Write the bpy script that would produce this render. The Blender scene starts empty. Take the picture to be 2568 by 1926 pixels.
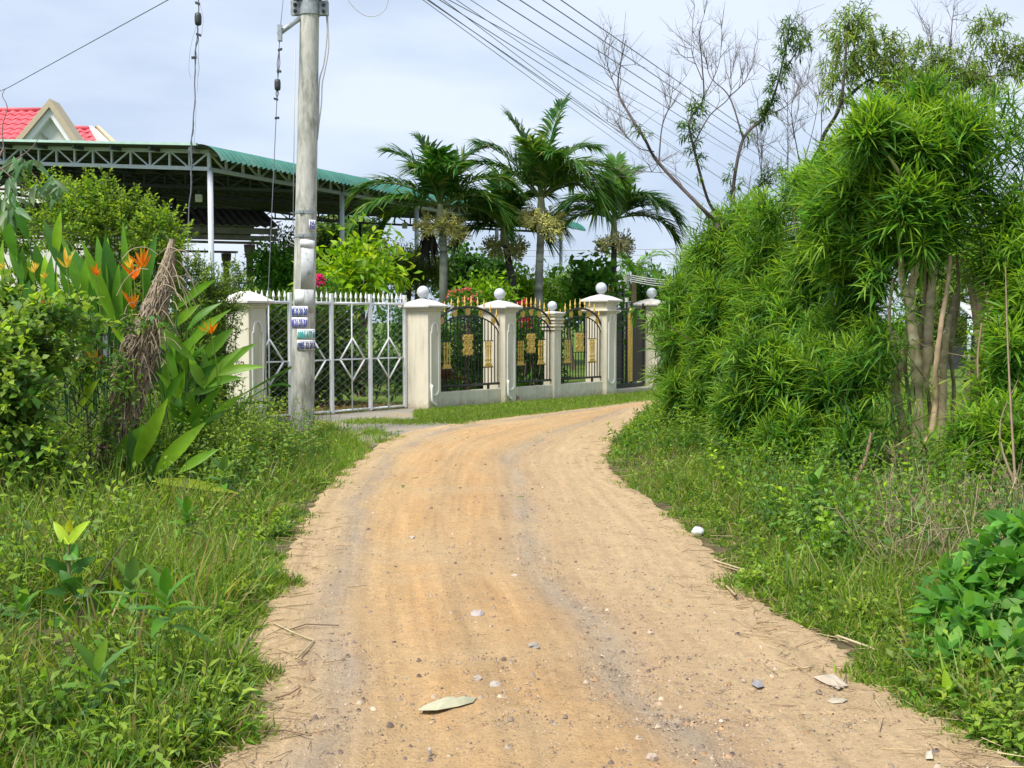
import bpy, math, random
import numpy as np
from mathutils import Vector, Matrix

random.seed(11)
rng = np.random.default_rng(11)
SC = bpy.context.scene
COL = SC.collection

# ------------------------------------------------------------------ camera
F = 3000.0                      # focal length in pixels of the 2568 px wide photograph
PITCH = math.atan(160.0 / F)
CAMP = np.array([0.0, 0.0, 1.5])
cam = bpy.data.cameras.new('camera')
cam.sensor_width = 36.0
cam.lens = 36.0 * F / 2568.0
cam.clip_end = 3000.0
cam.clip_start = 0.05
camo = bpy.data.objects.new('camera', cam)
COL.objects.link(camo)
camo.location = CAMP
camo.rotation_euler = (math.pi / 2 - PITCH, 0, 0)
SC.camera = camo
FW = np.array([0, math.cos(PITCH), -math.sin(PITCH)])
UP = np.array([0, math.sin(PITCH), math.cos(PITCH)])

def ray(px, py):
    return FW + np.array([1.0, 0, 0]) * (px - 1284.0) / F + UP * (963.0 - py) / F

def P(px, py, D):
    d = ray(px, py)
    return CAMP + d * (D / d[1])

def G(px, py, z=0.0):
    d = ray(px, py)
    return CAMP + d * ((z - CAMP[2]) / d[2])

# ------------------------------------------------------------------ world, sun, exposure
SUN_EL, SUN_AZ = math.radians(58), math.radians(-140)   # azimuth from +Y towards +X
world = bpy.data.worlds.new('World')
SC.world = world
world.use_nodes = True
wt = world.node_tree
wt.nodes.clear()
def wn(t): return wt.nodes.new(t)
wo = wn('ShaderNodeOutputWorld'); bg = wn('ShaderNodeBackground')
sky = wn('ShaderNodeTexSky'); sky.sky_type = 'NISHITA'; sky.sun_disc = False
sky.sun_elevation = SUN_EL; sky.sun_rotation = SUN_AZ
sky.air_density = 1.0; sky.dust_density = 1.5; sky.ozone_density = 1.2
tc = wn('ShaderNodeTexCoord'); mp = wn('ShaderNodeMapping')
mp.inputs['Scale'].default_value = (1.6, 1.6, 5.0)
mp.inputs['Location'].default_value = (3.1, 1.7, 0.4)
nz = wn('ShaderNodeTexNoise'); nz.inputs['Scale'].default_value = 2.3
nz.inputs['Detail'].default_value = 5; nz.inputs['Roughness'].default_value = 0.5
cr = wn('ShaderNodeValToRGB')
cr.color_ramp.elements[0].position = 0.36; cr.color_ramp.elements[0].color = (1.85, 2.22, 2.82, 1)
cr.color_ramp.elements[1].position = 0.66; cr.color_ramp.elements[1].color = (2.65, 2.92, 3.4, 1)
mx = wn('ShaderNodeMix'); mx.data_type = 'RGBA'; mx.inputs[0].default_value = 0.94
L = wt.links.new
L(tc.outputs['Generated'], mp.inputs['Vector']); L(mp.outputs[0], nz.inputs['Vector'])
L(nz.outputs['Fac'], cr.inputs[0])
L(sky.outputs[0], mx.inputs[6]); L(cr.outputs[0], mx.inputs[7])
L(mx.outputs[2], bg.inputs['Color']); bg.inputs['Strength'].default_value = 0.1
L(bg.outputs[0], wo.inputs['Surface'])
sun = bpy.data.lights.new('sun', 'SUN'); sun.energy = 1.9; sun.angle = math.radians(18)
sun.color = (1.0, 0.95, 0.86)
suno = bpy.data.objects.new('sun', sun); COL.objects.link(suno)
sd = Vector((math.sin(SUN_AZ) * math.cos(SUN_EL), math.cos(SUN_AZ) * math.cos(SUN_EL), math.sin(SUN_EL)))
suno.rotation_euler = sd.to_track_quat('Z', 'Y').to_euler()
suno.location = sd * 60
SC.view_settings.view_transform = 'Standard'
SC.view_settings.look = 'None'
SC.view_settings.gamma = 1.0
SC.view_settings.use_curve_mapping = False
SC.view_settings.exposure = 1.66
SC.cycles.max_bounces = 8
SC.cycles.diffuse_bounces = 4
SC.cycles.transmission_bounces = 4
SC.cycles.sample_clamp_indirect = 6.0

# ------------------------------------------------------------------ materials
def lin(r, g, b):
    f = lambda c: (c / 255.0) / 12.92 if c <= 10 else ((c / 255.0 + 0.055) / 1.055) ** 2.4
    return np.array([f(r), f(g), f(b)])

def newmat(name):
    m = bpy.data.materials.new(name); m.use_nodes = True
    nt = m.node_tree; nt.nodes.clear()
    out = nt.nodes.new('ShaderNodeOutputMaterial')
    pr = nt.nodes.new('ShaderNodeBsdfPrincipled')
    nt.links.new(pr.outputs[0], out.inputs['Surface'])
    return m, nt, pr, out

def noise(nt, scale, detail=4, rough=0.55, vec=None, coord='Object', sc=(1, 1, 1)):
    n = nt.nodes.new('ShaderNodeTexNoise')
    n.inputs['Scale'].default_value = scale; n.inputs['Detail'].default_value = detail
    n.inputs['Roughness'].default_value = rough
    t = nt.nodes.new('ShaderNodeTexCoord'); mpg = nt.nodes.new('ShaderNodeMapping')
    mpg.inputs['Scale'].default_value = sc
    nt.links.new(t.outputs[coord], mpg.inputs[0]); nt.links.new(mpg.outputs[0], n.inputs['Vector'])
    return n

def ramp(nt, src, stops):
    r = nt.nodes.new('ShaderNodeValToRGB')
    e = r.color_ramp.elements
    while len(e) < len(stops): e.new(0.5)
    for i, (p, c) in enumerate(stops):
        e[i].position = p
        e[i].color = (c[0], c[1], c[2], 1) if not np.isscalar(c) else (c, c, c, 1)
    nt.links.new(src, r.inputs[0])
    return r

def mixc(nt, fac, a, b, mode='MIX'):
    m = nt.nodes.new('ShaderNodeMix'); m.data_type = 'RGBA'; m.blend_type = mode
    for k, v in ((0, fac), (6, a), (7, b)):
        if hasattr(v, 'is_linked') or isinstance(v, bpy.types.NodeSocket): nt.links.new(v, m.inputs[k])
        elif k == 0: m.inputs[0].default_value = v
        else: m.inputs[k].default_value = (v[0], v[1], v[2], 1)
    return m.outputs[2]

def bump(nt, pr, src, strength=0.3, dist=0.02):
    b = nt.nodes.new('ShaderNodeBump'); b.inputs['Strength'].default_value = strength
    b.inputs['Distance'].default_value = dist
    nt.links.new(src, b.inputs['Height']); nt.links.new(b.outputs[0], pr.inputs['Normal'])

def simple(name, col, rough=0.6, metal=0.0, var=0.12, scale=6.0, dirt=None, dscale=2.0, bmp=0.0, spec=0.4, stretch=(1, 1, 1), drange=(0.45, 0.75)):
    m, nt, pr, out = newmat(name)
    n = noise(nt, scale, sc=stretch)
    c = np.array(col)
    r = ramp(nt, n.outputs['Fac'], [(0.3, c * (1 - var)), (0.7, np.minimum(c * (1 + var), 0.95))])
    o = r.outputs[0]
    if dirt is not None:
        d = noise(nt, dscale, 6, 0.65, sc=stretch)
        dr = ramp(nt, d.outputs['Fac'], [(drange[0], 0.0), (drange[1], 1.0)])
        o = mixc(nt, dr.outputs[0], o, dirt)
    nt.links.new(o, pr.inputs['Base Color'])
    pr.inputs['Roughness'].default_value = rough; pr.inputs['Metallic'].default_value = metal
    pr.inputs['Specular IOR Level'].default_value = spec
    if bmp: bump(nt, pr, n.outputs['Fac'], bmp, 0.01)
    return m

def leafmat(name, trans=0.48, rough=0.5, spec=0.3):
    m, nt, pr, out = newmat(name)
    a = nt.nodes.new('ShaderNodeAttribute'); a.attribute_name = 'tint'
    n = noise(nt, 9.0, 3)
    v = ramp(nt, n.outputs['Fac'], [(0.3, 0.82), (0.7, 1.15)])
    c = mixc(nt, 1.0, a.outputs['Color'], v.outputs[0], 'MULTIPLY')
    nt.links.new(c, pr.inputs['Base Color'])
    pr.inputs['Roughness'].default_value = rough
    pr.inputs['Specular IOR Level'].default_value = spec
    if trans > 0:
        tl = nt.nodes.new('ShaderNodeBsdfTranslucent')
        tcol = mixc(nt, 1.0, c, (1.5, 1.5, 0.6), 'MULTIPLY')
        nt.links.new(tcol, tl.inputs['Color'])
        ms = nt.nodes.new('ShaderNodeMixShader'); ms.inputs[0].default_value = trans
        nt.links.new(pr.outputs[0], ms.inputs[1]); nt.links.new(tl.outputs[0], ms.inputs[2])
        nt.links.new(ms.outputs[0], out.inputs['Surface'])
    return m

M_LEAF = leafmat('leaf')
M_GLOSS = leafmat('glossy_leaf', 0.35, 0.42, 0.3)
M_BARK = leafmat('bark_tint', 0.0, 0.85, 0.2)
M_STONE = leafmat('stone_tint', 0.0, 0.9, 0.2)
def cream_mat():
    m, nt, pr, out = newmat('cream_wall_paint')
    n = noise(nt, 3, 4)
    r = ramp(nt, n.outputs['Fac'], [(0.3, (0.60, 0.555, 0.445)), (0.7, (0.66, 0.615, 0.50))])
    st = noise(nt, 5, 6, 0.65, sc=(3.0, 3.0, 0.28))
    sr = ramp(nt, st.outputs['Fac'], [(0.52, 0.0), (0.78, 0.75)])
    c = mixc(nt, sr.outputs[0], r.outputs[0], (0.36, 0.33, 0.25))
    tcn = nt.nodes.new('ShaderNodeTexCoord'); sp_ = nt.nodes.new('ShaderNodeSeparateXYZ'); nt.links.new(tcn.outputs['Object'], sp_.inputs[0])
    sn = noise(nt, 9, 5, 0.7)
    ma = nt.nodes.new('ShaderNodeMath'); ma.operation = 'MULTIPLY_ADD'; ma.inputs[1].default_value = 0.42
    nt.links.new(sn.outputs['Fac'], ma.inputs[0]); nt.links.new(sp_.outputs['Z'], ma.inputs[2])
    mr = ramp(nt, ma.outputs[0], [(0.16, 0.85), (0.36, 0.0)])
    c = mixc(nt, mr.outputs[0], c, (0.33, 0.27, 0.18))
    nt.links.new(c, pr.inputs['Base Color']); pr.inputs['Roughness'].default_value = 0.8
    pr.inputs['Specular IOR Level'].default_value = 0.2
    bump(nt, pr, sn.outputs['Fac'], 0.15, 0.01)
    return m
M_CREAM = cream_mat()
M_WHITE = simple('white_paint', (0.78, 0.78, 0.76), 0.55, var=0.06, scale=5, dirt=(0.5, 0.48, 0.44), dscale=5, drange=(0.55, 0.85))
M_CAP = simple('cap_plaster', (0.58, 0.55, 0.52), 0.7, var=0.06, scale=6, dirt=(0.33, 0.30, 0.27), dscale=4, drange=(0.55, 0.8))
M_BALL = simple('ball_paint', (0.52, 0.55, 0.61), 0.5, var=0.04, scale=6)
M_WMETAL = simple('white_metal', (0.78, 0.79, 0.81), 0.5, var=0.08, scale=10, dirt=(0.45, 0.34, 0.26), dscale=9, drange=(0.62, 0.8))
M_BLACK = simple('black_iron', (0.018, 0.019, 0.022), 0.4, var=0.2, spec=0.5)
M_GOLD = simple('gold_paint', (0.66, 0.44, 0.10), 0.42, var=0.15, scale=30, spec=0.5)
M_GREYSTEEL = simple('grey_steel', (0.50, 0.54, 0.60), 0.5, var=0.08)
M_SHADEDSTEEL = simple('shaded_steel', (0.09, 0.10, 0.12), 0.6, var=0.15)  # the canopy's grey steel again, shade under the roof put into its colour
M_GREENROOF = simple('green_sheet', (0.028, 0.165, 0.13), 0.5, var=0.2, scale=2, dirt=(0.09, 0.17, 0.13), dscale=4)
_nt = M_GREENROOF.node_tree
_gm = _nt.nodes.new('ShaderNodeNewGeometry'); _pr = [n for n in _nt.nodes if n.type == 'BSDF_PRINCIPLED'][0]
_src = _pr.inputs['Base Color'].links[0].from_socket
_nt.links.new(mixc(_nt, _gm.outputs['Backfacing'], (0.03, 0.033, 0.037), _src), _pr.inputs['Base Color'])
M_CONC = simple('pole_concrete', (0.50, 0.495, 0.45), 0.85, var=0.18, scale=11, dirt=(0.12, 0.12, 0.085), dscale=4.2, bmp=0.35, stretch=(2.4, 2.4, 0.6), drange=(0.47, 0.74))
M_GALV = simple('galvanised', (0.34, 0.37, 0.38), 0.45, 0.4, var=0.2, scale=25)
M_DARKM = simple('dark_metal', (0.05, 0.055, 0.06), 0.5, 0.2, var=0.2)
M_CABLE = simple('cable_grey', (0.15, 0.16, 0.19), 0.5, var=0.1)
M_CABLEL = simple('cable_light', (0.45, 0.45, 0.47), 0.5, var=0.1)
M_PAPER = simple('paper', (0.78, 0.79, 0.82), 0.8, var=0.06, scale=20, dirt=(0.42, 0.44, 0.46), dscale=18, drange=(0.5, 0.8))
M_PAPERG = simple('grey_paper', (0.5, 0.52, 0.53), 0.8, var=0.1, scale=20, dirt=(0.2, 0.22, 0.22), dscale=14, drange=(0.55, 0.75))
M_PAPERL = simple('lilac_paper', (0.68, 0.67, 0.82), 0.8, var=0.05)
M_BLUE = simple('blue_ink', (0.02, 0.05, 0.36), 0.6, var=0.05)
M_NAVY = simple('navy_ink', (0.012, 0.02, 0.16), 0.6, var=0.05)
M_VIOLET = simple('violet_ink', (0.05, 0.05, 0.40), 0.6, var=0.05)
M_TEAL = simple('teal_ink', (0.01, 0.42, 0.40), 0.6, var=0.05)
M_TILE = simple('pink_tile', (0.60, 0.105, 0.13), 0.6, var=0.12, scale=3)
M_TAN = simple('tan_fascia', (0.46, 0.38, 0.26), 0.7, var=0.05)
M_GABLE = simple('gable_plaster', (0.70, 0.70, 0.64), 0.8, var=0.04, scale=2)
M_RELIEF = simple('relief_plaster', (0.42, 0.40, 0.33), 0.8, var=0.08)
M_BROWNROOF = simple('weathered_cement_sheet', (0.20, 0.185, 0.165), 0.8, var=0.2, scale=4, dirt=(0.10, 0.09, 0.08), dscale=5)
M_COLUMN = simple('brown_column', (0.13, 0.10, 0.08), 0.6, var=0.15)
M_PLASTIC = simple('white_plastic', (0.55, 0.55, 0.54), 0.4, var=0.05)
M_BLACKPL = simple('black_plastic', (0.02, 0.022, 0.03), 0.35, var=0.2)
M_CLAY = simple('broken_brick', (0.25, 0.16, 0.12), 0.9, var=0.2, scale=14, bmp=0.4)
M_SHEETROOF = simple('zinc_sheet', (0.55, 0.57, 0.6), 0.5, var=0.12)

def road_mat():
    m, nt, pr, out = newmat('dirt_road')
    uv = nt.nodes.new('ShaderNodeUVMap'); uv.uv_map = 'UVMap'
    sep = nt.nodes.new('ShaderNodeSeparateXYZ'); nt.links.new(uv.outputs[0], sep.inputs[0])
    def n_uv(scx, scy, scale, det=4):
        mpg = nt.nodes.new('ShaderNodeMapping'); mpg.inputs['Scale'].default_value = (scx, scy, 1)
        n = nt.nodes.new('ShaderNodeTexNoise'); n.inputs['Scale'].default_value = scale
        n.inputs['Detail'].default_value = det; n.inputs['Roughness'].default_value = 0.6
        nt.links.new(uv.outputs[0], mpg.inputs[0]); nt.links.new(mpg.outputs[0], n.inputs['Vector'])
        return n
    wob = n_uv(1, 0.35, 1.4, 3)
    # across coordinate with a wobble
    ad = nt.nodes.new('ShaderNodeMath'); ad.operation = 'MULTIPLY_ADD'
    nt.links.new(wob.outputs['Fac'], ad.inputs[0]); ad.inputs[1].default_value = 0.22
    nt.links.new(sep.outputs['X'], ad.inputs[2])
    sb = nt.nodes.new('ShaderNodeMath'); sb.operation = 'SUBTRACT'; sb.inputs[1].default_value = 0.11
    nt.links.new(ad.outputs[0], sb.inputs[0])
    tan = (0.50, 0.362, 0.212); org = (0.52, 0.325, 0.155); grey = (0.37, 0.295, 0.215); org2 = (0.52, 0.342, 0.172)
    bands = ramp(nt, sb.outputs[0], [(0.0, tan), (0.08, tan), (0.14, (0.36, 0.285, 0.21)), (0.20, org2), (0.31, org),
                                     (0.38, (0.455, 0.305, 0.16)), (0.46, org), (0.53, (0.455, 0.30, 0.16)), (0.60, grey), (0.66, (0.44, 0.305, 0.18)), (0.78, tan), (1.0, tan)])
    strk = n_uv(34, 0.6, 1.0, 5)
    sr = ramp(nt, strk.outputs['Fac'], [(0.3, 0.80), (0.7, 1.16)])
    c = mixc(nt, 1.0, bands.outputs[0], sr.outputs[0], 'MULTIPLY')
    pat = noise(nt, 0.9, 5, 0.6)
    pr1 = ramp(nt, pat.outputs['Fac'], [(0.42, 0.0), (0.68, 0.75)])
    c = mixc(nt, pr1.outputs[0], c, (0.49, 0.352, 0.20))
    fine = noise(nt, 70, 6, 0.75)
    fr = ramp(nt, fine.outputs['Fac'], [(0.33, 0.60), (0.45, 0.98), (0.7, 1.17)])
    c = mixc(nt, 0.9, c, fr.outputs[0], 'MULTIPLY')
    med = noise(nt, 16, 5, 0.7)
    mr = ramp(nt, med.outputs['Fac'], [(0.3, 0.84), (0.7, 1.12)])
    c = mixc(nt, 0.8, c, mr.outputs[0], 'MULTIPLY')
    vor = nt.nodes.new('ShaderNodeTexVoronoi'); vor.inputs['Scale'].default_value = 38
    t = nt.nodes.new('ShaderNodeTexCoord'); nt.links.new(t.outputs['Object'], vor.inputs['Vector'])
    vr = ramp(nt, vor.outputs['Distance'], [(0.0, 1.0), (0.13, 1.0), (0.2, 0.0)])
    sel = noise(nt, 7, 3); sl = ramp(nt, sel.outputs['Fac'], [(0.5, 0.0), (0.62, 0.7)])
    mm = nt.nodes.new('ShaderNodeMath'); mm.operation = 'MULTIPLY'
    nt.links.new(vr.outputs[0], mm.inputs[0]); nt.links.new(sl.outputs[0], mm.inputs[1])
    c = mixc(nt, mm.outputs[0], c, (0.17, 0.135, 0.11))
    nt.links.new(c, pr.inputs['Base Color']); pr.inputs['Roughness'].default_value = 0.95
    pr.inputs['Specular IOR Level'].default_value = 0.15
    h = nt.nodes.new('ShaderNodeMath'); h.operation = 'ADD'
    nt.links.new(fine.outputs['Fac'], h.inputs[0]); nt.links.new(med.outputs['Fac'], h.inputs[1])
    bump(nt, pr, h.outputs[0], 0.8, 0.025)
    return m

def ground_mat():
    m, nt, pr, out = newmat('soil_and_turf')
    n = noise(nt, 0.5, 5, 0.6); n2 = noise(nt, 14, 6, 0.7)
    r = ramp(nt, n.outputs['Fac'], [(0.35, (0.075, 0.12, 0.022)), (0.55, (0.11, 0.17, 0.03)), (0.72, (0.15, 0.15, 0.05))])
    r2 = ramp(nt, n2.outputs['Fac'], [(0.3, 0.6), (0.7, 1.3)])
    c = mixc(nt, 1.0, r.outputs[0], r2.outputs[0], 'MULTIPLY')
    nt.links.new(c, pr.inputs['Base Color']); pr.inputs['Roughness'].default_value = 1.0
    pr.inputs['Specular IOR Level'].default_value = 0.1
    bump(nt, pr, n2.outputs['Fac'], 0.6, 0.03)
    return m

def drive_mat():
    m, nt, pr, out = newmat('worn_concrete_gravel')
    n = noise(nt, 1.3, 5, 0.65); n2 = noise(nt, 40, 6, 0.7)
    r = ramp(nt, n.outputs['Fac'], [(0.35, (0.22, 0.21, 0.18)), (0.5, (0.27, 0.245, 0.20)), (0.66, (0.31, 0.24, 0.155))])
    r2 = ramp(nt, n2.outputs['Fac'], [(0.3, 0.72), (0.7, 1.2)])
    c = mixc(nt, 1.0, r.outputs[0], r2.outputs[0], 'MULTIPLY')
    nt.links.new(c, pr.inputs['Base Color']); pr.inputs['Roughness'].default_value = 0.95
    bump(nt, pr, n2.outputs['Fac'], 0.5, 0.02)
    return m

M_ROAD = road_mat(); M_GROUND = ground_mat(); M_DRIVE = drive_mat()

# ------------------------------------------------------------------ builders
LOC = {}
def thing(name, label, cat, loc, group=None):
    o = bpy.data.objects.new(name, None)
    COL.objects.link(o)
    o.empty_display_size = 0.1
    o.location = tuple(float(c) for c in loc)
    LOC[o.name] = tuple(float(c) for c in loc)
    o['label'] = label; o['category'] = cat
    if group: o['group'] = group
    return o

def tag(o, label, cat, group=None):
    o['label'] = label; o['category'] = cat
    if group: o['group'] = group
    return o

def kind(o, k):
    o['kind'] = k
    return o

def put(o, parent=None):
    COL.objects.link(o)
    if parent is not None:
        o.parent = parent
        # parents are never rotated: a world-space child needs only the parent's offset undone
        p = parent; off = Vector((0, 0, 0))
        if parent.name in LOC: off = Vector(LOC[parent.name])
        o.matrix_parent_inverse = Matrix.Translation(-off)
        LOC[o.name] = (0.0, 0.0, 0.0)
    return o

def nrm(a):
    a = np.asarray(a, float)
    return a / np.maximum(np.linalg.norm(a, axis=-1, keepdims=True), 1e-9)

PROF = {
    'leaf': lambda t: np.sin(np.pi * np.clip(t, 0, 1) ** 0.85) * 0.97 + 0.03,
    'lance': lambda t: np.clip(np.sin(np.pi * t ** 0.7), 0, 1) ** 0.8 * 0.96 + 0.04,
    'grass': lambda t: (1 - t ** 1.6) * 0.96 + 0.04,
    'ovate': lambda t: np.clip(np.sin(np.pi * t ** 0.62), 0, 1) ** 0.75 * 0.97 + 0.03,
    'round': lambda t: np.sqrt(np.clip(1 - (2 * t - 1) ** 2, 0, 1)) * 0.94 + 0.06,
    'blade': lambda t: np.clip(1.25 - 0.0 * t, 0, 1) * np.minimum(1, (1 - t) * 2.2 + 0.03) * np.minimum(1, 0.5 + 2 * t),
    'flat': lambda t: 1.0 + 0 * t,
}

class NB:
    """numpy quad-mesh collector with one colour per vertex"""
    def __init__(s): s.V = []; s.Q = []; s.C = []; s.n = 0
    def add(s, V, Q, col):
        V = np.asarray(V, np.float32).reshape(-1, 3); Q = np.asarray(Q, np.int64).reshape(-1, 4)
        c = np.asarray(col, np.float32)
        if c.ndim == 1: c = np.broadcast_to(c, (len(V), 3))
        s.V.append(V); s.Q.append(Q + s.n); s.C.append(c); s.n += len(V)
    def strips(s, Pn, D, Ln, W, col, droop=0.2, segs=3, prof='leaf', fold=0.0, twist=0.4, up=None, curl=0.0):
        Pn = np.asarray(Pn, float).reshape(-1, 3); N = len(Pn)
        if N == 0: return
        D = nrm(np.broadcast_to(np.asarray(D, float), (N, 3)))
        Ln = np.broadcast_to(np.asarray(Ln, float), (N,)); W = np.broadcast_to(np.asarray(W, float), (N,))
        droop = np.broadcast_to(np.asarray(droop, float), (N,))
        u = np.array([0, 0, 1.0]) if up is None else np.asarray(up, float)
        u = np.broadcast_to(u, (N, 3)) + twist * rng.normal(size=(N, 3))
        S = nrm(np.cross(D, u)); Nn = np.cross(S, D)
        t = np.linspace(0, 1, segs + 1)
        c = Pn[:, None, :] + D[:, None, :] * (Ln[:, None] * t)[..., None]
        c[..., 2] -= (droop * Ln)[:, None] * t ** 2
        if curl: c += Nn[:, None, :] * ((curl * Ln)[:, None] * np.sin(np.pi * t))[..., None]
        w = W[:, None] * PROF[prof](t)[None, :]
        a = S[:, None, :] * w[..., None] * 0.5
        if fold:
            lift = Nn[:, None, :] * (w * fold * 0.5)[..., None]
            V = np.stack([c - a + lift, c, c + a + lift], 2); k = 3
        else:
            V = np.stack([c - a, c + a], 2); k = 2
        base = np.arange(N)[:, None, None] * ((segs + 1) * k)
        si = np.arange(segs)[None, :, None] * k; ki = np.arange(k - 1)[None, None, :]
        i0 = base + si + ki
        Q = np.stack([i0, i0 + 1, i0 + 1 + k, i0 + k], -1).reshape(-1, 4)
        cc = np.asarray(col, float)
        if cc.ndim == 1: cc = np.broadcast_to(cc, (N, 3))
        C = np.repeat(cc, (segs + 1) * k, 0)
        s.add(V.reshape(-1, 3), Q, C)
    def tube(s, pts, rad, sides=6, col=(0.2, 0.15, 0.1), cap=False):
        pts = np.asarray(pts, float); n = len(pts)
        rad = np.broadcast_to(np.asarray(rad, float), (n,))
        T = np.gradient(pts, axis=0); T = nrm(T)
        ref = np.array([0, 0, 1.0]) if abs(nrm(pts[-1] - pts[0])[2]) < 0.9 else np.array([1.0, 0, 0])
        A = nrm(np.cross(T, ref)); B = np.cross(T, A)
        th = np.arange(sides) * 2 * np.pi / sides
        V = pts[:, None, :] + rad[:, None, None] * (A[:, None, :] * np.cos(th)[None, :, None] + B[:, None, :] * np.sin(th)[None, :, None])
        i = np.arange(n - 1)[:, None] * sides; j = np.arange(sides)[None, :]; j2 = (j + 1) % sides
        Q = np.stack([i + j, i + j2, i + sides + j2, i + sides + j], -1).reshape(-1, 4)
        s.add(V.reshape(-1, 3), Q, col)
    def segs_(s, A, B, r, col, sides=3):
        """many straight thin rods A->B"""
        A = np.asarray(A, float); B = np.asarray(B, float); N = len(A)
        T = nrm(B - A); ref = np.where(np.abs(T[:, 2:3]) < 0.9, np.array([[0, 0, 1.0]]), np.array([[1.0, 0, 0]]))
        U = nrm(np.cross(T, ref)); W = np.cross(T, U)
        th = np.arange(sides) * 2 * np.pi / sides
        ring = r * (U[:, None, :] * np.cos(th)[None, :, None] + W[:, None, :] * np.sin(th)[None, :, None])
        V = np.stack([A[:, None, :] + ring, B[:, None, :] + ring], 1)
        base = np.arange(N)[:, None] * 2 * sides; j = np.arange(sides)[None, :]; j2 = (j + 1) % sides
        Q = np.stack([base + j, base + j2, base + sides + j2, base + sides + j], -1).reshape(-1, 4)
        cc = np.asarray(col, float)
        if cc.ndim == 2: cc = np.repeat(cc, 2 * sides, 0)
        s.add(V.reshape(-1, 3), Q, cc)
    def pebbles(s, C, R, col, flat=0.6):
        C = np.asarray(C, float); N = len(C)
        th = np.arange(5) * 2 * np.pi / 5
        ring = np.stack([np.cos(th), np.sin(th), 0 * th], -1)
        j = 1 + 0.35 * rng.normal(size=(N, 5))[..., None] * 0.6
        low = C[:, None, :] + ring[None] * (R[:, None, None] * j)
        top = C[:, None, :] + ring[None] * (R[:, None, None] * j * 0.55) + np.array([0, 0, 1.0]) * (R * flat)[:, None, None] * (1 + 0.3 * rng.normal(size=(N, 5, 1)) * 0.5)
        V = np.concatenate([low, top], 1)
        b = np.arange(N)[:, None] * 10; k = np.arange(5)[None, :]; k2 = (k + 1) % 5
        Q1 = np.stack([b + k, b + k2, b + 5 + k2, b + 5 + k], -1).reshape(-1, 4)
        b1 = np.arange(N) * 10
        Q2 = np.stack([b1 + 5, b1 + 6, b1 + 7, b1 + 8], -1)
        Q3 = np.stack([b1 + 5, b1 + 8, b1 + 9, b1 + 9], -1)
        Q = np.concatenate([Q1, Q2])
        s.add(V.reshape(-1, 3), Q, np.repeat(np.asarray(col, float), 10, 0))
    def mesh(s, name, mat, smooth=True):
        V = np.concatenate(s.V); Q = np.concatenate(s.Q); C = np.concatenate(s.C)
        me = bpy.data.meshes.new(name)
        me.vertices.add(len(V)); me.vertices.foreach_set('co', V.astype(np.float32).ravel())
        me.loops.add(len(Q) * 4); me.loops.foreach_set('vertex_index', Q.astype(np.int32).ravel())
        me.polygons.add(len(Q)); me.polygons.foreach_set('loop_start', np.arange(len(Q), dtype=np.int32) * 4)
        me.update(calc_edges=True)
        at = me.color_attributes.new('tint', 'FLOAT_COLOR', 'POINT')
        at.data.foreach_set('color', np.concatenate([C, np.ones((len(C), 1))], 1).astype(np.float32).ravel())
        if smooth: me.polygons.foreach_set('use_smooth', np.ones(len(Q), bool))
        me.materials.append(mat)
        return me
    def build(s, name, mat, parent=None, k=None, smooth=True):
        o = bpy.data.objects.new(name, s.mesh(name, mat, smooth))
        put(o, parent)
        if k: o['kind'] = k
        return o

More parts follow.
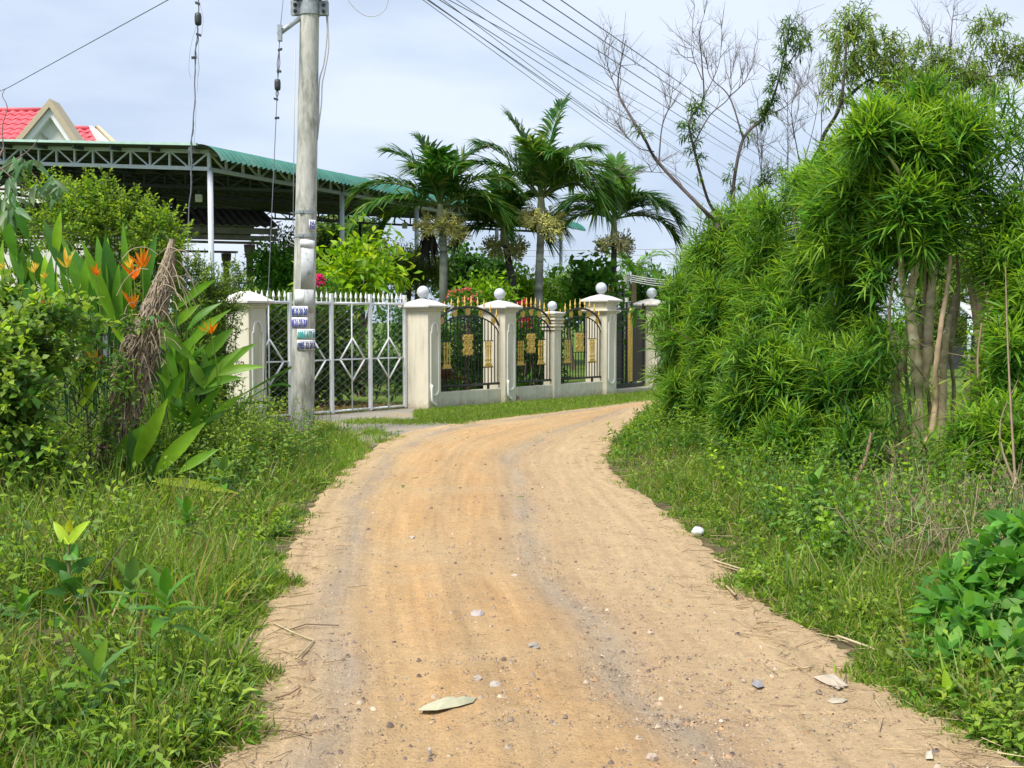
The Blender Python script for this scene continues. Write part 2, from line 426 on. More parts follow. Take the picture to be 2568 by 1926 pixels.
class MB:
    """polygon collector for hard things, world coordinates"""
    def __init__(s): s.V = []; s.Fc = []
    def add(s, V, Fc):
        n = len(s.V); s.V += [tuple(map(float, v)) for v in V]; s.Fc += [tuple(i + n for i in f) for f in Fc]
    def box(s, c, size, ax=None):
        c = np.asarray(c, float)
        ax = np.eye(3) if ax is None else np.asarray(ax, float)
        h = np.asarray(size, float) / 2
        V = [c + ax[0] * h[0] * i + ax[1] * h[1] * j + ax[2] * h[2] * k for k in (-1, 1) for j in (-1, 1) for i in (-1, 1)]
        s.add(V, [(0, 2, 3, 1), (4, 5, 7, 6), (0, 1, 5, 4), (2, 6, 7, 3), (0, 4, 6, 2), (1, 3, 7, 5)])
    def bar(s, a, b, w, h=None, up=(0, 0, 1)):
        a = np.asarray(a, float); b = np.asarray(b, float); h = w if h is None else h
        t = nrm(b - a); u = np.asarray(up, float)
        if abs(np.dot(t, u)) > 0.95: u = np.array([EN[0], EN[1], 0.0]) if abs(t[2]) > 0.9 else np.array([0, 0, 1.0])
        sd_ = nrm(np.cross(t, u)); up_ = np.cross(sd_, t)
        s.box((a + b) / 2, (np.linalg.norm(b - a), w, h), (t, sd_, up_))
    def tube(s, pts, r, sides=8, caps=True):
        pts = np.asarray(pts, float); n = len(pts); r = np.broadcast_to(np.asarray(r, float), (n,))
        T = nrm(np.gradient(pts, axis=0))
        ref = np.array([0, 0, 1.0]) if abs(nrm(pts[-1] - pts[0])[2]) < 0.9 else np.array([1.0, 0, 0])
        A = nrm(np.cross(T, ref)); B = np.cross(T, A)
        V = []; Fc = []
        for i in range(n):
            for k in range(sides):
                th = 2 * math.pi * k / sides
                V.append(pts[i] + r[i] * (A[i] * math.cos(th) + B[i] * math.sin(th)))
        for i in range(n - 1):
            for k in range(sides):
                k2 = (k + 1) % sides
                Fc.append((i * sides + k, i * sides + k2, (i + 1) * sides + k2, (i + 1) * sides + k))
        if caps:
            Fc.append(tuple(range(sides))[::-1]); Fc.append(tuple((n - 1) * sides + k for k in range(sides)))
        s.add(V, Fc)
    def lathe(s, c, prof, sides=16, axis=(0, 0, 1)):
        c = np.asarray(c, float); a = nrm(axis)
        ref = np.array([1.0, 0, 0]) if abs(a[0]) < 0.9 else np.array([0, 1.0, 0])
        U = nrm(np.cross(a, ref)); W = np.cross(a, U)
        V = []; Fc = []
        for (r, z) in prof:
            for k in range(sides):
                th = 2 * math.pi * k / sides
                V.append(c + a * z + r * (U * math.cos(th) + W * math.sin(th)))
        for i in range(len(prof) - 1):
            for k in range(sides):
                k2 = (k + 1) % sides
                Fc.append((i * sides + k, i * sides + k2, (i + 1) * sides + k2, (i + 1) * sides + k))
        Fc.append(tuple(range(sides))[::-1]); Fc.append(tuple((len(prof) - 1) * sides + k for k in range(sides)))
        s.add(V, Fc)
    def prism(s, poly, ext):
        poly = [np.asarray(p, float) for p in poly]; e = np.asarray(ext, float); n = len(poly)
        s.add(poly + [p + e for p in poly], [tuple(range(n))[::-1], tuple(range(n, 2 * n))] +
              [(i, (i + 1) % n, (i + 1) % n + n, i + n) for i in range(n)])
    def mesh(s, name, mat, smooth=False, bev=0.0):
        me = bpy.data.meshes.new(name); me.from_pydata(s.V, [], s.Fc); me.update()
        if smooth: me.polygons.foreach_set('use_smooth', np.ones(len(me.polygons), bool))
        me.materials.append(mat)
        return me
    def build(s, name, mat, parent=None, smooth=False, bev=0.0, k=None):
        o = bpy.data.objects.new(name, s.mesh(name, mat, smooth))
        put(o, parent)
        if bev:
            b = o.modifiers.new('bevel', 'BEVEL'); b.width = bev; b.segments = 2; b.limit_method = 'ANGLE'
        if smooth == 2:
            pass
        if k: o['kind'] = k
        return o

def copy_tree(o, parent=None):
    c = o.copy(); COL.objects.link(c)
    if o.name in LOC: LOC[c.name] = LOC[o.name]
    if parent is not None: c.parent = parent
    for ch in list(o.children): copy_tree(ch, c)
    return c

def smooth_path(pts, n=24):
    """Catmull-Rom through points"""
    pts = np.asarray(pts, float)
    p = np.vstack([2 * pts[0] - pts[1], pts, 2 * pts[-1] - pts[-2]])
    out = []; m = len(pts) - 1; per = max(2, n // m)
    for i in range(m):
        a, b, c, d = p[i], p[i + 1], p[i + 2], p[i + 3]
        for t in np.linspace(0, 1, per, endpoint=False):
            out.append(0.5 * (2 * b + (c - a) * t + (2 * a - 5 * b + 4 * c - d) * t * t + (3 * b - a - 3 * c + d) * t ** 3))
    out.append(pts[-1])
    return np.array(out)

def jit(pal, n, amt=0.18):
    """n random colours from a palette"""
    pal = np.asarray(pal, float)
    i = rng.integers(0, len(pal), n); j = rng.integers(0, len(pal), n); t = rng.random(n)[:, None]
    c = pal[i] * (1 - t) + pal[j] * t
    return np.clip(c * (1 + amt * rng.normal(size=(n, 1))), 0.002, 0.95)

def rdir(n, zmin=-1.0):
    v = nrm(rng.normal(size=(n * 3 + 20, 3)))
    v = v[v[:, 2] >= zmin]
    return v[:n]

# fence frame: along, out towards the road
FA = math.radians(39)
E = np.array([math.sin(FA), math.cos(FA), 0]); N_ = np.array([math.cos(FA), -math.sin(FA), 0]); Z = np.array([0, 0, 1.0])
EN = N_
C1 = G(1074, 1028)
def FP(s, d=0.0, z=0.0):          # s metres along the fence, d metres behind its front
    return C1 + E * s - N_ * d + Z * z

# ================================================================== SETTING: ground, road, driveway
nb = NB()
g = 40; ex = 400.0
xs = np.linspace(-ex, ex, g + 1); ys = np.linspace(-60, 740, g + 1)
V = np.array([(x, y, 0.0) for y in ys for x in xs])
i = np.arange(g)[:, None] * (g + 1) + np.arange(g)[None, :]
nb.add(V, np.stack([i, i + 1, i + g + 2, i + g + 1], -1).reshape(-1, 4), (0.1, 0.15, 0.03))
kind(nb.build('ground', M_GROUND, smooth=False), 'structure')

Lpx = [(546, 1926), (615, 1730), (662, 1544), (731, 1370), (766, 1300), (824, 1219), (900, 1152)]
Rpx = [(2540, 1912), (2290, 1776), (2095, 1620), (1916, 1521), (1811, 1417), (1718, 1324), (1625, 1254)]
Lw = [np.array([-0.95, -4, 0]), np.array([-0.95, 1.0, 0])] + [G(*p) for p in Lpx] + [G(1000, 1092), G(1140, 1064), G(1300, 1045), G(1450, 1027), G(1590, 1010), np.array([5.2, 26.5, 0]), np.array([6.6, 36.0, 0]), np.array([7.0, 60.0, 0])]
Rw = [np.array([2.1, -4, 0]), np.array([1.95, 1.0, 0])] + [G(*p) for p in Rpx] + [G(1540, 1190), G(1522, 1140), G(1550, 1092), G(1600, 1050), G(1650, 1028), np.array([6.2, 23.6, 0]), np.array([9.0, 34.0, 0]), np.array([9.6, 60.0, 0])]
Lp = smooth_path(Lw, 320); Rp = smooth_path(Rw, 320)
nA = 60
u = np.linspace(0, 1, nA)
Vr = Lp[:, None, :] * (1 - u)[None, :, None] + Rp[:, None, :] * u[None, :, None]
hh = 0.020 + 0.009 * np.exp(-((u - 0.42) / 0.1) ** 2) - 0.013 * np.exp(-((u - 0.25) / 0.07) ** 2) - 0.013 * np.exp(-((u - 0.62) / 0.07) ** 2)
_lf = np.cumsum(rng.normal(size=(len(Lp), 1)) * 0.0012, 0); _lf -= np.convolve(_lf[:, 0], np.ones(41) / 41, 'same')[:, None]
Vr[..., 2] = hh[None, :] + 0.0035 * rng.normal(size=Vr.shape[:2]) + np.clip(_lf, -.006, .006)
Vr[:, 0, 2] = 0.008; Vr[:, -1, 2] = 0.008
# ragged outer edge
Vr[:, 0, :2] += rng.normal(size=(len(Lp), 2)) * 0.02; Vr[:, -1, :2] += rng.normal(size=(len(Rp), 2)) * 0.02
nb = NB(); na = len(Lp)
i = np.arange(na - 1)[:, None] * nA + np.arange(nA - 1)[None, :]
QR = np.stack([i, i + 1, i + nA + 1, i + nA], -1).reshape(-1, 4)
nb.add(Vr.reshape(-1, 3), QR, (0.5, 0.3, 0.2))
road = kind(nb.build('road', M_ROAD), 'structure')
uvl = road.data.uv_layers.new(name='UVMap')
dist = np.concatenate([[0], np.cumsum(np.linalg.norm(np.diff((Lp + Rp) / 2, axis=0), axis=1))])
UVv = np.stack([np.broadcast_to(u[None, :], (na, nA)), np.broadcast_to(dist[:, None], (na, nA))], -1).reshape(-1, 2)
uvl.data.foreach_set('uv', UVv[QR.ravel()].astype(np.float32).ravel())

M_SOIL = simple('dark_verge_soil', (0.10, 0.075, 0.045), 1.0, var=0.3, scale=8, dirt=(0.065, 0.08, 0.025), dscale=3, bmp=0.4, spec=0.1)
kL = (Lp[:, 1] > -3) & (Lp[:, 1] < 15.0); kR = (Rp[:, 1] > -3) & (Rp[:, 1] < 16.0)
for kk_, arr, off in ((kL, Lp, -6.0), (kR, Rp, 2.4)):
    a_ = arr[kk_]; nb = NB(); m_ = len(a_)
    ins = a_ + np.array([0.0, 0, 0]); outp = a_ + np.array([off, 0, 0])
    V_ = np.stack([ins, outp], 1).reshape(-1, 3); V_[:, 2] = 0.004 if off < 0 else 0.0035
    i_ = np.arange(m_ - 1) * 2; nb.add(V_, np.stack([i_, i_ + 1, i_ + 3, i_ + 2], -1), (0.05, 0.05, 0.03))
    o = kind(nb.build('verge_soil', M_SOIL, smooth=False), 'structure')

def left_edge(y): return np.interp(y, Lp[:, 1], Lp[:, 0])
def right_edge(y): return np.interp(y, Rp[:, 1], Rp[:, 0])

# driveway apron in front of the white gate
ap = [FP(-3.3, 0.75), FP(0.05, 0.75), FP(0.05, -0.15), G(1110, 1052), G(1145, 1066), G(1010, 1098), G(930, 1122), G(870, 1085), G(800, 1056)]
mb = MB(); mb.prism([np.array([p[0], p[1], 0.0]) for p in ap], (0, 0, 0.006))
kind(mb.build('driveway', M_DRIVE), 'structure')

# ================================================================== gate pillars, plinth walls
def lerp_frame(s, d, z): return FP(s, d, z)

def pillar(s0, w, dep, ztop, zapex, ballr, label, tall=False, small=False, ball=True, panel=True, d0=0.0):
    base = FP(s0 + w / 2, d0 + dep / 2)
    t = thing('gate_pillar', label, 'pillar', base, 'cream wall pillars')
    mb = MB(); mb.box(base + Z * (ztop / 2 - 0.05), (w, dep, ztop + 0.1), (E, N_, Z))
    body = mb.build('shaft', M_CREAM, t, bev=0.008)
    mb = MB()
    if tall:
        mb.box(base + Z * (ztop - 0.165), (w + 0.14, dep + 0.14, 0.03), (E, N_, Z))
        mb.box(base + Z * (ztop - 0.195), (w + 0.08, dep + 0.08, 0.03), (E, N_, Z))
    if small:
        for dz, o in ((0.14, 0.05), (0.20, 0.09), (0.27, 0.05), (0.08, 0.09)):
            mb.box(base + Z * (ztop - dz), (w + o, dep + o, 0.035), (E, N_, Z))
    mb.box(base + Z * (ztop - 0.035), (w + 0.05, dep + 0.05, 0.03), (E, N_, Z))
    mb.box(base + Z * (ztop - 0.005), (w + 0.09, dep + 0.09, 0.03), (E, N_, Z))
    mb.build('neck_moulding', M_CREAM, t, bev=0.006)
    # hipped cap
    mb = MB(); ov = 0.09 if not small else 0.06
    hw, hd = w / 2 + ov, dep / 2 + ov
    z0 = ztop + 0.012; z1 = z0 + 0.035
    lo = [base + E * a * hw + N_ * b * hd + Z * z0 for a, b in ((-1, -1), (1, -1), (1, 1), (-1, 1))]
    md = [base + E * a * hw + N_ * b * hd + Z * z1 for a, b in ((-1, -1), (1, -1), (1, 1), (-1, 1))]
    mi = [base + E * a * hw * 0.55 + N_ * b * hd * 0.55 + Z * (z1 + (zapex - z1) * 0.62) for a, b in ((-1, -1), (1, -1), (1, 1), (-1, 1))]
    hi = [base + E * a * 0.05 + N_ * b * 0.05 + Z * zapex for a, b in ((-1, -1), (1, -1), (1, 1), (-1, 1))]
    Fc = [(3, 2, 1, 0), (12, 13, 14, 15)]
    for r_ in range(3):
        for k in range(4):
            k2 = (k + 1) % 4; Fc.append((r_ * 4 + k, r_ * 4 + k2, r_ * 4 + 4 + k2, r_ * 4 + 4 + k))
    mb.add(lo + md + mi + hi, Fc); mb.build('cap', M_CAP, t, bev=0.006)
    if ball:
        mb = MB(); r = ballr
        pf = [(r * 0.62, -0.02), (r * 0.5, 0.0), (r * 0.42, r * 0.25)]
        cz = r * 1.12
        for a in np.linspace(-63, 90, 14):
            pf.append((max(r * math.cos(math.radians(a)), 0.001), cz + r * math.sin(math.radians(a))))
        mb.lathe(base + Z * zapex, pf, 24); mb.build('ball_finial', M_BALL, t, smooth=True)
    if panel:
        # raised white moulding, round-headed, on the road face
        f0 = base + N_ * (dep / 2 + 0.004)
        pw = w * 0.30; zb, zt = 0.34, ztop - 0.42
        pts = [f0 - E * pw + Z * zb, f0 - E * pw + Z * zt, f0 - E * pw * 0.72 + Z * (zt + 0.02)]
        for a in np.linspace(180, 0, 11):
            pts.append(f0 + E * pw * 0.72 * math.cos(math.radians(a)) + Z * (zt + 0.05 + pw * 1.3 * math.sin(math.radians(a))))
        pts += [f0 + E * pw * 0.72 + Z * (zt + 0.02), f0 + E * pw + Z * zt, f0 + E * pw + Z * zb]
        for a in np.linspace(0, -180, 9)[1:]:
            pts.append(f0 + E * pw * math.cos(math.radians(a)) + Z * (zb + pw * 1.1 * math.sin(math.radians(a))))
        mb = MB()
        for a, b in zip(pts[:-1], pts[1:]):
            mb.bar(a, b, 0.022, 0.022)
        mb.build('panel_moulding', M_WHITE, t)
    return t

pillar(-3.74, 0.32, 0.52, 1.73, 1.92, 0, 'cream pillar beside the utility pole with a bare pyramid cap and no ball', ball=False)
pillar(0.0, 0.32, 0.52, 1.70, 1.86, 0.104, 'cream ball-topped pillar where white mesh gate meets the first black iron panel')
pillar(2.03, 0.32, 0.52, 1.70, 1.86, 0.104, 'cream ball-topped pillar standing between first and second black iron arches')
pillar(3.58, 0.22, 0.26, 1.60, 1.67, 0.092, 'short slim cream pillar with ringed neck, smallest of the ball-topped ones', small=True, panel=False, d0=0.06)
pillar(5.25, 0.36, 0.52, 1.86, 2.02, 0.116, 'tallest cream pillar with double cap beside the narrow black entrance gate', tall=True)
pillar(7.15, 0.36, 0.52, 1.80, 1.96, 0.112, 'cream ball-topped pillar half hidden by the narrow-leaved hedge')

for (a, b, lab) in ((0.32, 2.03, 'low cream plinth wall under the widest black iron arch'), (2.35, 3.60, 'low cream plinth wall between ball pillar and slim pillar'),
                    (3.79, 5.25, 'low cream plinth wall leading to the tallest pillar')):
    mb = MB(); mb.box(FP((a + b) / 2, 0.17, 0.085), (b - a - 0.004, 0.14, 0.37), (E, N_, Z))
    tag(mb.build('plinth_wall', M_CREAM, None, bev=0.01), lab, 'low wall', 'low walls under the iron panels')
mb = MB(); mb.box(FP(6.36, 0.28, 0.0), (1.55, 0.4, 0.16), (E, N_, Z))
tag(mb.build('threshold', M_CREAM, None, bev=0.01), 'pale concrete threshold under the narrow black gate', 'threshold')

# drain pipes at the feet of pillars
for s_, lab in ((0.06, 'white drain pipe elbow at the foot of the mesh gate pillar'), (2.08, 'white drain pipe elbow at the foot of the second ball pillar')):
    p0 = FP(s_, -0.03)
    mb = MB(); mb.tube(smooth_path([p0 + Z * 0.42, p0 + Z * 0.2, p0 + Z * 0.12 + E * 0.03, p0 + Z * 0.07 + E * 0.11], 14), 0.02, 8)
    tag(mb.build('drain_pipe', M_WHITE, None, smooth=True), lab, 'pipe', 'drain pipes on the pillars')

# ================================================================== wrought iron panels
def finial(mbg, p, h=0.19, lean=None):
    mbg.lathe(p, [(0.006, 0), (0.012, 0.005), (0.018, 0.02), (0.010, 0.035), (0.010, 0.05), (0.024, 0.075), (0.017, 0.10), (0.010, 0.135), (0.002, h)], 6, (0, 0, 1))

def iron_panel(a, b, label):
    dd = 0.14
    base = FP((a + b) / 2, dd)
    t = thing('iron_fence_panel', label, 'fence panel', FP((a + b) / 2, dd, 0.26), 'black and gold arched fence panels')
    w = b - a; z0 = 0.36; ztop = 1.73; zs = 1.30
    half = w / 2
    def arch(x, top, spring):      # x from -half..half
        q = min(1.0, abs(x) / half)
        return spring + (top - spring) * math.sqrt(max(0.0, 1 - (q * 0.985) ** 2)) ** 0.9 if q < 1 else spring
    def pt(x, z): return FP((a + b) / 2 + x, dd, z)
    xs_ = np.linspace(-half + 0.01, half - 0.01, 31)
    mb = MB(); mb.tube([pt(x, arch(x, ztop, zs)) for x in xs_], 0.021, 8); mb.build('arch_rail', M_BLACK, t, smooth=True)
    mb = MB(); mb.tube([pt(x, arch(x, ztop - 0.155, zs - 0.14)) for x in xs_], 0.013, 6); mb.build('inner_arch_rail', M_BLACK, t, smooth=True)
    mb = MB(); mb.tube([pt(-half, z0), pt(half, z0)], 0.022, 8); mb.build('base_rail', M_BLACK, t, smooth=True)
    for x in (-half + 0.12, half - 0.3):
        mb = MB(); mb.box(pt(x, (z0 + 0.26) / 2), (0.04, 0.03, 0.12), (E, N_, Z)); mb.build('foot', M_BLACK, t)
    nbars = int(w / 0.085)
    proto = None
    bxs = np.linspace(-half + 0.03, half - 0.03, nbars)
    cx0, cx1, cz0, cz1 = -0.15, 0.15, 0.87, 1.27
    sx = half - 0.30; sw = 0.14; sz0, sz1 = 0.66, 1.13
    for x in bxs:
        top = arch(x, ztop - 0.155, zs - 0.14)
        spans = [(z0, top)]
        if cx0 - 0.02 < x < cx1 + 0.02: spans = [(z0, cz0), (cz1, top)]
        for sg in (-1, 1):
            if abs(x - sg * sx) < sw - 0.01: spans = [(z0, sz0), (sz1, top)]
        for (p_, q_) in spans:
            mb = MB(); mb.box(pt(x, (p_ + q_) / 2), (0.014, 0.014, q_ - p_), (E, N_, Z)); mb.build('bar', M_BLACK, t)
    # horizontal stays
    for (x0, x1, zz) in ((cx0 - 0.06, cx1 + 0.06, cz0), (cx0 - 0.06, cx1 + 0.06, cz1)) + tuple((sg * sx - sw, sg * sx + sw, zz) for sg in (-1, 1) for zz in (sz0, sz1)):
        mb = MB(); mb.box(pt((x0 + x1) / 2, zz), (x1 - x0, 0.016, 0.016), (E, N_, Z)); mb.build('stay', M_BLACK, t)
    # gold spear finials
    nf = 10 if w > 1.6 else 9
    for x in np.linspace(-half + 0.07, half - 0.07, nf):
        mb = MB(); finial(mb, pt(x, arch(x, ztop, zs) + 0.012)); mb.build('spear_finial', M_GOLD, t, smooth=True)
    # medallions
    for x in np.linspace(-half * 0.82, half * 0.82, 5):
        zc = (arch(x, ztop, zs) + arch(x, ztop - 0.155, zs - 0.14)) / 2
        mb = MB()
        for k in range(12):
            th = 2 * math.pi * k / 12; th2 = 2 * math.pi * (k + 1) / 12
            mb.bar(pt(x + 0.05 * math.cos(th), zc + 0.062 * math.sin(th)), pt(x + 0.05 * math.cos(th2), zc + 0.062 * math.sin(th2)), 0.02, 0.014)
        for sg in (-1, 1):
            arcp = [pt(x + sg * (0.024 + 0.018 * math.cos(q)), zc + 0.028 * math.sin(q) + sg * 0.01) for q in np.linspace(0, 5.2, 9)]
            mb.tube(arcp, 0.010, 5)
            mb.tube([pt(x + sg * 0.008, zc - 0.05), pt(x + sg * 0.03, zc + 0.045)], 0.008, 5)
        mb.build('medallion', M_GOLD, t)
    # centre scroll plate
    mb = MB(); W_, H_ = 0.15, 0.20; zc = (cz0 + cz1) / 2
    for sx_ in (-1, 1):
        for sz_ in (-1, 1):
            ox, oz = sx_ * 0.066, sz_ * 0.095
            sp = [pt(ox + sx_ * 0.058 * (1 - q / 9) * math.cos(q), zc + oz + sz_ * 0.085 * (1 - q / 9) * math.sin(q)) for q in np.linspace(0, 7.5, 16)]
            mb.tube(sp, 0.016, 5)
            for (lx, lz) in ((0.02, 0.035), (0.085, 0.03), (0.05, 0.12), (0.10, 0.16), (0.03, 0.17), (0.11, 0.09)):
                c_ = pt(sx_ * lx, zc + sz_ * lz)
                mb.box(c_, (0.05, 0.014, 0.03), (nrm(E * sx_ + Z * sz_ * 0.8), N_, nrm(-E * sx_ * 0.8 + Z * sz_)))
    mb.box(pt(0, zc), (0.05, 0.016, 0.34), (E, N_, Z))
    mb.box(pt(0, zc), (0.24, 0.012, 0.04), (E, N_, Z))
    mb.build('scroll_plate', M_GOLD, t)
    # triple balusters each side
    for sg in (-1, 1):
        for k in (-1, 0, 1):
            c_ = pt(sg * sx + k * 0.066, sz0 + 0.008)
            mb = MB(); mb.lathe(c_ + Z * 0.10, [(0.012, 0), (0.022, 0.02), (0.012, 0.05), (0.015, 0.12), (0.017, 0.2), (0.012, 0.24), (0.023, 0.27), (0.012, 0.30), (0.02, 0.325), (0.01, 0.36)], 8)
            mb.build('baluster', M_GOLD, t, smooth=True)
        mb = MB()
        for k in (-1, 0, 1):
            for (dx, dz, r_) in ((0, 0.06, 0.03), (-0.02, 0.03, 0.022), (0.02, 0.03, 0.022), (0, 0.10, 0.016)):
                mb.lathe(pt(sg * sx + k * 0.066 + dx, sz0 + dz) - N_ * 0.012, [(r_ * 0.3, 0), (r_, 0.006), (r_ * 0.8, 0.02), (r_ * 0.2, 0.026)], 8, N_)
        mb.box(pt(sg * sx, sz0 + 0.014), (0.24, 0.016, 0.02), (E, N_, Z))
        mb.build('baluster_base', M_GOLD, t)
        mb = MB(); mb.box(pt(sg * sx, sz0 + 0.37), (0.2, 0.012, 0.014), (E, N_, Z)); mb.build('baluster_rail', M_GOLD, t)
    return t
iron_panel(0.325, 2.025, 'widest black iron arch panel with gold spears, next to the white mesh gate')
iron_panel(2.355, 3.575, 'black iron arch panel with gold spears between the ball pillar and the slim pillar')
iron_panel(3.805, 5.245, 'black iron arch panel with gold spears just before the tallest pillar')

# narrow black entrance gate with a gold strip
t = thing('iron_gate', 'narrow black iron gate with tall gold strip between the last two pillars', 'gate', FP(6.38, 0.3))
def gp(s, z, d=0.3): return FP(s, d, z)
mb = MB()
for (s_, w_) in ((5.70, 0.05), (5.93, 0.035), (6.42, 0.04), (6.62, 0.03), (7.08, 0.06)):
    mb.box(gp(s_, 0.98), (w_, 0.04, 1.76), (E, N_, Z))
mb.box(gp(6.39, 0.13), (1.42, 0.038, 0.09), (E, N_, Z)); mb.box(gp(6.39, 1.72), (1.42, 0.038, 0.06), (E, N_, Z))
mb.box(gp(6.86, 0.95), (0.42, 0.02, 1.5), (E, N_, Z))
mb.build('frame', M_BLACK, t)
for k in range(16):
    mb = MB(); mb.box(gp(6.175, 0.24 + k * 0.095), (0.47, 0.02, 0.018), (E, N_, Z)); mb.build('bar', M_BLACK, t)
mb = MB(); mb.box(gp(6.52, 0.92, 0.27), (0.16, 0.012, 1.42), (E, N_, Z))
for k in range(26):
    zz = 0.26 + k * 0.054
    mb.tube([gp(6.52 + 0.05 * math.cos(q + k), zz + 0.022 * math.sin(q + k), 0.26) for q in np.linspace(0, 4.4, 7)], 0.009, 5)
mb.build('gold_strip', M_GOLD, t)
mb = MB(); mb.lathe(gp(6.52, 1.70, 0.26), [(0.02, -0.01), (0.055, 0.0), (0.05, 0.02), (0.015, 0.024)], 14, N_); mb.build('gold_rosette', M_GOLD, t)
mb = MB()
for zz in (1.28, 0.88, 0.7, 0.55): mb.box(gp(5.78, zz), (0.1, 0.05, 0.05), (E, N_, Z))
mb.build('hinge', M_GALV, t)
# taller gate leaf standing open behind
t = thing('iron_gate', 'tall black gate leaf with gold spear tips standing open behind the tallest pillar', 'gate', FP(5.5, 1.6))
q0 = P(1500, 790, 26.5); q1 = P(1562, 790, 27.5); dq = nrm(np.array([q1[0] - q0[0], q1[1] - q0[1], 0])); wq = np.linalg.norm((q1 - q0)[:2])
q0[2] = 0; nq = np.array([dq[1], -dq[0], 0])
mb = MB()
for x in (0, wq): mb.box(q0 + dq * x + Z * 1.15, (0.07, 0.06, 2.3), (dq, nq, Z))
mb.tube([q0 + dq * x + Z * (1.85 + 0.28 * (x / wq)) for x in np.linspace(0, wq, 8)], 0.03, 6)
mb.tube([q0 + dq * x + Z * (0.15) for x in (0, wq)], 0.03, 6)
mb.box(q0 + dq * wq / 2 + Z * 0.9, (wq, 0.02, 1.5), (dq, nq, Z))
mb.build('frame', M_BLACK, t)
for x in np.linspace(0.06, wq - 0.06, 6):
    zt = 1.85 + 0.28 * x / wq
    mb = MB(); mb.box(q0 + dq * x + Z * (zt + 0.06), (0.02, 0.02, 0.14), (dq, nq, Z)); mb.build('bar', M_BLACK, t)
    mb = MB(); finial(mb, q0 + dq * x + Z * (zt + 0.12), 0.2); mb.build('spear_finial', M_GOLD, t, smooth=True)

# ================================================================== white mesh gate
GD = 0.50
t = thing('mesh_gate', 'white tubular steel gate with chain-link infill and diamond braces', 'gate', FP(-1.7, GD))
def gg(s, z, d=GD): return FP(s, d, z)
zr, zb_, zm = 1.77, 0.05, 0.87
posts = [-0.04, -0.85, -1.7, -2.55, -3.4]
for i_, s_ in enumerate(posts):
    mb = MB(); mb.box(gg(s_, 0.97), (0.055, 0.05, 1.9), (E, N_, Z)); mb.build('upright', M_WMETAL, t, bev=0.005)
for i_ in range(4):
    a, b = posts[i_] - 0.0285, posts[i_ + 1] + 0.0285
    for zz, nm, r_ in ((zr, 'top_rail', 0.024), (zb_, 'bottom_rail', 0.02), (zm, 'middle_rail', 0.012)):
        mb = MB(); mb.tube([gg(a, zz), gg(b, zz)], r_, 8); mb.build(nm, M_WMETAL, t, smooth=True)
    c_ = (a + b) / 2
    mb = MB(); mb.tube([gg(c_, zb_, GD - 0.014), gg(c_, zr, GD - 0.014)], 0.012, 6); mb.build('stile', M_WMETAL, t, smooth=True)
    dm = [gg(c_, zm + 0.34, GD - 0.03), gg(c_ + 0.27, zm, GD - 0.03), gg(c_, zm - 0.34, GD - 0.03), gg(c_ - 0.27, zm, GD - 0.03)]
    for k in range(4):
        mb = MB(); mb.tube([dm[k], dm[(k + 1) % 4]], 0.015, 6); mb.build('diamond_brace', M_WMETAL, t, smooth=True)
    for k in range(7):
        s_ = a + (b - a) * (k + 0.6) / 7.2
        mb = MB(); mb.lathe(gg(s_, zr + 0.015), [(0.008, 0), (0.010, 0.05), (0.022, 0.075), (0.018, 0.11), (0.003, 0.165)], 6); mb.build('spike', M_WMETAL, t)

def chainlink(name, mat, parent, fn, W_, H_, cell, r, k='stuff'):
    A, B = [], []
    nc = int(W_ / cell); nr = int(H_ / cell * 2 / 1.25)
    dz = H_ / nr
    for c in range(nc + 1):
        x = c * cell
        for j in range(nr):
            s1 = (j + c) % 2
            xa = x + (cell / 2 if s1 else -cell / 2); xb = x + (-cell / 2 if s1 else cell / 2)
            A.append(fn(min(max(xa, 0), W_), j * dz)); B.append(fn(min(max(xb, 0), W_), (j + 1) * dz))
    nb = NB(); nb.segs_(np.array(A), np.array(B), r, (0.5, 0.5, 0.5), 3)
    me = nb.mesh(name, mat, False); o = bpy.data.objects.new(name, me); put(o, parent)
    if k: o['kind'] = k
    return o
chainlink('wire_mesh', M_GALV, t, lambda x, z: gg(-3.4 + x, 0.06 + z, GD + 0.02), 3.36, 1.69, 0.095, 0.0019)
mb = MB(); mb.box(gg(0.02, 1.5), (0.14, 0.03, 0.02), (E, N_, Z)); mb.build('latch', M_WMETAL, t)

# ================================================================== utility pole
PD = 16.0
pb = G(757, 1088); PD = pb[1]
pt_ = P(777.3, 0, PD)
pdir = (pt_ - pb) / (pt_[2] - pb[2])         # per metre of height
def pc(z): return pb + pdir * z
R0 = 30.0 / F * PD; R1 = 23.0 / F * PD; Htop = pt_[2]
def pr_(z): return R0 + (R1 - R0) * z / Htop
t = thing('utility_pole', 'mottled grey concrete utility pole plastered with phone number stickers', 'utility pole', pb)
POLE = t
mb = MB()
zs_ = np.linspace(-0.3, 8.6, 30)
mb.tube([pc(z) for z in zs_], [pr_(z) for z in zs_], 28); mb.build('shaft', M_CONC, t, smooth=True)
def pz(py): return P(770, py, PD)[2]
def polept(px, py, off=0.003):
    z = pz(py); c = pc(z); r = pr_(z)
    # pixel offset from the axis -> angle round the shaft
    ax = 1284 + F * c[0] / (PD)
    s_ = (px - ax) / F * PD / r
    s_ = max(-0.985, min(0.985, s_)); th = math.asin(s_)
    return c, r, th, z
def wrap(c, r, th): return c + np.array([math.sin(th) * r, -math.cos(th) * r, 0])
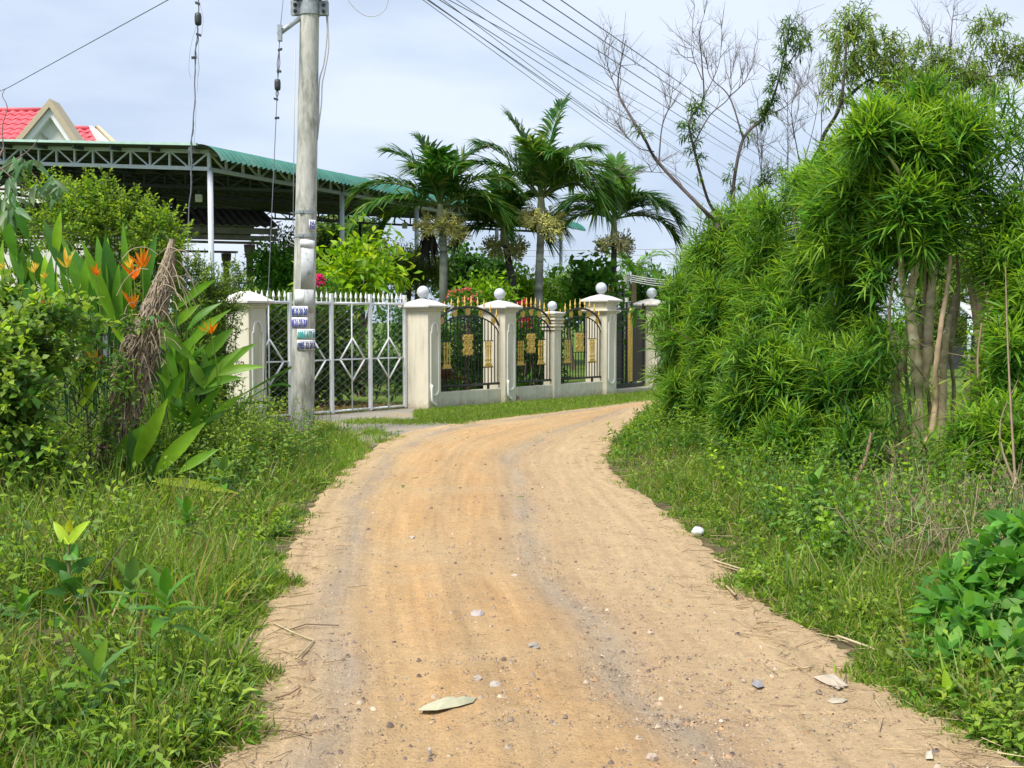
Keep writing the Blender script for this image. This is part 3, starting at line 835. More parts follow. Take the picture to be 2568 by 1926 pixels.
def sticker(name, x0, x1, y0, y1, mat, off=0.004, slant=0.0, parent=POLE):
    n = 10; V = []; Fc = []
    _, _, ta, z0 = polept(x0, y0); _, _, tb, _ = polept(x1, y0); z1 = pz(y1)
    for j, z in enumerate((z0, z1)):
        for i_ in range(n + 1):
            th = ta + (tb - ta) * i_ / n; zz = z + slant * (i_ / n - 0.5)
            V.append(wrap(pc(zz), pr_(zz) + off, th))
    for i_ in range(n): Fc.append((i_, i_ + 1, n + 2 + i_, n + 1 + i_))
    mb = MB(); mb.add(V, Fc); o = mb.build(name, mat, parent, smooth=True)
    so = o.modifiers.new('thick', 'SOLIDIFY'); so.thickness = 0.0012; so.offset = 1.0
    return o, ta, tb, z0, z1
def wrap_text(body, ta, tb, z0, z1, mat, parent, off=0.0075, fill=(0.03, 0.97, 0.08, 0.80)):
    cu = bpy.data.curves.new('number', 'FONT'); cu.body = body; cu.resolution_u = 2; cu.offset = 0.03
    ob = bpy.data.objects.new('number', cu); COL.objects.link(ob)
    dg = bpy.context.evaluated_depsgraph_get()
    me = bpy.data.meshes.new_from_object(ob.evaluated_get(dg))
    V = np.array([v.co[:] for v in me.vertices]); Fs = [tuple(p.vertices) for p in me.polygons]
    bpy.data.objects.remove(ob); bpy.data.curves.remove(cu); bpy.data.meshes.remove(me)
    V[:, :2] -= V[:, :2].min(0); V[:, :2] /= V[:, :2].max(0)
    out = []
    for v in V:
        th = ta + (tb - ta) * (fill[0] + (fill[1] - fill[0]) * v[0]); z = z1 + (z0 - z1) * (fill[2] + (fill[3] - fill[2]) * v[1])
        out.append(wrap(pc(z), pr_(z) + off, th))
    mb = MB(); mb.add(out, Fs)
    return mb.build('printed_number', mat, parent)
sticker('paper_sheet', 763, 792, 622, 729, M_PAPERG, 0.004)
sticker('paper_sheet', 761, 793, 603, 623, M_PAPER, 0.007, -0.02)
sticker('paper_sheet', 766, 790, 727, 784, M_PAPERG, 0.007)
sticker('paper_sheet', 746, 769, 727, 766, M_PAPER, 0.010)
for (x0, x1, y0, y1, pm, im, tx) in ((737, 777, 768, 793, M_PAPER, M_BLUE, '0985 32 20 20'), (736, 776, 796, 821, M_PAPERL, M_VIOLET, '0965 21 23 23'),
                                     (752, 790, 825, 850, M_PAPER, M_TEAL, '0981 677 66'), (751, 790, 852, 877, M_PAPER, M_NAVY, '0985 32 20 20')):
    o, ta, tb, z0, z1 = sticker('phone_number_sticker', x0, x1, y0, y1, pm, 0.012, 0.0)
    wrap_text(tx, ta, tb, z0, z1, im, o, 0.0155)
    # thin small-print line above the number
    mb = MB()
    for k in range(9):
        th = ta + (tb - ta) * (0.14 + 0.08 * k); th2 = th + (tb - ta) * 0.06; zz = z0 + (z1 - z0) * 0.12
        mb.add([wrap(pc(zz), pr_(zz) + 0.0155, th), wrap(pc(zz), pr_(zz) + 0.0155, th2), wrap(pc(zz - 0.007), pr_(zz) + 0.0155, th2), wrap(pc(zz - 0.007), pr_(zz) + 0.0155, th)], [(0, 1, 2, 3)])
    mb.build('small_print', im, o)
o, ta, tb, z0, z1 = sticker('number_plate', 781.5, 795, 553, 580, M_PAPER, 0.010)
wrap_text('NU', ta, tb, z0, z1, M_BLUE, o, 0.0135, (0.12, 0.9, 0.52, 0.90))
wrap_text('DX', ta, tb, z0, z1, M_BLUE, o, 0.0135, (0.12, 0.9, 0.10, 0.48))
for py in (533, 592):
    z = pz(py)
    mb = MB(); mb.lathe(pc(z), [(pr_(z) - 0.01, -0.022), (pr_(z) + 0.006, -0.02), (pr_(z) + 0.006, 0.02), (pr_(z) - 0.01, 0.022)], 28); o = mb.build('steel_strap', M_GALV, t, smooth=False)
    mb = MB(); mb.box(wrap(pc(z), pr_(z) + 0.012, -0.25), (0.06, 0.02, 0.034)); mb.build('buckle', M_GALV, o)
# big clamp collar with lugs and bolts near the top
z = pz(21)
mb = MB(); rr = pr_(z)
mb.lathe(pc(z), [(rr - 0.01, -0.095), (rr + 0.016, -0.09), (rr + 0.016, 0.09), (rr - 0.01, 0.095)], 28)
for sg in (-1, 1):
    mb.box(pc(z) + np.array([sg * (rr + 0.055), -0.03, 0]), (0.13, 0.02, 0.18))
    mb.box(pc(z) + np.array([sg * (rr + 0.055), 0.03, 0]), (0.13, 0.02, 0.18))
cl = mb.build('clamp_collar', M_GALV, t)
for sg in (-1, 1):
    for dz in (0.035, -0.045):
        c_ = pc(z) + np.array([sg * (rr + 0.06), -0.055, dz])
        mb = MB(); mb.lathe(c_, [(0.026, -0.02), (0.026, 0.012), (0.014, 0.013), (0.014, 0.05)], 6, (0, -1, 0)); mb.build('bolt', M_DARKM, cl)
z = pz(-6); mb = MB(); rr = pr_(z)
mb.lathe(pc(z), [(rr - 0.01, -0.045), (rr + 0.03, -0.04), (rr + 0.03, 0.06), (rr - 0.01, 0.065)], 20); mb.box(pc(z) + np.array([0.12, -0.1, 0]), (0.2, 0.05, 0.08)); mb.box(pc(z) + np.array([-0.14, -0.1, 0]), (0.12, 0.05, 0.12))
mb.build('upper_clamp', M_DARKM, t)
# stand-off arm for the stay wire
a0 = P(757, 42, PD); a1 = P(700, 84, PD - 0.35)
mb = MB(); mb.tube([a0, a1], 0.033, 12); arm = mb.build('stay_arm', M_GALV, t, smooth=True)
mb = MB(); mb.box(P(702, 83, PD - 0.35), (0.05, 0.07, 0.2)); mb.build('arm_bracket', M_GALV, arm)
# service cables running down beside the shaft
mb = MB()
mb.tube(smooth_path([P(815, -30, PD), P(819, 40, PD), P(820, 90, PD), P(812, 160, PD), P(801, 205, PD), P(799, 300, PD), P(796, 350, PD)], 40), 0.009, 6)
mb.tube(smooth_path([P(821, -30, PD), P(822, 60, PD), P(824, 120, PD), P(815, 175, PD), P(808, 210, PD), P(806, 260, PD), P(800, 310, PD), P(796, 350, PD)], 40), 0.009, 6)
mb.tube(smooth_path([P(739, 558, PD), P(730, 575, PD), P(721, 595, PD), P(724, 604, PD), P(738, 613, PD)], 20), 0.006, 5)
mb.tube([P(741, 110, PD) + np.array([0, -0.02, 0]), P(735, 560, PD)], 0.006, 5)
mb.build('service_cable', M_CABLEL, t, smooth=True)

# stay wires
def insulator_set(t, path_at, items):
    for (py, kind_) in items:
        c_ = path_at(py)
        mb = MB()
        if kind_ == 'egg':
            mb.lathe(c_, [(0.012, -0.075), (0.034, -0.065), (0.04, -0.03), (0.04, 0.03), (0.034, 0.065), (0.012, 0.075)], 10); mb.build('insulator', M_DARKM, t, smooth=True)
        else:
            mb.box(c_ + np.array([random.choice((-1, 1)) * 0.012, 0, 0]), (0.055, 0.03, 0.026), (nrm(np.array([1, 0, random.uniform(-.4, .4)])), np.array([0, 1.0, 0]), nrm(np.array([0, 0, 1.0])))); mb.build('wire_clip', M_DARKM, t)
t = thing('stay_wire', 'stay wire with dark insulator running down from the pole arm', 'stay wire', G(655, 1065), 'stay wires')
w_top = P(712, -20, PD - 0.35); w_arm = P(702, 80, PD - 0.35); w_bot = P(655, 1068, PD - 0.6); w_bot[2] = -0.1
def on2(py):
    if py < 80: k = (py + 20) / 100; return w_top * (1 - k) + w_arm * k
    k = (py - 80) / (1068 - 80); return w_arm * (1 - k) + w_bot * k
pth = [on2(y) for y in (-20, 80, 120, 190, 205, 240, 290, 500, 800, 1068)]
for i_ in (3, 5): pass
mb = MB(); mb.tube(pth, 0.0055, 5); mb.build('wire', M_CABLE, t, smooth=True)
for (ya, yb) in ((120, 190), (215, 238)):
    m_ = (on2(ya) + on2(yb)) / 2
    for sg in (-1, 1):
        mb = MB(); mb.tube([on2(ya), m_ + np.array([sg * 0.018, 0, 0]), on2(yb)], 0.005, 4); mb.build('wire_loop', M_CABLE, t)
insulator_set(t, on2, [(122, 'c'), (174, 'c'), (206, 'egg'), (240, 'c'), (285, 'c')])
t = thing('stay_wire', 'frayed stay wire hanging before the green roof with large dark insulator', 'stay wire', G(440, 1130), 'stay wires')
w_top = P(499, -30, 14.0); w_bot = P(470, 640, 14.0)
def on1(py): k = (py + 30) / 670.0; return w_top * (1 - k) + w_bot * k + np.array([0.008 * math.sin(py * 0.031) + .004 * math.sin(py * .083), 0, 0])
end = G(440, 1130, -0.1)
pth = [on1(y) for y in np.linspace(-30, 640, 40)] + [end]
mb = MB(); mb.tube(pth, 0.0075, 5); mb.build('wire', M_CABLE, t, smooth=True)
for ph in (0, 2.1):
    q = [on1(y) + np.array([(0.006 + .006 * math.sin(y * .02)) * math.sin(y * 0.14 + ph + math.sin(y * .03)), 0.006, 0]) for y in np.linspace(90, 560, 110)]
    mb = MB(); mb.tube(q, 0.004, 4); mb.build('loose_strand', M_CABLE, t)
for (ys_, amp) in (((60, 115, 170, 195), -0.075), ((130, 165, 190), 0.05), ((250, 300, 380), 0.03), ((10, 45, 90), 0.06), ((70, 120, 230), 0.035)):
    q = [on1(y) + np.array([amp * math.sin(math.pi * (i_ + 0.2) / len(ys_)), 0, 0]) for i_, y in enumerate(ys_)]
    mb = MB(); mb.tube(smooth_path(q, 14), 0.0018, 3); mb.build('frayed_thread', M_CABLE, t)
insulator_set(t, on1, [(8, 'c'), (47, 'egg'), (86, 'c'), (143, 'c')])

# overhead cables
cab = [((1061, 0), (1403, 249), 0.006), ((1072, 0), (1410, 232), 0.008), ((1076, 0), (1420, 245), 0.006), ((1103, 0), (1432, 209), 0.008), ((1112, 0), (1460, 262), 0.006),
       ((1126, 0), (1582, 247), 0.007), ((1145, 0), (1560, 280), 0.006), ((1181, 0), (1480, 197), 0.006), ((1248, 0), (1700, 288), 0.009), ((1304, 0), (1700, 257), 0.009), ((1361, 0), (1700, 228), 0.009), ((1407, 0), (1700, 204), 0.009)]
nm_ = ['lowest', 'second', 'third', 'fourth', 'fifth', 'sixth', 'seventh', 'eighth', 'ninth', 'tenth', 'eleventh', 'topmost']
for k, ((xa, ya), (xb, yb), r) in enumerate(cab):
    sl = (yb - ya) / (xb - xa)
    pts = []
    for q in np.linspace(0, 1, 26):
        px = xa - 80 + q * 900; py = ya + sl * (px - xa)
        D = 1.0 / ((1 - q) / 14.0 + q / 75.0)
        p = P(px, py, D)
        pts.append(p)
    mb = MB(); mb.tube(pts, r * .85, 5)
    tag(mb.build('overhead_cable', M_CABLE, None, smooth=True), 'dark overhead cable crossing the sky above the palms, %s one counted upwards' % nm_[k], 'cable', 'overhead cables')
mb = MB(); mb.tube([P(-40, 245, 26), P(20, 220, 26), P(430, -5, 20), P(480, -35, 19)], 0.009, 5)
tag(mb.build('overhead_cable', M_CABLE, None, smooth=True), 'lone thin cable slanting down over the pink tiled gables', 'cable')
mb = MB(); mb.tube(smooth_path([P(866, -20, 14), P(880, 10, 14), P(910, 36, 14), P(938, 41, 14), P(962, 28, 14), P(972, 8, 14), P(976, -20, 14)], 30), 0.005, 5)
tag(mb.build('overhead_cable', M_CABLEL, None, smooth=True), 'thin slack cable loop hanging at the top edge, right of the pole', 'cable')
for k, yy in enumerate((622, 636)):
    mb = MB(); mb.tube(smooth_path([P(1100, yy, 90), P(1350, yy + 6, 95), P(1700, yy + 2, 100)], 12), 0.03, 4)
    tag(mb.build('overhead_cable', M_CABLEL, None, smooth=True), 'faint far cable low in the sky behind the palm trunks, %s of two' % ('upper', 'lower')[k], 'cable', 'faint far cables')

# ================================================================== big green-roofed canopy
KA = np.array([P(527, 428, 24.0)[0], 24.0, 0])            # front corner post foot
KE = nrm(np.array([7.66, 17.3, 0])); KN = np.array([-KE[1], KE[0], 0])   # along the eave, and away from it (uphill)
KH = P(527, 428, 24.0)[2]                                   # underside of the truss at the corner
SL = 0.075; KL = 19.2; KW = 17.0
def KP(l, s, z=0.0): return KA + KE * l + KN * s + Z * z
t = thing('canopy', 'large open steel canopy with a curved green corrugated roof edge', 'canopy', KA)
CAN = t
def zr_(s): return KH + 0.44 + SL * s                       # roof sheet height
TD = 0.34
plines = [0.0, 4.9, 8.6, 13.7, KL - 0.2]
# posts
for l in plines:
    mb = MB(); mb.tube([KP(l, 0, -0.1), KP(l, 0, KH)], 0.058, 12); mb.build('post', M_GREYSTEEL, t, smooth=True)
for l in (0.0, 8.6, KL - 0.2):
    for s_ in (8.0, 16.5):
        mb = MB(); mb.tube([KP(l, s_, -0.1), KP(l, s_, KH + SL * s_)], 0.058, 10); mb.build('post', M_SHADEDSTEEL if l else M_GREYSTEEL, t, smooth=True)
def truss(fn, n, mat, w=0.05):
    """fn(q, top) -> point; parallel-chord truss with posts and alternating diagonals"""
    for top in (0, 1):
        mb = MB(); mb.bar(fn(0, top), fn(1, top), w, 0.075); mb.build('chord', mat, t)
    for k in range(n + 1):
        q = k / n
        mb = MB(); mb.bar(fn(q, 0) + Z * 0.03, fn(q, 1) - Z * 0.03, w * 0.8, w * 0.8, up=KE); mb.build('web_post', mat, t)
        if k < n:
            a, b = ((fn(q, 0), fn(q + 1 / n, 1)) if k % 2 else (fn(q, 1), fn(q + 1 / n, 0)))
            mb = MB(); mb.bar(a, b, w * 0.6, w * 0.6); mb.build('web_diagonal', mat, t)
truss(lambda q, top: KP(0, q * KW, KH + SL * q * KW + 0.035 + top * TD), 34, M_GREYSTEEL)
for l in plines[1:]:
    truss(lambda q, top, l=l: KP(l, q * KW, KH + SL * q * KW + 0.035 + top * TD), 26, M_SHADEDSTEEL)
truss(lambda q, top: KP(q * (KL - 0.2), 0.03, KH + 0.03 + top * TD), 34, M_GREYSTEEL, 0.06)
truss(lambda q, top: KP(q * (KL - 0.2), KW * 0.5, KH + SL * KW * .5 + 0.03 + top * TD), 28, M_SHADEDSTEEL, 0.05)
truss(lambda q, top: KP(q * (KL - 0.2), KW, KH + SL * KW + 0.03 + top * TD), 28, M_SHADEDSTEEL, 0.05)
for s_ in np.arange(0.25, KW, 1.0):
    mb = MB(); mb.bar(KP(-0.32, s_, zr_(s_) - 0.055), KP(KL + 0.3, s_, zr_(s_) - 0.055), 0.05, 0.085); mb.build('purlin', M_GREYSTEEL if s_ < 0.3 else M_SHADEDSTEEL, t)
# corrugated sheets with curved-down eave
prof = [(KW + 0.3, zr_(KW + 0.3))] + [(s_, zr_(s_)) for s_ in np.linspace(KW, 0.0, 12)]
cr_ = 0.62
for a in np.linspace(0, 62, 9)[1:]:
    aa = math.radians(a); prof.append((-cr_ * math.sin(aa) * 0.95, zr_(0) - cr_ * (1 - math.cos(aa)) * 0.9))
prof = np.array(prof)
tang = np.gradient(prof, axis=0); tang = nrm(tang); nrm2 = np.stack([tang[:, 1], -tang[:, 0]], 1)
nrm2 *= np.sign(nrm2[:, 1:2] + 1e-6)
pitch = 0.17; per_sheet = 6
nsheet = int(round((KL + 0.75) / (pitch * per_sheet)))
def roof_sheet_mesh():
    lx = np.linspace(0, pitch * per_sheet, per_sheet * 6 + 1)
    hc = 0.036 * np.cos(2 * np.pi * lx / pitch)
    nb = NB()
    for off in (0, ):
        V = np.zeros((len(prof), len(lx), 3))
        for i_, (s_, z_) in enumerate(prof):
            for j, l in enumerate(lx):
                q = nrm2[i_] * hc[j]
                V[i_, j] = KE * l + KN * (s_ + q[0]) + Z * (z_ + q[1])
        n1, n2 = V.shape[:2]
        i = np.arange(n1 - 1)[:, None] * n2 + np.arange(n2 - 1)[None, :]
        nb.add(V.reshape(-1, 3), np.stack([i, i + 1, i + n2 + 1, i + n2], -1).reshape(-1, 4), (0.05, 0.3, 0.22))
    return nb.mesh('roof_sheet', M_GREENROOF)
rsm = roof_sheet_mesh()
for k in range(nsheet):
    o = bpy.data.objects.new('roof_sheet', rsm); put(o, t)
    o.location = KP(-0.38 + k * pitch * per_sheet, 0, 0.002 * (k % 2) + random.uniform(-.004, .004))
# pale flashing along the front verge
mb = MB(); mb.bar(KP(-0.40, 0.0, zr_(0) + 0.028), KP(-0.40, KW, zr_(KW) + 0.028), 0.06, 0.05); mb.build('verge_flashing', simple('green_flashing', (0.40, 0.55, 0.50), 0.5), t)
for (px, py, D) in ((499, 497, 27.5), (1015, 566, 36.0)):
    c_ = P(px, py, D)
    t2 = thing('flood_lamp', 'grey box flood lamp hanging under the canopy %s' % ('near the front corner post' if px < 600 else 'at its far truss'), 'lamp', c_, 'flood lamps under the canopy')
    mb = MB(); mb.box(c_, (0.15, 0.12, 0.17)); mb.build('housing', M_WHITE, t2, bev=0.01)
    mb = MB(); mb.box(c_ + Z * 0.13, (0.04, 0.04, 0.1)); mb.build('bracket', M_DARKM, t2)

# ---------------------------------------------------------- low hut under the canopy
HD = 30.0
hr = P(690, 572, HD)
HE = nrm(np.array([-0.93, -0.36, 0])); HN = np.array([HE[1], -HE[0], 0])     # along the eave towards the near side; to the back
t = thing('open_hut', 'low open hut with weathered cement-sheet roof on round brown columns', 'hut', np.array([hr[0] - 2, hr[1], 0]))
def HP(a, b, z): return np.array([hr[0], hr[1], 0]) + HE * a + np.array([-0.36, 0.93, 0]) * b + Z * z
ztop_ = hr[2]
mb = MB(); V = []
na_, nb_ = 120, 2
for a in np.linspace(-0.05, 6.0, na_):
    for (b, z) in ((-0.25, ztop_ - 0.0), (2.2, ztop_ + 0.62), (4.6, ztop_)):
        V.append(HP(a, b, z + 0.022 * math.cos(a * 2 * math.pi / 0.2)))
Fc = [(i_ * 3 + k, (i_ + 1) * 3 + k, (i_ + 1) * 3 + k + 1, i_ * 3 + k + 1) for i_ in range(na_ - 1) for k in range(2)]
mb.add(V, Fc); o = mb.build('roof_sheet', M_BROWNROOF, t); so = o.modifiers.new('t', 'SOLIDIFY'); so.thickness = 0.02
for dz, hh_ in ((-0.10, 0.15), (-0.27, 0.12)):
    mb = MB(); mb.box(HP(2.98, -0.14 + 0.06 * (dz < -.2), ztop_ + dz), (6.0, 0.03, hh_), (HE, np.array([-0.36, 0.93, 0]), Z)); mb.build('fascia_board', M_BROWNROOF, t)
mb = MB(); mb.bar(HP(0.3, 0.05, ztop_ - 0.38), HP(5.9, 0.05, ztop_ - 0.38), 0.08, 0.06); mb.bar(HP(0.3, 4.3, ztop_ - 0.38), HP(5.9, 4.3, ztop_ - 0.38), 0.08, 0.06); mb.build('eave_beam', M_COLUMN, t)
for (a, b) in ((0.62, 0.1), (2.35, 0.1), (4.2, 0.1), (0.62, 4.3), (2.35, 4.3), (4.2, 4.3)):
    c_ = HP(a, b, 0)
    mb = MB(); mb.lathe(c_, [(0.10, -0.1), (0.092, 0.2), (0.085, ztop_ - 0.75), (0.12, ztop_ - 0.72), (0.10, ztop_ - 0.66), (0.13, ztop_ - 0.6), (0.14, ztop_ - 0.42)], 14); mb.build('column', M_COLUMN, t, smooth=True)

# ================================================================== house with pink tiles
HDp = 46.0
base = P(120, 420, HDp)
t = thing('house', 'pale house with pink tiled roofs and a gable bearing a dove relief', 'house', np.array([base[0], HDp + 4, 0]))
apex = P(124, 247, HDp); gl = P(14, 378, HDp); gr = P(222, 392, HDp)
yd = np.array([0, 1.0, 0])
zeave = gl[2]
# body
mb = MB(); x0 = P(-60, 400, HDp)[0]; x1 = P(215, 400, HDp)[0]
mb.box(((x0 + x1) / 2, HDp + 4.8, (zeave - 0.2) / 2), (x1 - x0, 9, zeave - 0.2)); mb.build('wall', M_GABLE, t)
# gable wall, set back under its fascia
def tri(off, inset):
    c = (apex + gl + gr) / 3
    return [c + (q - c) * inset + yd * off for q in (gl, gr, apex)]
mb = MB(); mb.prism(tri(0.45, 0.92), yd * 0.2); mb.build('gable_wall', M_GABLE, t)
def chevron(w0, w1, y0, th, mat, name):
    """an upturned V following the gable, between two offsets below its outer line"""
    def line(w):
        out = []
        for a, b, dn in ((gl, apex, 1), (apex, gr, 1)):
            t1 = nrm(b - a); n1 = np.array([t1[2], 0, -t1[0]]); out.append((a + n1 * w, b + n1 * w, t1))
        (a0, b0, t0), (a1, b1, t1) = out
        k = ((a1[0] - a0[0]) * t1[2] - (a1[2] - a0[2]) * t1[0]) / (t0[0] * t1[2] - t0[2] * t1[0])
        return a0, a0 + t0 * k, b1
    A, B = line(w0), line(w1)
    for q in (0, 1):
        mb = MB(); mb.prism([A[q] + yd * y0, A[q + 1] + yd * y0, B[q + 1] + yd * y0, B[q] + yd * y0], yd * th); mb.build(name, mat, t)
chevron(0.0, 0.19, 0.0, 1.0, M_TAN, 'rake_board')
chevron(0.195, 0.40, 0.14, 0.8, M_WHITE, 'inner_trim')
# dove relief: spread wings and fan tail (a plain plaster bird)
dc = P(122, 360, HDp) + yd * 0.40
def dv(px, py): return P(px, py, HDp) + yd * 0.41
mb = MB()
mb.tube([dv(116, 366), dv(122, 361), dv(129, 356), dv(134, 352)], [0.03, 0.09, 0.08, 0.03], 8)
for k in range(8):
    q = k / 7.0
    a = dv(119 - 1 * q, 361 + 2 * q); tip = dv(93 + 10 * q, 330 + 26 * q)
    mb.tube([a, (a + tip) / 2 + Z * 0.05, tip], [0.05, 0.05, 0.012], 5)
for k in range(6):
    q = k / 5.0
    a = dv(130, 356); tip = dv(160 - 3 * q, 353 + 12 * q)
    mb.tube([a, (a + tip) / 2 + Z * 0.02, tip], [0.04, 0.045, 0.012], 5)
mb.tube([dv(133, 352), dv(136, 350)], [0.06, 0.03], 6)
mb.build('dove_relief', M_RELIEF, t, smooth=True)
# tiles
def tile_mesh(wd, ln):
    n = 7; V = []; Fc = []
    xs_ = np.linspace(0, wd, n); hz = 0.035 * np.sin(np.linspace(0, 2 * np.pi, n))
    for (yy, up_) in ((0, 0.045), (ln, 0.0)):
        for x_, h_ in zip(xs_, hz): V.append((x_, yy, h_ + up_))
    for x_, h_ in zip(xs_, hz): V.append((x_, 0, h_ + 0.0))
    for i_ in range(n - 1):
        Fc.append((i_, i_ + 1, n + i_ + 1, n + i_)); Fc.append((2 * n + i_, 2 * n + i_ + 1, i_ + 1, i_))
    me = bpy.data.meshes.new('roof_tile'); me.from_pydata(V, [], Fc); me.update(); me.materials.append(M_TILE)
    return me
TW, TLn = 0.36, 0.40
tme = tile_mesh(TW + 0.01, TLn + 0.06)
def tiled(ridge0, rdir_, ddown, nu, nv, name):
    """tiles from a ridge point: rdir_ along the ridge, ddown down the slope"""
    nn = nrm(np.cross(rdir_, -ddown)); 
    if nn[2] < 0: nn = -nn
    mb = MB(); a = ridge0 - nn * 0.05; b = a + rdir_ * TW * nu; mb.prism([a, b, b + ddown * TLn * nv, a + ddown * TLn * nv], -nn * 0.12); dk = mb.build('roof_deck', M_TAN, t)
    M = Matrix(((rdir_[0], -ddown[0], nn[0], 0), (rdir_[1], -ddown[1], nn[1], 0), (rdir_[2], -ddown[2], nn[2], 0), (0, 0, 0, 1)))
    for v in range(nv):
        for u_ in range(nu):
            o = bpy.data.objects.new('tile', tme); put(o, t)
            p = ridge0 + rdir_ * TW * u_ + ddown * TLn * (v + 1) + nn * random.uniform(-.004, .004)
            mm = M.copy(); mm.translation = Vector(p); o.matrix_basis = mm
    mb = MB(); mb.tube([ridge0 + nn * 0.03, ridge0 + nn * 0.03 + rdir_ * TW * nu], 0.09, 8); mb.build('ridge_cap', M_TILE, t, smooth=True)
dn_ = nrm(np.array([0, -0.80, -0.60]))
rA = P(-60, 277, HDp + 3.2)
tiled(rA, nrm(np.array([1.0, 0.0, 0.0])), dn_, 8, 7, 'a')
rB = P(168, 321, HDp + 4.2); rBd = nrm(np.array([1.0, 0.15, -0.02]))
tiled(rB, rBd, nrm(np.array([0.42, -0.72, -0.55])), 3, 6, 'b')
# end parapet: white inner face, tan outer
pa = P(241, 316, HDp + 4.3); pbb = P(302, 380, HDp + 1.8)
for (o_, wd, mat, nm) in ((np.array([-0.30, 0, 0]), 0.30, M_WHITE, 'inner_trim'), (np.array([0.0, 0, 0.02]), 0.26, M_TAN, 'rake_board')):
    mb = MB(); mb.prism([pa + o_, pbb + o_, pbb + o_ + np.array([wd, 0, 0]) * 0.96, pa + o_ + np.array([wd, 0, 0]) * 0.5], np.array([0, 0.05, -0.3])); mb.build(nm, mat, t)
mb = MB(); mb.prism([pa + np.array([-0.02, 0, 0.0]), pa + np.array([0.12, 0, 0.0]), P(228, 332, HDp + 5.2) + np.array([0.1, 0, 0]), P(223, 332, HDp + 5.2)], np.array([0, 0.1, -0.2])); mb.build('rake_board', M_TAN, t)

# ================================================================== far utility pole
fp = P(1571, 800, 60); fp[2] = 0
t = thing('utility_pole', 'slim pale utility pole far behind the narrow black gate', 'utility pole', fp)
mb = MB(); mb.tube([fp, P(1571, 685, 60)], [0.17, 0.12], 10); mb.build('shaft', M_CONC, t, smooth=True)
mb = MB(); mb.box(P(1571, 694, 60), (0.5, 0.12, 0.1)); mb.build('crossarm', M_GALV, t)
for k in range(4):
    a = P(1571, 688 + k * 5, 60)
    mb = MB(); mb.tube(smooth_path([a, (a + P(1760, 704 + k * 6, 40)) / 2 - Z * 0.1, P(1760, 704 + k * 6, 40)], 10), 0.018, 4)
    tag(mb.build('far_cable', M_CABLEL, None), 'pale cable strung from the slim far pole, number %s from its top' % ('one', 'two', 'three', 'four')[k], 'cable', 'cables of the far pole')
    mb = MB(); mb.tube([a, P(1530, 705 + k * 8, 62)], 0.014, 4); mb.build('dropper', M_CABLEL, t)

# far shed in the field behind the multi-stemmed tree
t = thing('shed', 'small far shed with pale tin roof and pale blue post beyond the wire fence', 'shed', P(2470, 900, 34) * np.array([1, 1, 0]))
ra, rb_ = P(2435, 795, 34), P(2580, 838, 34)
mb = MB(); mb.prism([ra, rb_, rb_ + np.array([0.6, 3, 0.5]), ra + np.array([0.6, 3, 0.5])], (0, 0, 0.05)); mb.build('roof', M_SHEETROOF, t)
mb = MB(); c_ = P(2436, 850, 34); mb.tube([c_ * np.array([1, 1, 0]), P(2436, 800, 34)], 0.12, 8); mb.build('post', simple('pale_blue_paint', (0.42, 0.5, 0.55), 0.7), t, smooth=True)
mb = MB(); mb.box(((ra[0] + rb_[0]) / 2, 36.5, 0.8), (rb_[0] - ra[0], 0.1, 1.6)); mb.build('back_wall', M_DARKM, t)
pp = P(2478, 905, 30)
mb = MB(); mb.tube([pp * np.array([1, 1, 0]), P(2476, 855, 30)], 0.09, 7); tag(mb.build('fence_post', M_CONC, None), 'short pale concrete post standing in front of the far shed', 'post')

# ================================================================== PLANTS
GRN = lambda *a: [np.array(c) for c in a]
PAL_WILLOW = GRN((0.055, 0.175, 0.03), (0.09, 0.24, 0.032), (0.15, 0.32, 0.034), (0.042, 0.14, 0.03))
PAL_YOUNG = np.array((0.34, 0.50, 0.04))
PAL_DARK = GRN((0.03, 0.095, 0.02), (0.05, 0.14, 0.024), (0.075, 0.18, 0.028))
PAL_MID = GRN((0.05, 0.16, 0.018), (0.085, 0.22, 0.022), (0.13, 0.28, 0.025))
PAL_LIME = GRN((0.20, 0.36, 0.016), (0.28, 0.44, 0.02), (0.13, 0.28, 0.018))
PAL_OLIVE = GRN((0.08, 0.12, 0.02), (0.12, 0.17, 0.025), (0.06, 0.10, 0.02))
PAL_PALE = GRN((0.12, 0.24, 0.07), (0.17, 0.30, 0.09), (0.22, 0.36, 0.06), (0.08, 0.18, 0.05))
PAL_GRASS = GRN((0.11, 0.21, 0.018), (0.18, 0.28, 0.025), (0.25, 0.345, 0.05), (0.06, 0.15, 0.018))
PAL_STRAW = GRN((0.36, 0.29, 0.13), (0.28, 0.21, 0.09), (0.42, 0.36, 0.18))
BARKC = np.array((0.20, 0.15, 0.10))

def E_(px, py, D, rx, ry, rd):
    """ellipsoid from its centre seen in the photograph, its pixel half-sizes and its depth half-size in metres"""
    return (P(px, py, D), np.array([rx * D / F, rd, ry * D / F]))

def sample_ells(ells, n, rmin=0.55, rmax=1.0, zmin=-0.75):
    w = np.array([np.prod(e[1]) ** (2 / 3.0) for e in ells]); idx = rng.choice(len(ells), n, p=w / w.sum())
    d = nrm(rng.normal(size=(n, 3))); d[:, 2] = np.where(d[:, 2] < zmin, -d[:, 2], d[:, 2])
    r = rmin + (rmax - rmin) * rng.random(n) ** 0.7
    c = np.array([e[0] for e in ells])[idx]; R = np.array([e[1] for e in ells])[idx]
    p = c + d * R * r[:, None]
    out = nrm(d / np.maximum(R, 0.05))
    return p, out, r

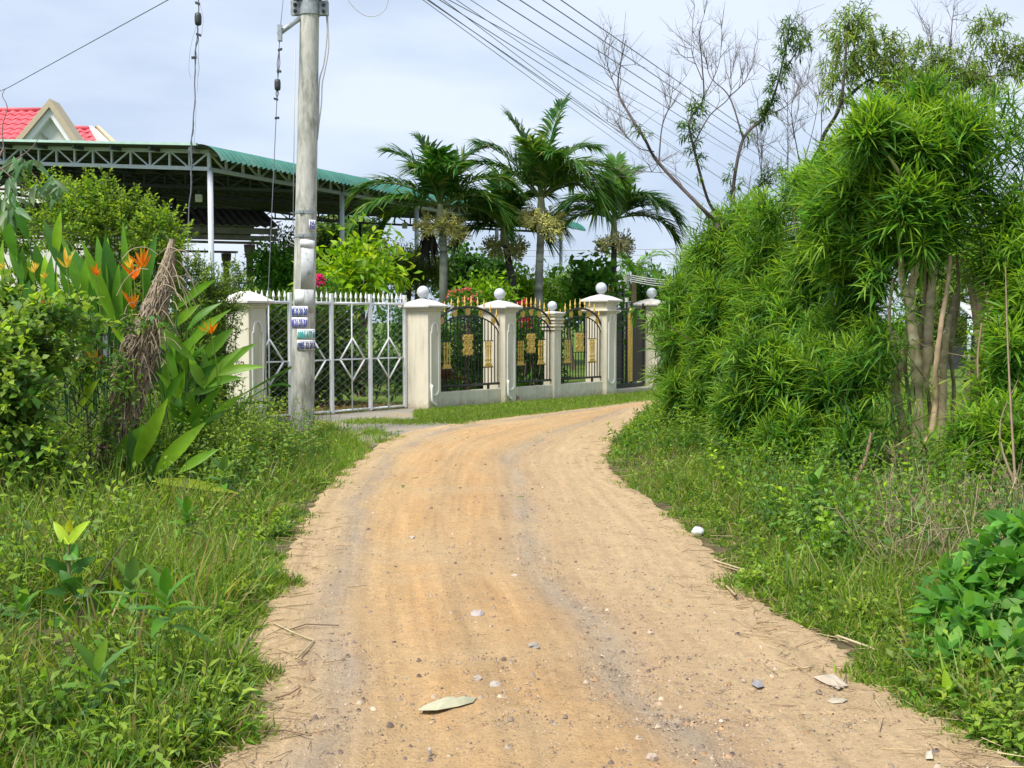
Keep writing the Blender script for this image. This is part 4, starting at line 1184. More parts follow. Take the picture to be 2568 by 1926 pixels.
def shoots(nb, base, sdir, slen, m, Ln, W, pal, young=None, ang=60, droop=0.25, prof='lance', segs=4, fold=0.25, stem=(0.10, 0.14, 0.03), stemr=0.004, var=0.18, tipangle=25, dense=0.15, twist=0.35):
    """leafy shoots: m leaves spiralled along each of N straight shoots"""
    N = len(base); sdir = nrm(sdir)
    slen = np.broadcast_to(slen, (N,))
    ref = np.where(np.abs(sdir[:, 2:3]) < 0.9, np.array([[0, 0, 1.0]]), np.array([[1.0, 0, 0]]))
    U = nrm(np.cross(sdir, ref)); Wv = np.cross(sdir, U)
    q = (np.arange(m) + 0.5) / m
    q = dense + (1 - dense) * q
    az = rng.random(N)[:, None] * 6.28 + np.arange(m)[None, :] * 2.39996
    a = np.radians(ang + (tipangle - ang) * q ** 2)[None, :] + 0.18 * rng.normal(size=(N, m))
    D = sdir[:, None, :] * np.cos(a)[..., None] + (U[:, None, :] * np.cos(az)[..., None] + Wv[:, None, :] * np.sin(az)[..., None]) * np.sin(a)[..., None]
    Pn = base[:, None, :] + sdir[:, None, :] * (slen[:, None] * q[None, :])[..., None]
    ln = Ln * (0.75 + 0.5 * rng.random((N, m))) * (1.0 - 0.35 * q[None, :] ** 3)
    c = jit(pal, N, var)[:, None, :] * (1 + 0.12 * rng.normal(size=(N, m, 1)))
    if young is not None:
        k = (np.clip((q - 0.45) / 0.55, 0, 1) ** 1.2)[None, :, None] * (0.25 + 0.75 * rng.random((N, 1, 1)))
        c = c * (1 - k) + young * k
    nb.strips(Pn.reshape(-1, 3), D.reshape(-1, 3), ln.reshape(-1), (W * ln / Ln).reshape(-1), np.clip(c, 0.002, 0.9).reshape(-1, 3), droop=droop, segs=segs, prof=prof, fold=fold, twist=twist)
    nb.segs_(base, base + sdir * slen[:, None], stemr, np.asarray(stem), 3)

def leafcloud(nb, ells, n, Ln, W, pal, prof='leaf', droop=0.2, segs=2, fold=0.2, rmin=0.5, var=0.2, upb=0.2, clump=0, young=None):
    if clump:
        nc = max(1, n // clump)
        p, out, r = sample_ells(ells, nc, rmin, 1.0)
        p = np.repeat(p, clump, 0) + rng.normal(size=(nc * clump, 3)) * Ln * 1.1
        out = np.repeat(out, clump, 0)
        c = np.repeat(jit(pal, nc, var), clump, 0) * (1 + 0.12 * rng.normal(size=(nc * clump, 1)))
    else:
        p, out, r = sample_ells(ells, n, rmin, 1.0)
        c = jit(pal, n, var)
    if young is not None:
        k = (rng.random((len(p), 1)) < 0.22) * 0.8
        c = c * (1 - k) + young * k
    D = nrm(out * 0.6 + rng.normal(size=(len(p), 3)) * 0.7 + np.array([0, 0, upb]))
    nb.strips(p, D, Ln * (0.65 + 0.7 * rng.random(len(p))), W * (0.7 + 0.6 * rng.random(len(p))), np.clip(c, 0.002, 0.9), droop=droop, segs=segs, prof=prof, fold=fold, twist=0.8)

def stems(ells, foot, n, r0, col, parent, name='stem', mat=None):
    nb = NB()
    p, out, r = sample_ells(ells, n, 0.15, 0.75)
    for q in p:
        f = foot + np.append(rng.normal(size=2) * 0.08, 0)
        mid = f * 0.5 + q * 0.5 + np.append(rng.normal(size=2) * 0.1, 0.1)
        pts = smooth_path([f, mid, q], 10)
        nb.tube(pts, np.linspace(r0, r0 * 0.3, len(pts)), 5, col)
    return nb.build(name, M_BARK, parent)

def bush(name, label, cat, ells, foot, n, Ln, W, pal, group=None, mat=None, prof='leaf', stemn=8, stemr=0.02, rmin=0.45, droop=0.2, clump=0, young=None, segs=2, var=0.2, fold=0.2):
    foot = np.array([foot[0], foot[1], 0.0])
    t = thing(name, label, cat, foot, group)
    nb = NB(); leafcloud(nb, ells, n, Ln, W, pal, prof=prof, rmin=rmin, droop=droop, clump=clump, young=young, segs=segs, var=var, fold=fold)
    nb.build('foliage', M_LEAF, t, 'stuff')
    if stemn: stems(ells, foot, stemn, stemr, BARKC * 0.8, t)
    return t

# ---------------------------------------------------------- far trees: one treeline and single trees before it
nb = NB()
ells = []
for x in np.arange(-46, 60, 3.4):
    h = rng.uniform(2.4, 4.6); y = 84 + rng.uniform(-6, 10)
    ells.append((np.array([x + rng.uniform(-1, 1), y, h * 0.5]), np.array([rng.uniform(2.2, 3.4), 2.2, h * 0.55])))
leafcloud(nb, ells, 16000, 0.55, 0.34, GRN((0.055, 0.13, 0.04), (0.09, 0.18, 0.05), (0.12, 0.2, 0.08)), segs=1, fold=0, rmin=0.3, clump=6)
o = nb.build('treeline', M_LEAF, None, 'stuff'); tag(o, 'hazy green line of far trees along the horizon', 'treeline')

def tree(label, px, py, D, rx, ry, pal, n, Ln, W, group='garden trees behind the fence', prof='leaf', foot_px=None, trunk=0.08, young=None, clump=6, rmin=0.4, extra=(), name='tree', cat='tree'):
    ells = [E_(px, py, D, rx * 0.8, ry * 0.75, rx * 0.8 * D / F)]
    for k in range(7):
        a = k * 0.9 + rng.random(); ells.append(E_(px + rx * 0.6 * math.cos(a), py + ry * 0.5 * math.sin(a), D + rng.uniform(-.4, .4) * rx * D / F, rx * rng.uniform(.3, .5), ry * rng.uniform(.3, .5), rx * 0.4 * D / F))
    ells += [E_(*e) for e in extra]
    fx = px if foot_px is None else foot_px
    foot = P(fx, 850, D); foot[2] = 0
    t = thing(name, label, cat, foot, group)
    nb = NB(); leafcloud(nb, ells, n, Ln, W, pal, prof=prof, rmin=rmin, clump=clump, young=young)
    nb.build('crown', M_LEAF, t)
    c0 = ells[0][0]; top = c0 + Z * ells[0][1][2] * 0.3
    nb = NB()
    pts = smooth_path([foot - Z * 0.1, foot * 0.5 + top * 0.5 + np.array([rng.normal() * 0.1, 0, 0]), top], 10)
    nb.tube(pts, np.linspace(trunk, trunk * 0.4, len(pts)), 7, BARKC * 0.7)
    for e in ells[1:]:
        m = pts[len(pts) // 2]
        q = smooth_path([m, (m + e[0]) / 2 + Z * 0.1, e[0]], 8); nb.tube(q, np.linspace(trunk * 0.45, trunk * 0.12, len(q)), 5, BARKC * 0.7)
    nb.build('trunk', M_BARK, t)
    return t

tree('round grey-green tree behind the utility pole, under the canopy edge', 862, 618, 48, 88, 64, GRN((0.05, 0.13, 0.035), (0.09, 0.19, 0.05), (0.16, 0.24, 0.07)), 5200, 0.30, 0.15, young=np.array((0.28, 0.34, 0.10)))
tree('wispy pale tree with sparse crown close by the utility pole, under the hut eave', 712, 620, 44, 52, 52, GRN((0.12, 0.18, 0.09), (0.2, 0.26, 0.14)), 750, 0.22, 0.06, rmin=0.3)
tree('bushy green tree behind mesh gate next to bare-capped pillar', 690, 690, 27, 62, 48, PAL_MID, 3000, 0.16, 0.06)
tree('lime yellow broad-leaved shrub rising over the white mesh gate', 905, 690, 23.5, 96, 52, PAL_LIME, 1500, 0.22, 0.085, clump=5, extra=((920, 640, 23.5, 40, 26, .3), (850, 720, 23.5, 60, 30, .4)), name='shrub', cat='shrub', young=np.array((0.42, 0.52, 0.02)))
tree('feathery olive tree over the first ball-topped pillar', 1030, 682, 26.5, 84, 40, PAL_OLIVE, 6500, 0.16, 0.022, clump=10)
tree('dark round-leaved tree between the first two palms', 1152, 690, 30, 44, 42, PAL_DARK, 1900, 0.2, 0.1)
tree('dark green bushy tree against second palm trunk', 1236, 705, 31, 50, 44, PAL_DARK, 1900, 0.2, 0.1)
tree('lime shrub behind the second ball-topped pillar', 1218, 748, 24.5, 62, 34, PAL_LIME, 1500, 0.14, 0.06, name='shrub', cat='shrub')
tree('small lime tree in between the second and third palm trunks', 1318, 735, 27, 34, 40, PAL_LIME, 1200, 0.14, 0.06)
tree('yellow-green feathery tree seen above the slim pillar', 1395, 742, 30, 40, 44, GRN((0.16, 0.28, 0.04), (0.1, 0.2, 0.03)), 2000, 0.2, 0.035)
tree('greyish tree beside the thin canopy post, behind the slim pillar', 1440, 735, 36, 36, 46, GRN((0.13, 0.2, 0.08), (0.09, 0.16, 0.06)), 1500, 0.2, 0.06)
tree('tall vine-clad bright green tree with heart leaves behind the tallest pillar', 1482, 718, 27.5, 52, 46, PAL_MID, 1100, 0.2, 0.17, prof='ovate', clump=3, extra=((1495, 770, 27.5, 60, 40, .5),))
tree('broad dark tree behind the far slim utility pole', 1640, 740, 62, 80, 36, PAL_DARK, 1800, 0.4, 0.14)
for (lab, px, py, D, rx, ry, pal, n) in (('tall pale-leaved thicket tree behind the far shed', 2440, 700, 38, 150, 120, GRN((0.16, 0.25, 0.05), (0.22, 0.30, 0.08), (0.12, 0.19, 0.05)), 5200),
                                         ('olive thicket tree seen behind the pale multi-stemmed trunks', 2340, 760, 40, 70, 90, PAL_OLIVE, 2600),
                                         ('light green tree at the picture edge beyond the wire fence', 2560, 640, 30, 80, 110, GRN((0.18, 0.30, 0.05), (0.12, 0.24, 0.04)), 3000)):
    tree(lab, px, py, D, rx, ry, pal, n, 0.24, 0.07, group='trees beyond the wire fence')

for (lab, px, py, D, rx, ry, pal) in (('low scrub bush behind the pale trunks, hiding the shed foot', 2230, 850, 26, 90, 60, PAL_MID), ('low scrub bush in the lawn by the picture edge beyond the fence', 2520, 880, 22, 80, 60, PAL_LIME), ('dim scrub bush in front of the small far shed', 2370, 830, 31, 60, 46, PAL_OLIVE), ('dusky scrub bush between hedge and lawn', 2120, 860, 24, 80, 90, PAL_DARK)):
    tree(lab, px, py, D, rx, ry, pal, 1500, .14, .05, group='scrub beyond the wire fence', name='shrub', cat='shrub')
# bougainvilleas
def flowers(nb, ells, n, size, pal):
    p, out, r = sample_ells(ells, n, 0.3, 1.0)
    nb.strips(np.repeat(p, 3, 0), nrm(np.repeat(out, 3, 0) + rng.normal(size=(n * 3, 3)) * 0.8), size, size * 0.8, jit(pal, n * 3, 0.12), segs=2, prof='ovate', fold=0.3, droop=0.0)
PAL_MAG = GRN((0.62, 0.01, 0.28), (0.72, 0.03, 0.36)); PAL_RED = GRN((0.45, 0.01, 0.06), (0.55, 0.03, 0.12)); PAL_PINK = GRN((0.75, 0.25, 0.25), (0.7, 0.12, 0.2))
for (lab, els, fl, pal, n) in (('magenta bougainvillea flowering beside the utility pole above the gate', [E_(812, 735, 21.5, 34, 40, .3)], [E_(802, 706, 21.4, 15, 17, .15)], PAL_MAG, 60),
                               ('pink bougainvillea with dusty flowers over the widest black arch', [E_(1165, 745, 22.5, 44, 18, .3)], [E_(1165, 742, 22.3, 46, 22, .3)], PAL_PINK, 46),
                               ('red bougainvillea seen through the middle black arch panel', [E_(1330, 830, 23.6, 34, 50, .3)], [E_(1318, 812, 23.4, 20, 22, .2), E_(1312, 762, 23.4, 14, 10, .2)], PAL_RED, 60),
                               ('pink flowering shrub low behind the white mesh gate', [E_(820, 850, 20.8, 44, 60, .3)], [E_(815, 830, 20.6, 26, 44, .3)], PAL_RED, 26)):
    foot = els[0][0] * np.array([1, 1, 0])
    t = thing('bougainvillea', lab, 'flowering shrub', foot, 'flowering garden shrubs')
    nb = NB(); leafcloud(nb, els, 500, 0.08, 0.045, PAL_MID, prof='ovate'); nb.build('foliage', M_LEAF, t, 'stuff')
    nb = NB(); flowers(nb, fl, n, 0.055, pal); nb.build('blossoms', M_LEAF, t)
    stems(els, foot, 5, 0.012, BARKC, t)

# hedge bushes just behind gate and iron panels
for (lab, s0, s1, pal, Ln, W, n, d, ztop) in (
        ('dark leafy garden bush behind the mesh gate half nearest the utility pole', -3.6, -1.9, PAL_DARK, 0.14, 0.055, 5600, 1.5, 2.05),
        ('dark leafy garden bush behind mesh gate half nearest the ball pillar', -1.9, -0.1, PAL_DARK, 0.14, 0.055, 5600, 1.6, 2.05),
        ('shady green bush filling the widest black arch', 0.2, 2.1, PAL_DARK, 0.09, 0.05, 4600, 1.35, 1.8),
        ('shady green bush filling the middle black arch', 2.2, 3.7, PAL_DARK, 0.09, 0.05, 3800, 1.3, 1.75),
        ('shady green bush filling the arch beside the tallest pillar', 3.7, 5.4, PAL_DARK, 0.09, 0.05, 4000, 1.3, 1.75)):
    els = [(FP(s, d + rng.uniform(-.1, .2), ztop * q), np.array([0.42, 0.42, 0.42])) for s in np.arange(s0 + .25, s1, 0.42) for q in (0.24, 0.52, 0.76)]
    bush('garden_bush', lab, 'bush', els, FP((s0 + s1) / 2, d), n, Ln, W, pal + (PAL_OLIVE if s0 < 0 else []), 'bushes just behind the fence', stemn=10, stemr=0.018, young=np.array((0.16, 0.26, 0.03)) if s0 < 0 else None)
# leaf litter and short grass under the garden bushes
nb = NB(); n = 2600
s_ = rng.uniform(-3.6, 0.1, n); d_ = rng.uniform(0.55, 2.2, n)
p = C1 + E[None] * s_[:, None] - N_[None] * d_[:, None]; p[:, 2] = 0.02 + 0.03 * rng.random(n)
nb.strips(p, nrm(rng.normal(size=(n, 3)) * np.array([1, 1, 0.25])), 0.11, 0.045, jit(GRN((0.22, 0.11, 0.07), (0.30, 0.17, 0.10), (0.18, 0.08, 0.06)), n), segs=2, fold=0.3, droop=0)
tag(nb.build('leaf_litter', M_LEAF, None, 'stuff'), 'reddish brown leaf litter on the ground behind the mesh gate', 'leaf litter')
# dark-red cordyline and a broad aroid between the bars
def rosette(name, label, cat, foot, z0, n, Ln, W, pal, elev=(10, 75), droop=0.35, group=None, prof='lance', segs=6, fold=0.35, stem=None, mat=None, up=0.0):
    foot = np.array([foot[0], foot[1], 0.0])
    t = thing(name, label, cat, foot, group)
    if stem is not None:
        mb = NB(); mb.tube([foot, foot + Z * z0], stem, 7, BARKC * 0.7); mb.build('stem', M_BARK, t)
    for k in range(n):
        az = k * 2.4 + rng.uniform(-.3, .3); el = math.radians(elev[0] + (elev[1] - elev[0]) * k / max(1, n - 1))
        d = np.array([math.cos(az) * math.cos(el), math.sin(az) * math.cos(el), math.sin(el)])
        nb = NB(); nb.strips([foot + Z * (z0 + up * k / n)], d, Ln * rng.uniform(.75, 1.1), W * rng.uniform(.8, 1.1), jit(pal, 1), droop=droop * math.cos(el), segs=segs, prof=prof, fold=fold, twist=0.08)
        nb.build('leaf', M_GLOSS, t)
    return t
rosette('cordyline', 'dark red cordyline growing behind the widest black arch', 'plant', FP(0.95, 0.5), 0.45, 22, 0.55, 0.07, GRN((0.10, 0.03, 0.03), (0.06, 0.06, 0.03), (0.16, 0.05, 0.04)), stem=0.03)
rosette('garden_plant', 'broad-leaved plant poking through bars of the middle black arch', 'plant', FP(3.1, 0.45), 0.25, 10, 0.42, 0.12, PAL_MID, elev=(0, 60), prof='leaf')
rosette('banana_plant', 'banana-like plant with broad dark leaves behind the mesh gate', 'plant', P(835, 800, 24.0), 1.3, 9, 1.15, 0.30, PAL_DARK, elev=(45, 82), prof='leaf', stem=0.05, droop=0.3)

# ---------------------------------------------------------- palms
def frond(nb, p0, az, el, length, drop, pal, nl=58, lL=0.80, lW=0.052, vang=30, droopl=0.5):
    n = 14; pts = [np.array(p0, float)]; e = el
    st = length / n
    for k in range(n):
        ee = math.radians(e); d = np.array([math.cos(az) * math.cos(ee), math.sin(az) * math.cos(ee), math.sin(ee)])
        pts.append(pts[-1] + d * st); e -= drop / n * (0.4 + 1.6 * k / n)
    pts = np.array(pts)
    nb.tube(pts, np.linspace(0.028, 0.006, len(pts)), 5, np.array((0.16, 0.22, 0.06)))
    q = np.linspace(0.16, 0.99, nl); idx = q * n
    i0 = np.clip(idx.astype(int), 0, n - 1); fr = (idx - i0)[:, None]
    B = pts[i0] * (1 - fr) + pts[i0 + 1] * fr
    T = nrm(pts[i0 + 1] - pts[i0])
    side = nrm(np.cross(T, Z)); up_ = np.cross(side, T)
    base = jit(pal, 1, 0.15)
    for sg in (-1, 1):
        fan = np.radians(66 - 38 * q)[:, None]
        va = math.radians(vang)
        lat = side * sg * math.cos(va) + up_ * math.sin(va)
        D = T * np.cos(fan) + lat * np.sin(fan) + rng.normal(size=(nl, 3)) * 0.07
        L_ = lL * (0.45 + 0.55 * np.sin(np.pi * np.clip(q * 0.9 + 0.06, 0, 1))) * rng.uniform(.85, 1.12, nl)
        c = base * (1 + 0.22 * rng.normal(size=(nl, 1)))
        c = np.where(rng.random((nl, 1)) < 0.14, np.array((0.20, 0.25, 0.06)), c)
        nb.strips(B, D, L_, lW * rng.uniform(.8, 1.2, nl), np.clip(c, .004, .8), droop=droopl * rng.uniform(.5, 1.3, nl), segs=4, prof='lance', fold=0.3, twist=0.12, up=up_)

PAL_PALM = GRN((0.032, 0.11, 0.02), (0.05, 0.15, 0.022), (0.085, 0.19, 0.03), (0.04, 0.13, 0.026))
def palm(label, D, trunk_px, sheath, fronds, fl, trunkw, fruit, seed, pal=PAL_PALM, trunkcol=(0.17, 0.18, 0.15)):
    """trunk_px: points up the trunk; sheath: (bottom, top) pixel; fronds: (azimuth deg seen from the front, elevation, length, drop)"""
    pts = [P(x, y, D) for x, y in trunk_px]; pts[0] = pts[0] * np.array([1, 1, 0]); pts[0][2] = -0.1
    t = thing('palm_tree', label, 'palm tree', pts[0] * np.array([1, 1, 0]), 'ornamental palms in the garden')
    sp = smooth_path(pts, 40)
    nb = NB(); rr_ = np.linspace(trunkw * 1.1, trunkw * 0.85, len(sp)) * (1 + 0.05 * (np.arange(len(sp)) % 3 == 0))
    cc = np.repeat(np.array(trunkcol)[None] * (1 + 0.35 * np.clip(rng.normal(size=(len(sp), 1)), -1.5, 1.5)), 10, 0)
    nb.tube(sp, rr_, 10, np.clip(cc, .02, .6)); nb.build('trunk', M_BARK, t)
    a, b = P(*sheath[0], D), P(*sheath[1], D)
    nb = NB(); q = smooth_path([a, (a + b) / 2, b], 10); nb.tube(q, np.linspace(trunkw * 1.35, trunkw * 0.75, len(q)), 10, np.array((0.30, 0.31, 0.20))); nb.build('crownshaft', M_BARK, t)
    for (az, el, k, dr) in fronds:
        nb = NB(); frond(nb, b - Z * 0.05, math.radians(az), min(86, el + 6), fl * k * .84, dr * .9, pal); nb.build('frond', M_GLOSS, t)
    # fruit branches
    fc, frx, fry, fcol = fruit
    c_ = a
    nbrush = 7
    for g_ in range(nbrush):
        nb = NB(); az0 = g_ * 2 * math.pi / nbrush + rng.random()
        dirs = np.array([math.cos(az0), math.sin(az0), 0])
        m0 = c_ + dirs * trunkw; Rm = frx * D / F; Hm = fry * D / F
        end = c_ + dirs * Rm * 0.55 + Z * rng.uniform(-.75, .25) * Hm
        A = [m0]; B = [end]
        nb.segs_(A, B, 0.016, np.array(fcol) * 0.9, 4)
        ns = 30
        a_ = m0 + (end - m0) * rng.uniform(.35, 1, (ns, 1))
        dd = nrm(dirs * 0.7 + rng.normal(size=(ns, 3)) * np.array([.75, .75, .8]) + np.array([0, 0, -0.05]))
        b_ = a_ + dd * Rm * rng.uniform(.25, .55, (ns, 1))
        cl_ = np.clip(np.array(fcol) * (1 + 0.25 * rng.normal(size=(ns, 1))), .02, .8)
        nb.segs_(a_, b_, 0.008, cl_, 3)
        m = 3; a2 = np.repeat(a_ * 0.35 + b_ * 0.65, m, 0); d2 = nrm(np.repeat(dd, m, 0) + rng.normal(size=(ns * m, 3)) * 0.6)
        nb.segs_(a2, a2 + d2 * Rm * 0.17, 0.006, np.repeat(cl_, m, 0), 3)
        tips = np.concatenate([b_, a2 + d2 * Rm * 0.17])
        nb.pebbles(tips, np.full(len(tips), 0.014), np.clip(np.array(fcol) * np.array((0.9, 1.05, 0.7)) * (1 + .2 * rng.normal(size=(len(tips), 1))), .02, .8), 1.2)
        nb.build('fruit_branch', M_BARK, t)
    return t
# azimuth 180 = towards the left of the picture, 0 = right, 270 = towards the viewer
palm('broad leaning-frond palm standing first from the utility pole', 25.0, [(1110, 850), (1112, 700), (1111, 600), (1107, 545)], ((1106, 560), (1104, 512)),
     [(175, 62, 1.0, 60), (150, 78, 0.95, 40), (30, 66, 1.0, 55), (186, 32, 1.15, 85), (352, 40, 1.1, 95), (205, 10, 1.2, 75), (335, 20, 1.05, 110), (245, 55, 0.8, 80), (295, 58, 0.8, 80), (100, 55, 0.9, 80), (60, 30, 1.0, 90), (15, 0, 0.95, 70), (165, 5, 0.85, 80), (270, 70, .8, 60)],
     1.95, 0.085, (None, 78, 60, (0.60, 0.52, 0.20)), 1)
palm('shorter dim palm squeezed between the two bigger ones', 26.5, [(1294, 850), (1288, 740), (1276, 660), (1268, 610)], ((1266, 615), (1262, 565)),
     [(170, 50, 0.9, 70), (10, 55, 0.9, 70), (190, 20, 0.95, 90), (350, 25, 0.95, 90), (100, 75, 0.9, 30), (80, 40, 0.9, 80), (245, 55, .75, 70), (300, 55, .75, 70), (210, 0, .8, 60), (330, 0, .8, 60)],
     1.7, 0.085, (None, 66, 46, (0.48, 0.45, 0.2)), 2, trunkcol=(0.07, 0.07, 0.06))
palm('tallest palm with upright fronds and cream crownshaft', 25.5, [(1350, 850), (1351, 730), (1354, 640), (1357, 560)], ((1357, 552), (1357, 494)),
     [(160, 72, 1.1, 30), (172, 52, 1.05, 45), (40, 76, 1.25, 25), (30, 62, 1.1, 75), (5, 48, 1.15, 110), (350, 40, 1.1, 140), (20, 30, 1.0, 120), (335, 35, 1.0, 150), (185, 42, 0.95, 60), (285, 62, 0.8, 80), (312, 55, .9, 110), (100, 60, 1.0, 70), (60, 45, 1.0, 90), (250, 70, .85, 70)],
     2.1, 0.09, (None, 72, 56, (0.58, 0.53, 0.21)), 3, trunkcol=(0.20, 0.21, 0.18))
palm('slender dark-trunked palm standing nearest to the leafless tree', 28.0, [(1536, 850), (1537, 740), (1539, 660), (1541, 600)], ((1540, 610), (1540, 545)),
     [(80, 72, 1.0, 15), (50, 66, 1.0, 45), (12, 40, 1.0, 95), (352, 30, 1.1, 110), (10, 10, 1.05, 85), (170, 40, 0.95, 100), (190, 25, 0.95, 100), (200, 45, .9, 110), (262, 58, .75, 70), (315, 45, .9, 100), (100, 50, .9, 80), (150, 15, .9, 70)],
     1.8, 0.075, (None, 58, 42, (0.38, 0.35, 0.19)), 4, trunkcol=(0.05, 0.05, 0.045))
# dead hanging frond beside the first palm
t = thing('dead_frond', 'blackish dead frond hanging beside the first palm trunk', 'dead frond', P(1068, 700, 25.3) * np.array([1, 1, 0]))
nb = NB(); c_ = P(1075, 580, 25.3); n = 60
nb.strips(np.repeat(c_[None], n, 0) + rng.normal(size=(n, 3)) * 0.05, nrm(np.array([-0.05, 0, -1.0]) + rng.normal(size=(n, 3)) * np.array([.32, .3, .1])), rng.uniform(.35, .7, n), 0.05, jit(GRN((0.03, 0.025, 0.03), (0.06, 0.045, 0.04)), n), segs=3, prof='lance')
nb.build('dry_leaflets', M_BARK, t)
nb = NB(); nb.tube([c_, c_ + Z * 0.35 + np.array([0.3, 0, 0])], 0.02, 5, (0.08, 0.06, 0.05)); nb.build('stalk', M_BARK, t)
# far coconut crown
c_ = P(1590, 690, 60)
t = thing('palm_tree', 'far coconut palm crown behind the slim utility pole', 'palm tree', c_ * np.array([1, 1, 0]))
for k in range(13):
    nb = NB(); frond(nb, c_ , math.radians(k * 138), 20 + 55 * rng.random(), 2.0, 70, PAL_MID, nl=22, lL=0.7, lW=0.07); nb.build('frond', M_LEAF, t)
nb = NB(); nb.tube([c_ * np.array([1, 1, 0]), c_], [0.16, 0.12], 7, BARKC); nb.build('trunk', M_BARK, t)

# ================================================================== RIGHT SIDE
# leafless trees behind the hedge
def limb(nb, pts, r0, r1, col, sides=6):
    q = smooth_path(pts, max(8, 6 * len(pts))); nb.tube(q, np.linspace(r0, r1, len(q)), sides, col); return q
def twigs(nb, q, n, ln, r, col, depth=2, up=0.5, qmin=0.25):
    tips = []
    T = nrm(np.gradient(q, axis=0))
    for k in range(n):
        i_ = int(rng.uniform(qmin, 1.0) * (len(q) - 1))
        d = nrm(T[i_] * 0.55 + rng.normal(size=3) * np.array([.6, .5, .45]) + Z * up)
        L_ = ln * rng.uniform(.5, 1.1)
        p1 = q[i_] + d * L_ * 0.5 + rng.normal(size=3) * 0.03 * L_; p2 = p1 + nrm(d + rng.normal(size=3) * 0.2 + Z * 0.1) * L_ * 0.5
        s_ = np.array([q[i_], (q[i_] + p1) / 2 + rng.normal(size=3) * 0.02 * L_, p1, p2])
        nb.tube(s_, np.linspace(r, r * 0.35, 4), 4, col)
        tips.append(s_)
        if depth > 0: tips += twigs(nb, s_, 3, ln * 0.55, r * 0.55, col, depth - 1, up, 0.2)
    return tips
BD = 16.5
def pp3(lst, D): return [P(x, y, D + 0.25 * math.sin(x * 0.05)) for x, y in lst]
DEAD = np.array((0.11, 0.09, 0.085)); DEADT = np.array((0.19, 0.175, 0.18))
def bare_tree(label, foot, limbs, D, leafy=(), ntw=7, tl=0.62, r0=0.026):
    f = P(foot[0], 1000, D) * np.array([1, 1, 0])
    t = thing('bare_tree', label, 'leafless tree', f, 'leafless trees behind the hedge')
    st = [f - Z * 0.1, P(foot[0], foot[1], D)]
    nb = NB(); limb(nb, [st[0], (st[0] + st[1]) / 2 + np.array([.05, 0, 0]), st[1]], 0.05, 0.036, DEAD); nb.build('trunk', M_BARK, t)
    lf = NB(); any_ = False
    for li, (pts, rr) in enumerate(limbs):
        nb = NB(); q = limb(nb, pp3(pts, D), rr, rr * 0.22, DEAD)
        nb.build('limb', M_BARK, t)
        nb = NB(); twigs(nb, q, ntw, tl, 0.0055, DEADT); nb.build('twigs', M_BARK, t, 'stuff')
        for (j, a, b, n) in leafy:
            if j != li: continue
            any_ = True
            i_ = (rng.uniform(a, b, n) * (len(q) - 1)).astype(int)
            base = q[i_] + rng.normal(size=(n, 3)) * 0.03
            shoots(lf, base, nrm(rng.normal(size=(n, 3)) * np.array([1, .8, .6]) + Z * 0.35), 0.14, 7, 0.10, 0.026, GRN((0.05, 0.13, 0.03), (0.08, 0.18, 0.035), (0.16, 0.26, 0.05)), droop=0.5, segs=2)
    if any_: lf.build('leaves', M_LEAF, t, 'stuff')
    return t
bare_tree('leafless tree with its bent limb reaching towards the palms', (1800, 560), [
    ([(1800, 560), (1758, 520), (1652, 409), (1617, 349), (1576, 283), (1554, 243), (1551, 192), (1569, 101)], 0.030),
    ([(1652, 409), (1660, 320), (1680, 262), (1690, 200)], 0.012), ([(1576, 283), (1540, 210), (1520, 150), (1508, 95)], 0.008),
    ([(1640, 380), (1600, 370), (1560, 330), (1530, 300)], 0.008), ([(1725, 490), (1690, 440), (1640, 432), (1600, 430)], 0.007)], 16.0, leafy=((0, .45, .52, 8),))
bare_tree('leafless tree with two leafy sleeves climbing its dark stems', (1800, 540), [
    ([(1800, 540), (1773, 495), (1738, 364), (1730, 303), (1763, 248), (1761, 167), (1753, 76)], 0.026),
    ([(1738, 364), (1780, 290), (1829, 243), (1835, 180), (1860, 110)], 0.010),
    ([(1763, 248), (1800, 170), (1812, 90)], 0.008), ([(1761, 200), (1735, 130), (1738, 70)], 0.007)], 16.4, leafy=((0, .28, .66, 60),))
bare_tree('leafless tree whose topmost limb still carries leaves', (1845, 540), [
    ([(1845, 540), (1839, 470), (1864, 349), (1915, 293), (1945, 227), (1975, 101), (1980, 45)], 0.030),
    ([(1864, 349), (1829, 243), (1780, 190), (1770, 120)], 0.013), ([(1829, 243), (1870, 200), (1900, 120)], 0.009),
    ([(1845, 520), (1900, 470), (1980, 404)], 0.016), ([(1960, 190), (2010, 110), (2030, 80)], 0.012), ([(1915, 293), (1980, 260), (2030, 190)], 0.009)], 16.8,
    leafy=((0, .46, .99, 110), (1, .0, .1, 5), (3, .6, .95, 26), (4, .4, 1, 34), (0, .1, .25, 14)))
bare_tree('cluster of thin straight leafless stems rising out of the hedge', (1930, 500), [
    ([(1920, 520), (1905, 400), (1895, 300)], 0.010), ([(1905, 520), (1910, 380), (1900, 260)], 0.009), ([(1975, 520), (1976, 330), (1974, 230)], 0.011),
    ([(2020, 480), (2000, 380), (1985, 270), (2010, 200)], 0.011), ([(1990, 500), (2040, 320), (2060, 200)], 0.009), ([(2050, 470), (2060, 330), (2062, 170)], 0.009)], 17.5, ntw=9, tl=0.55)

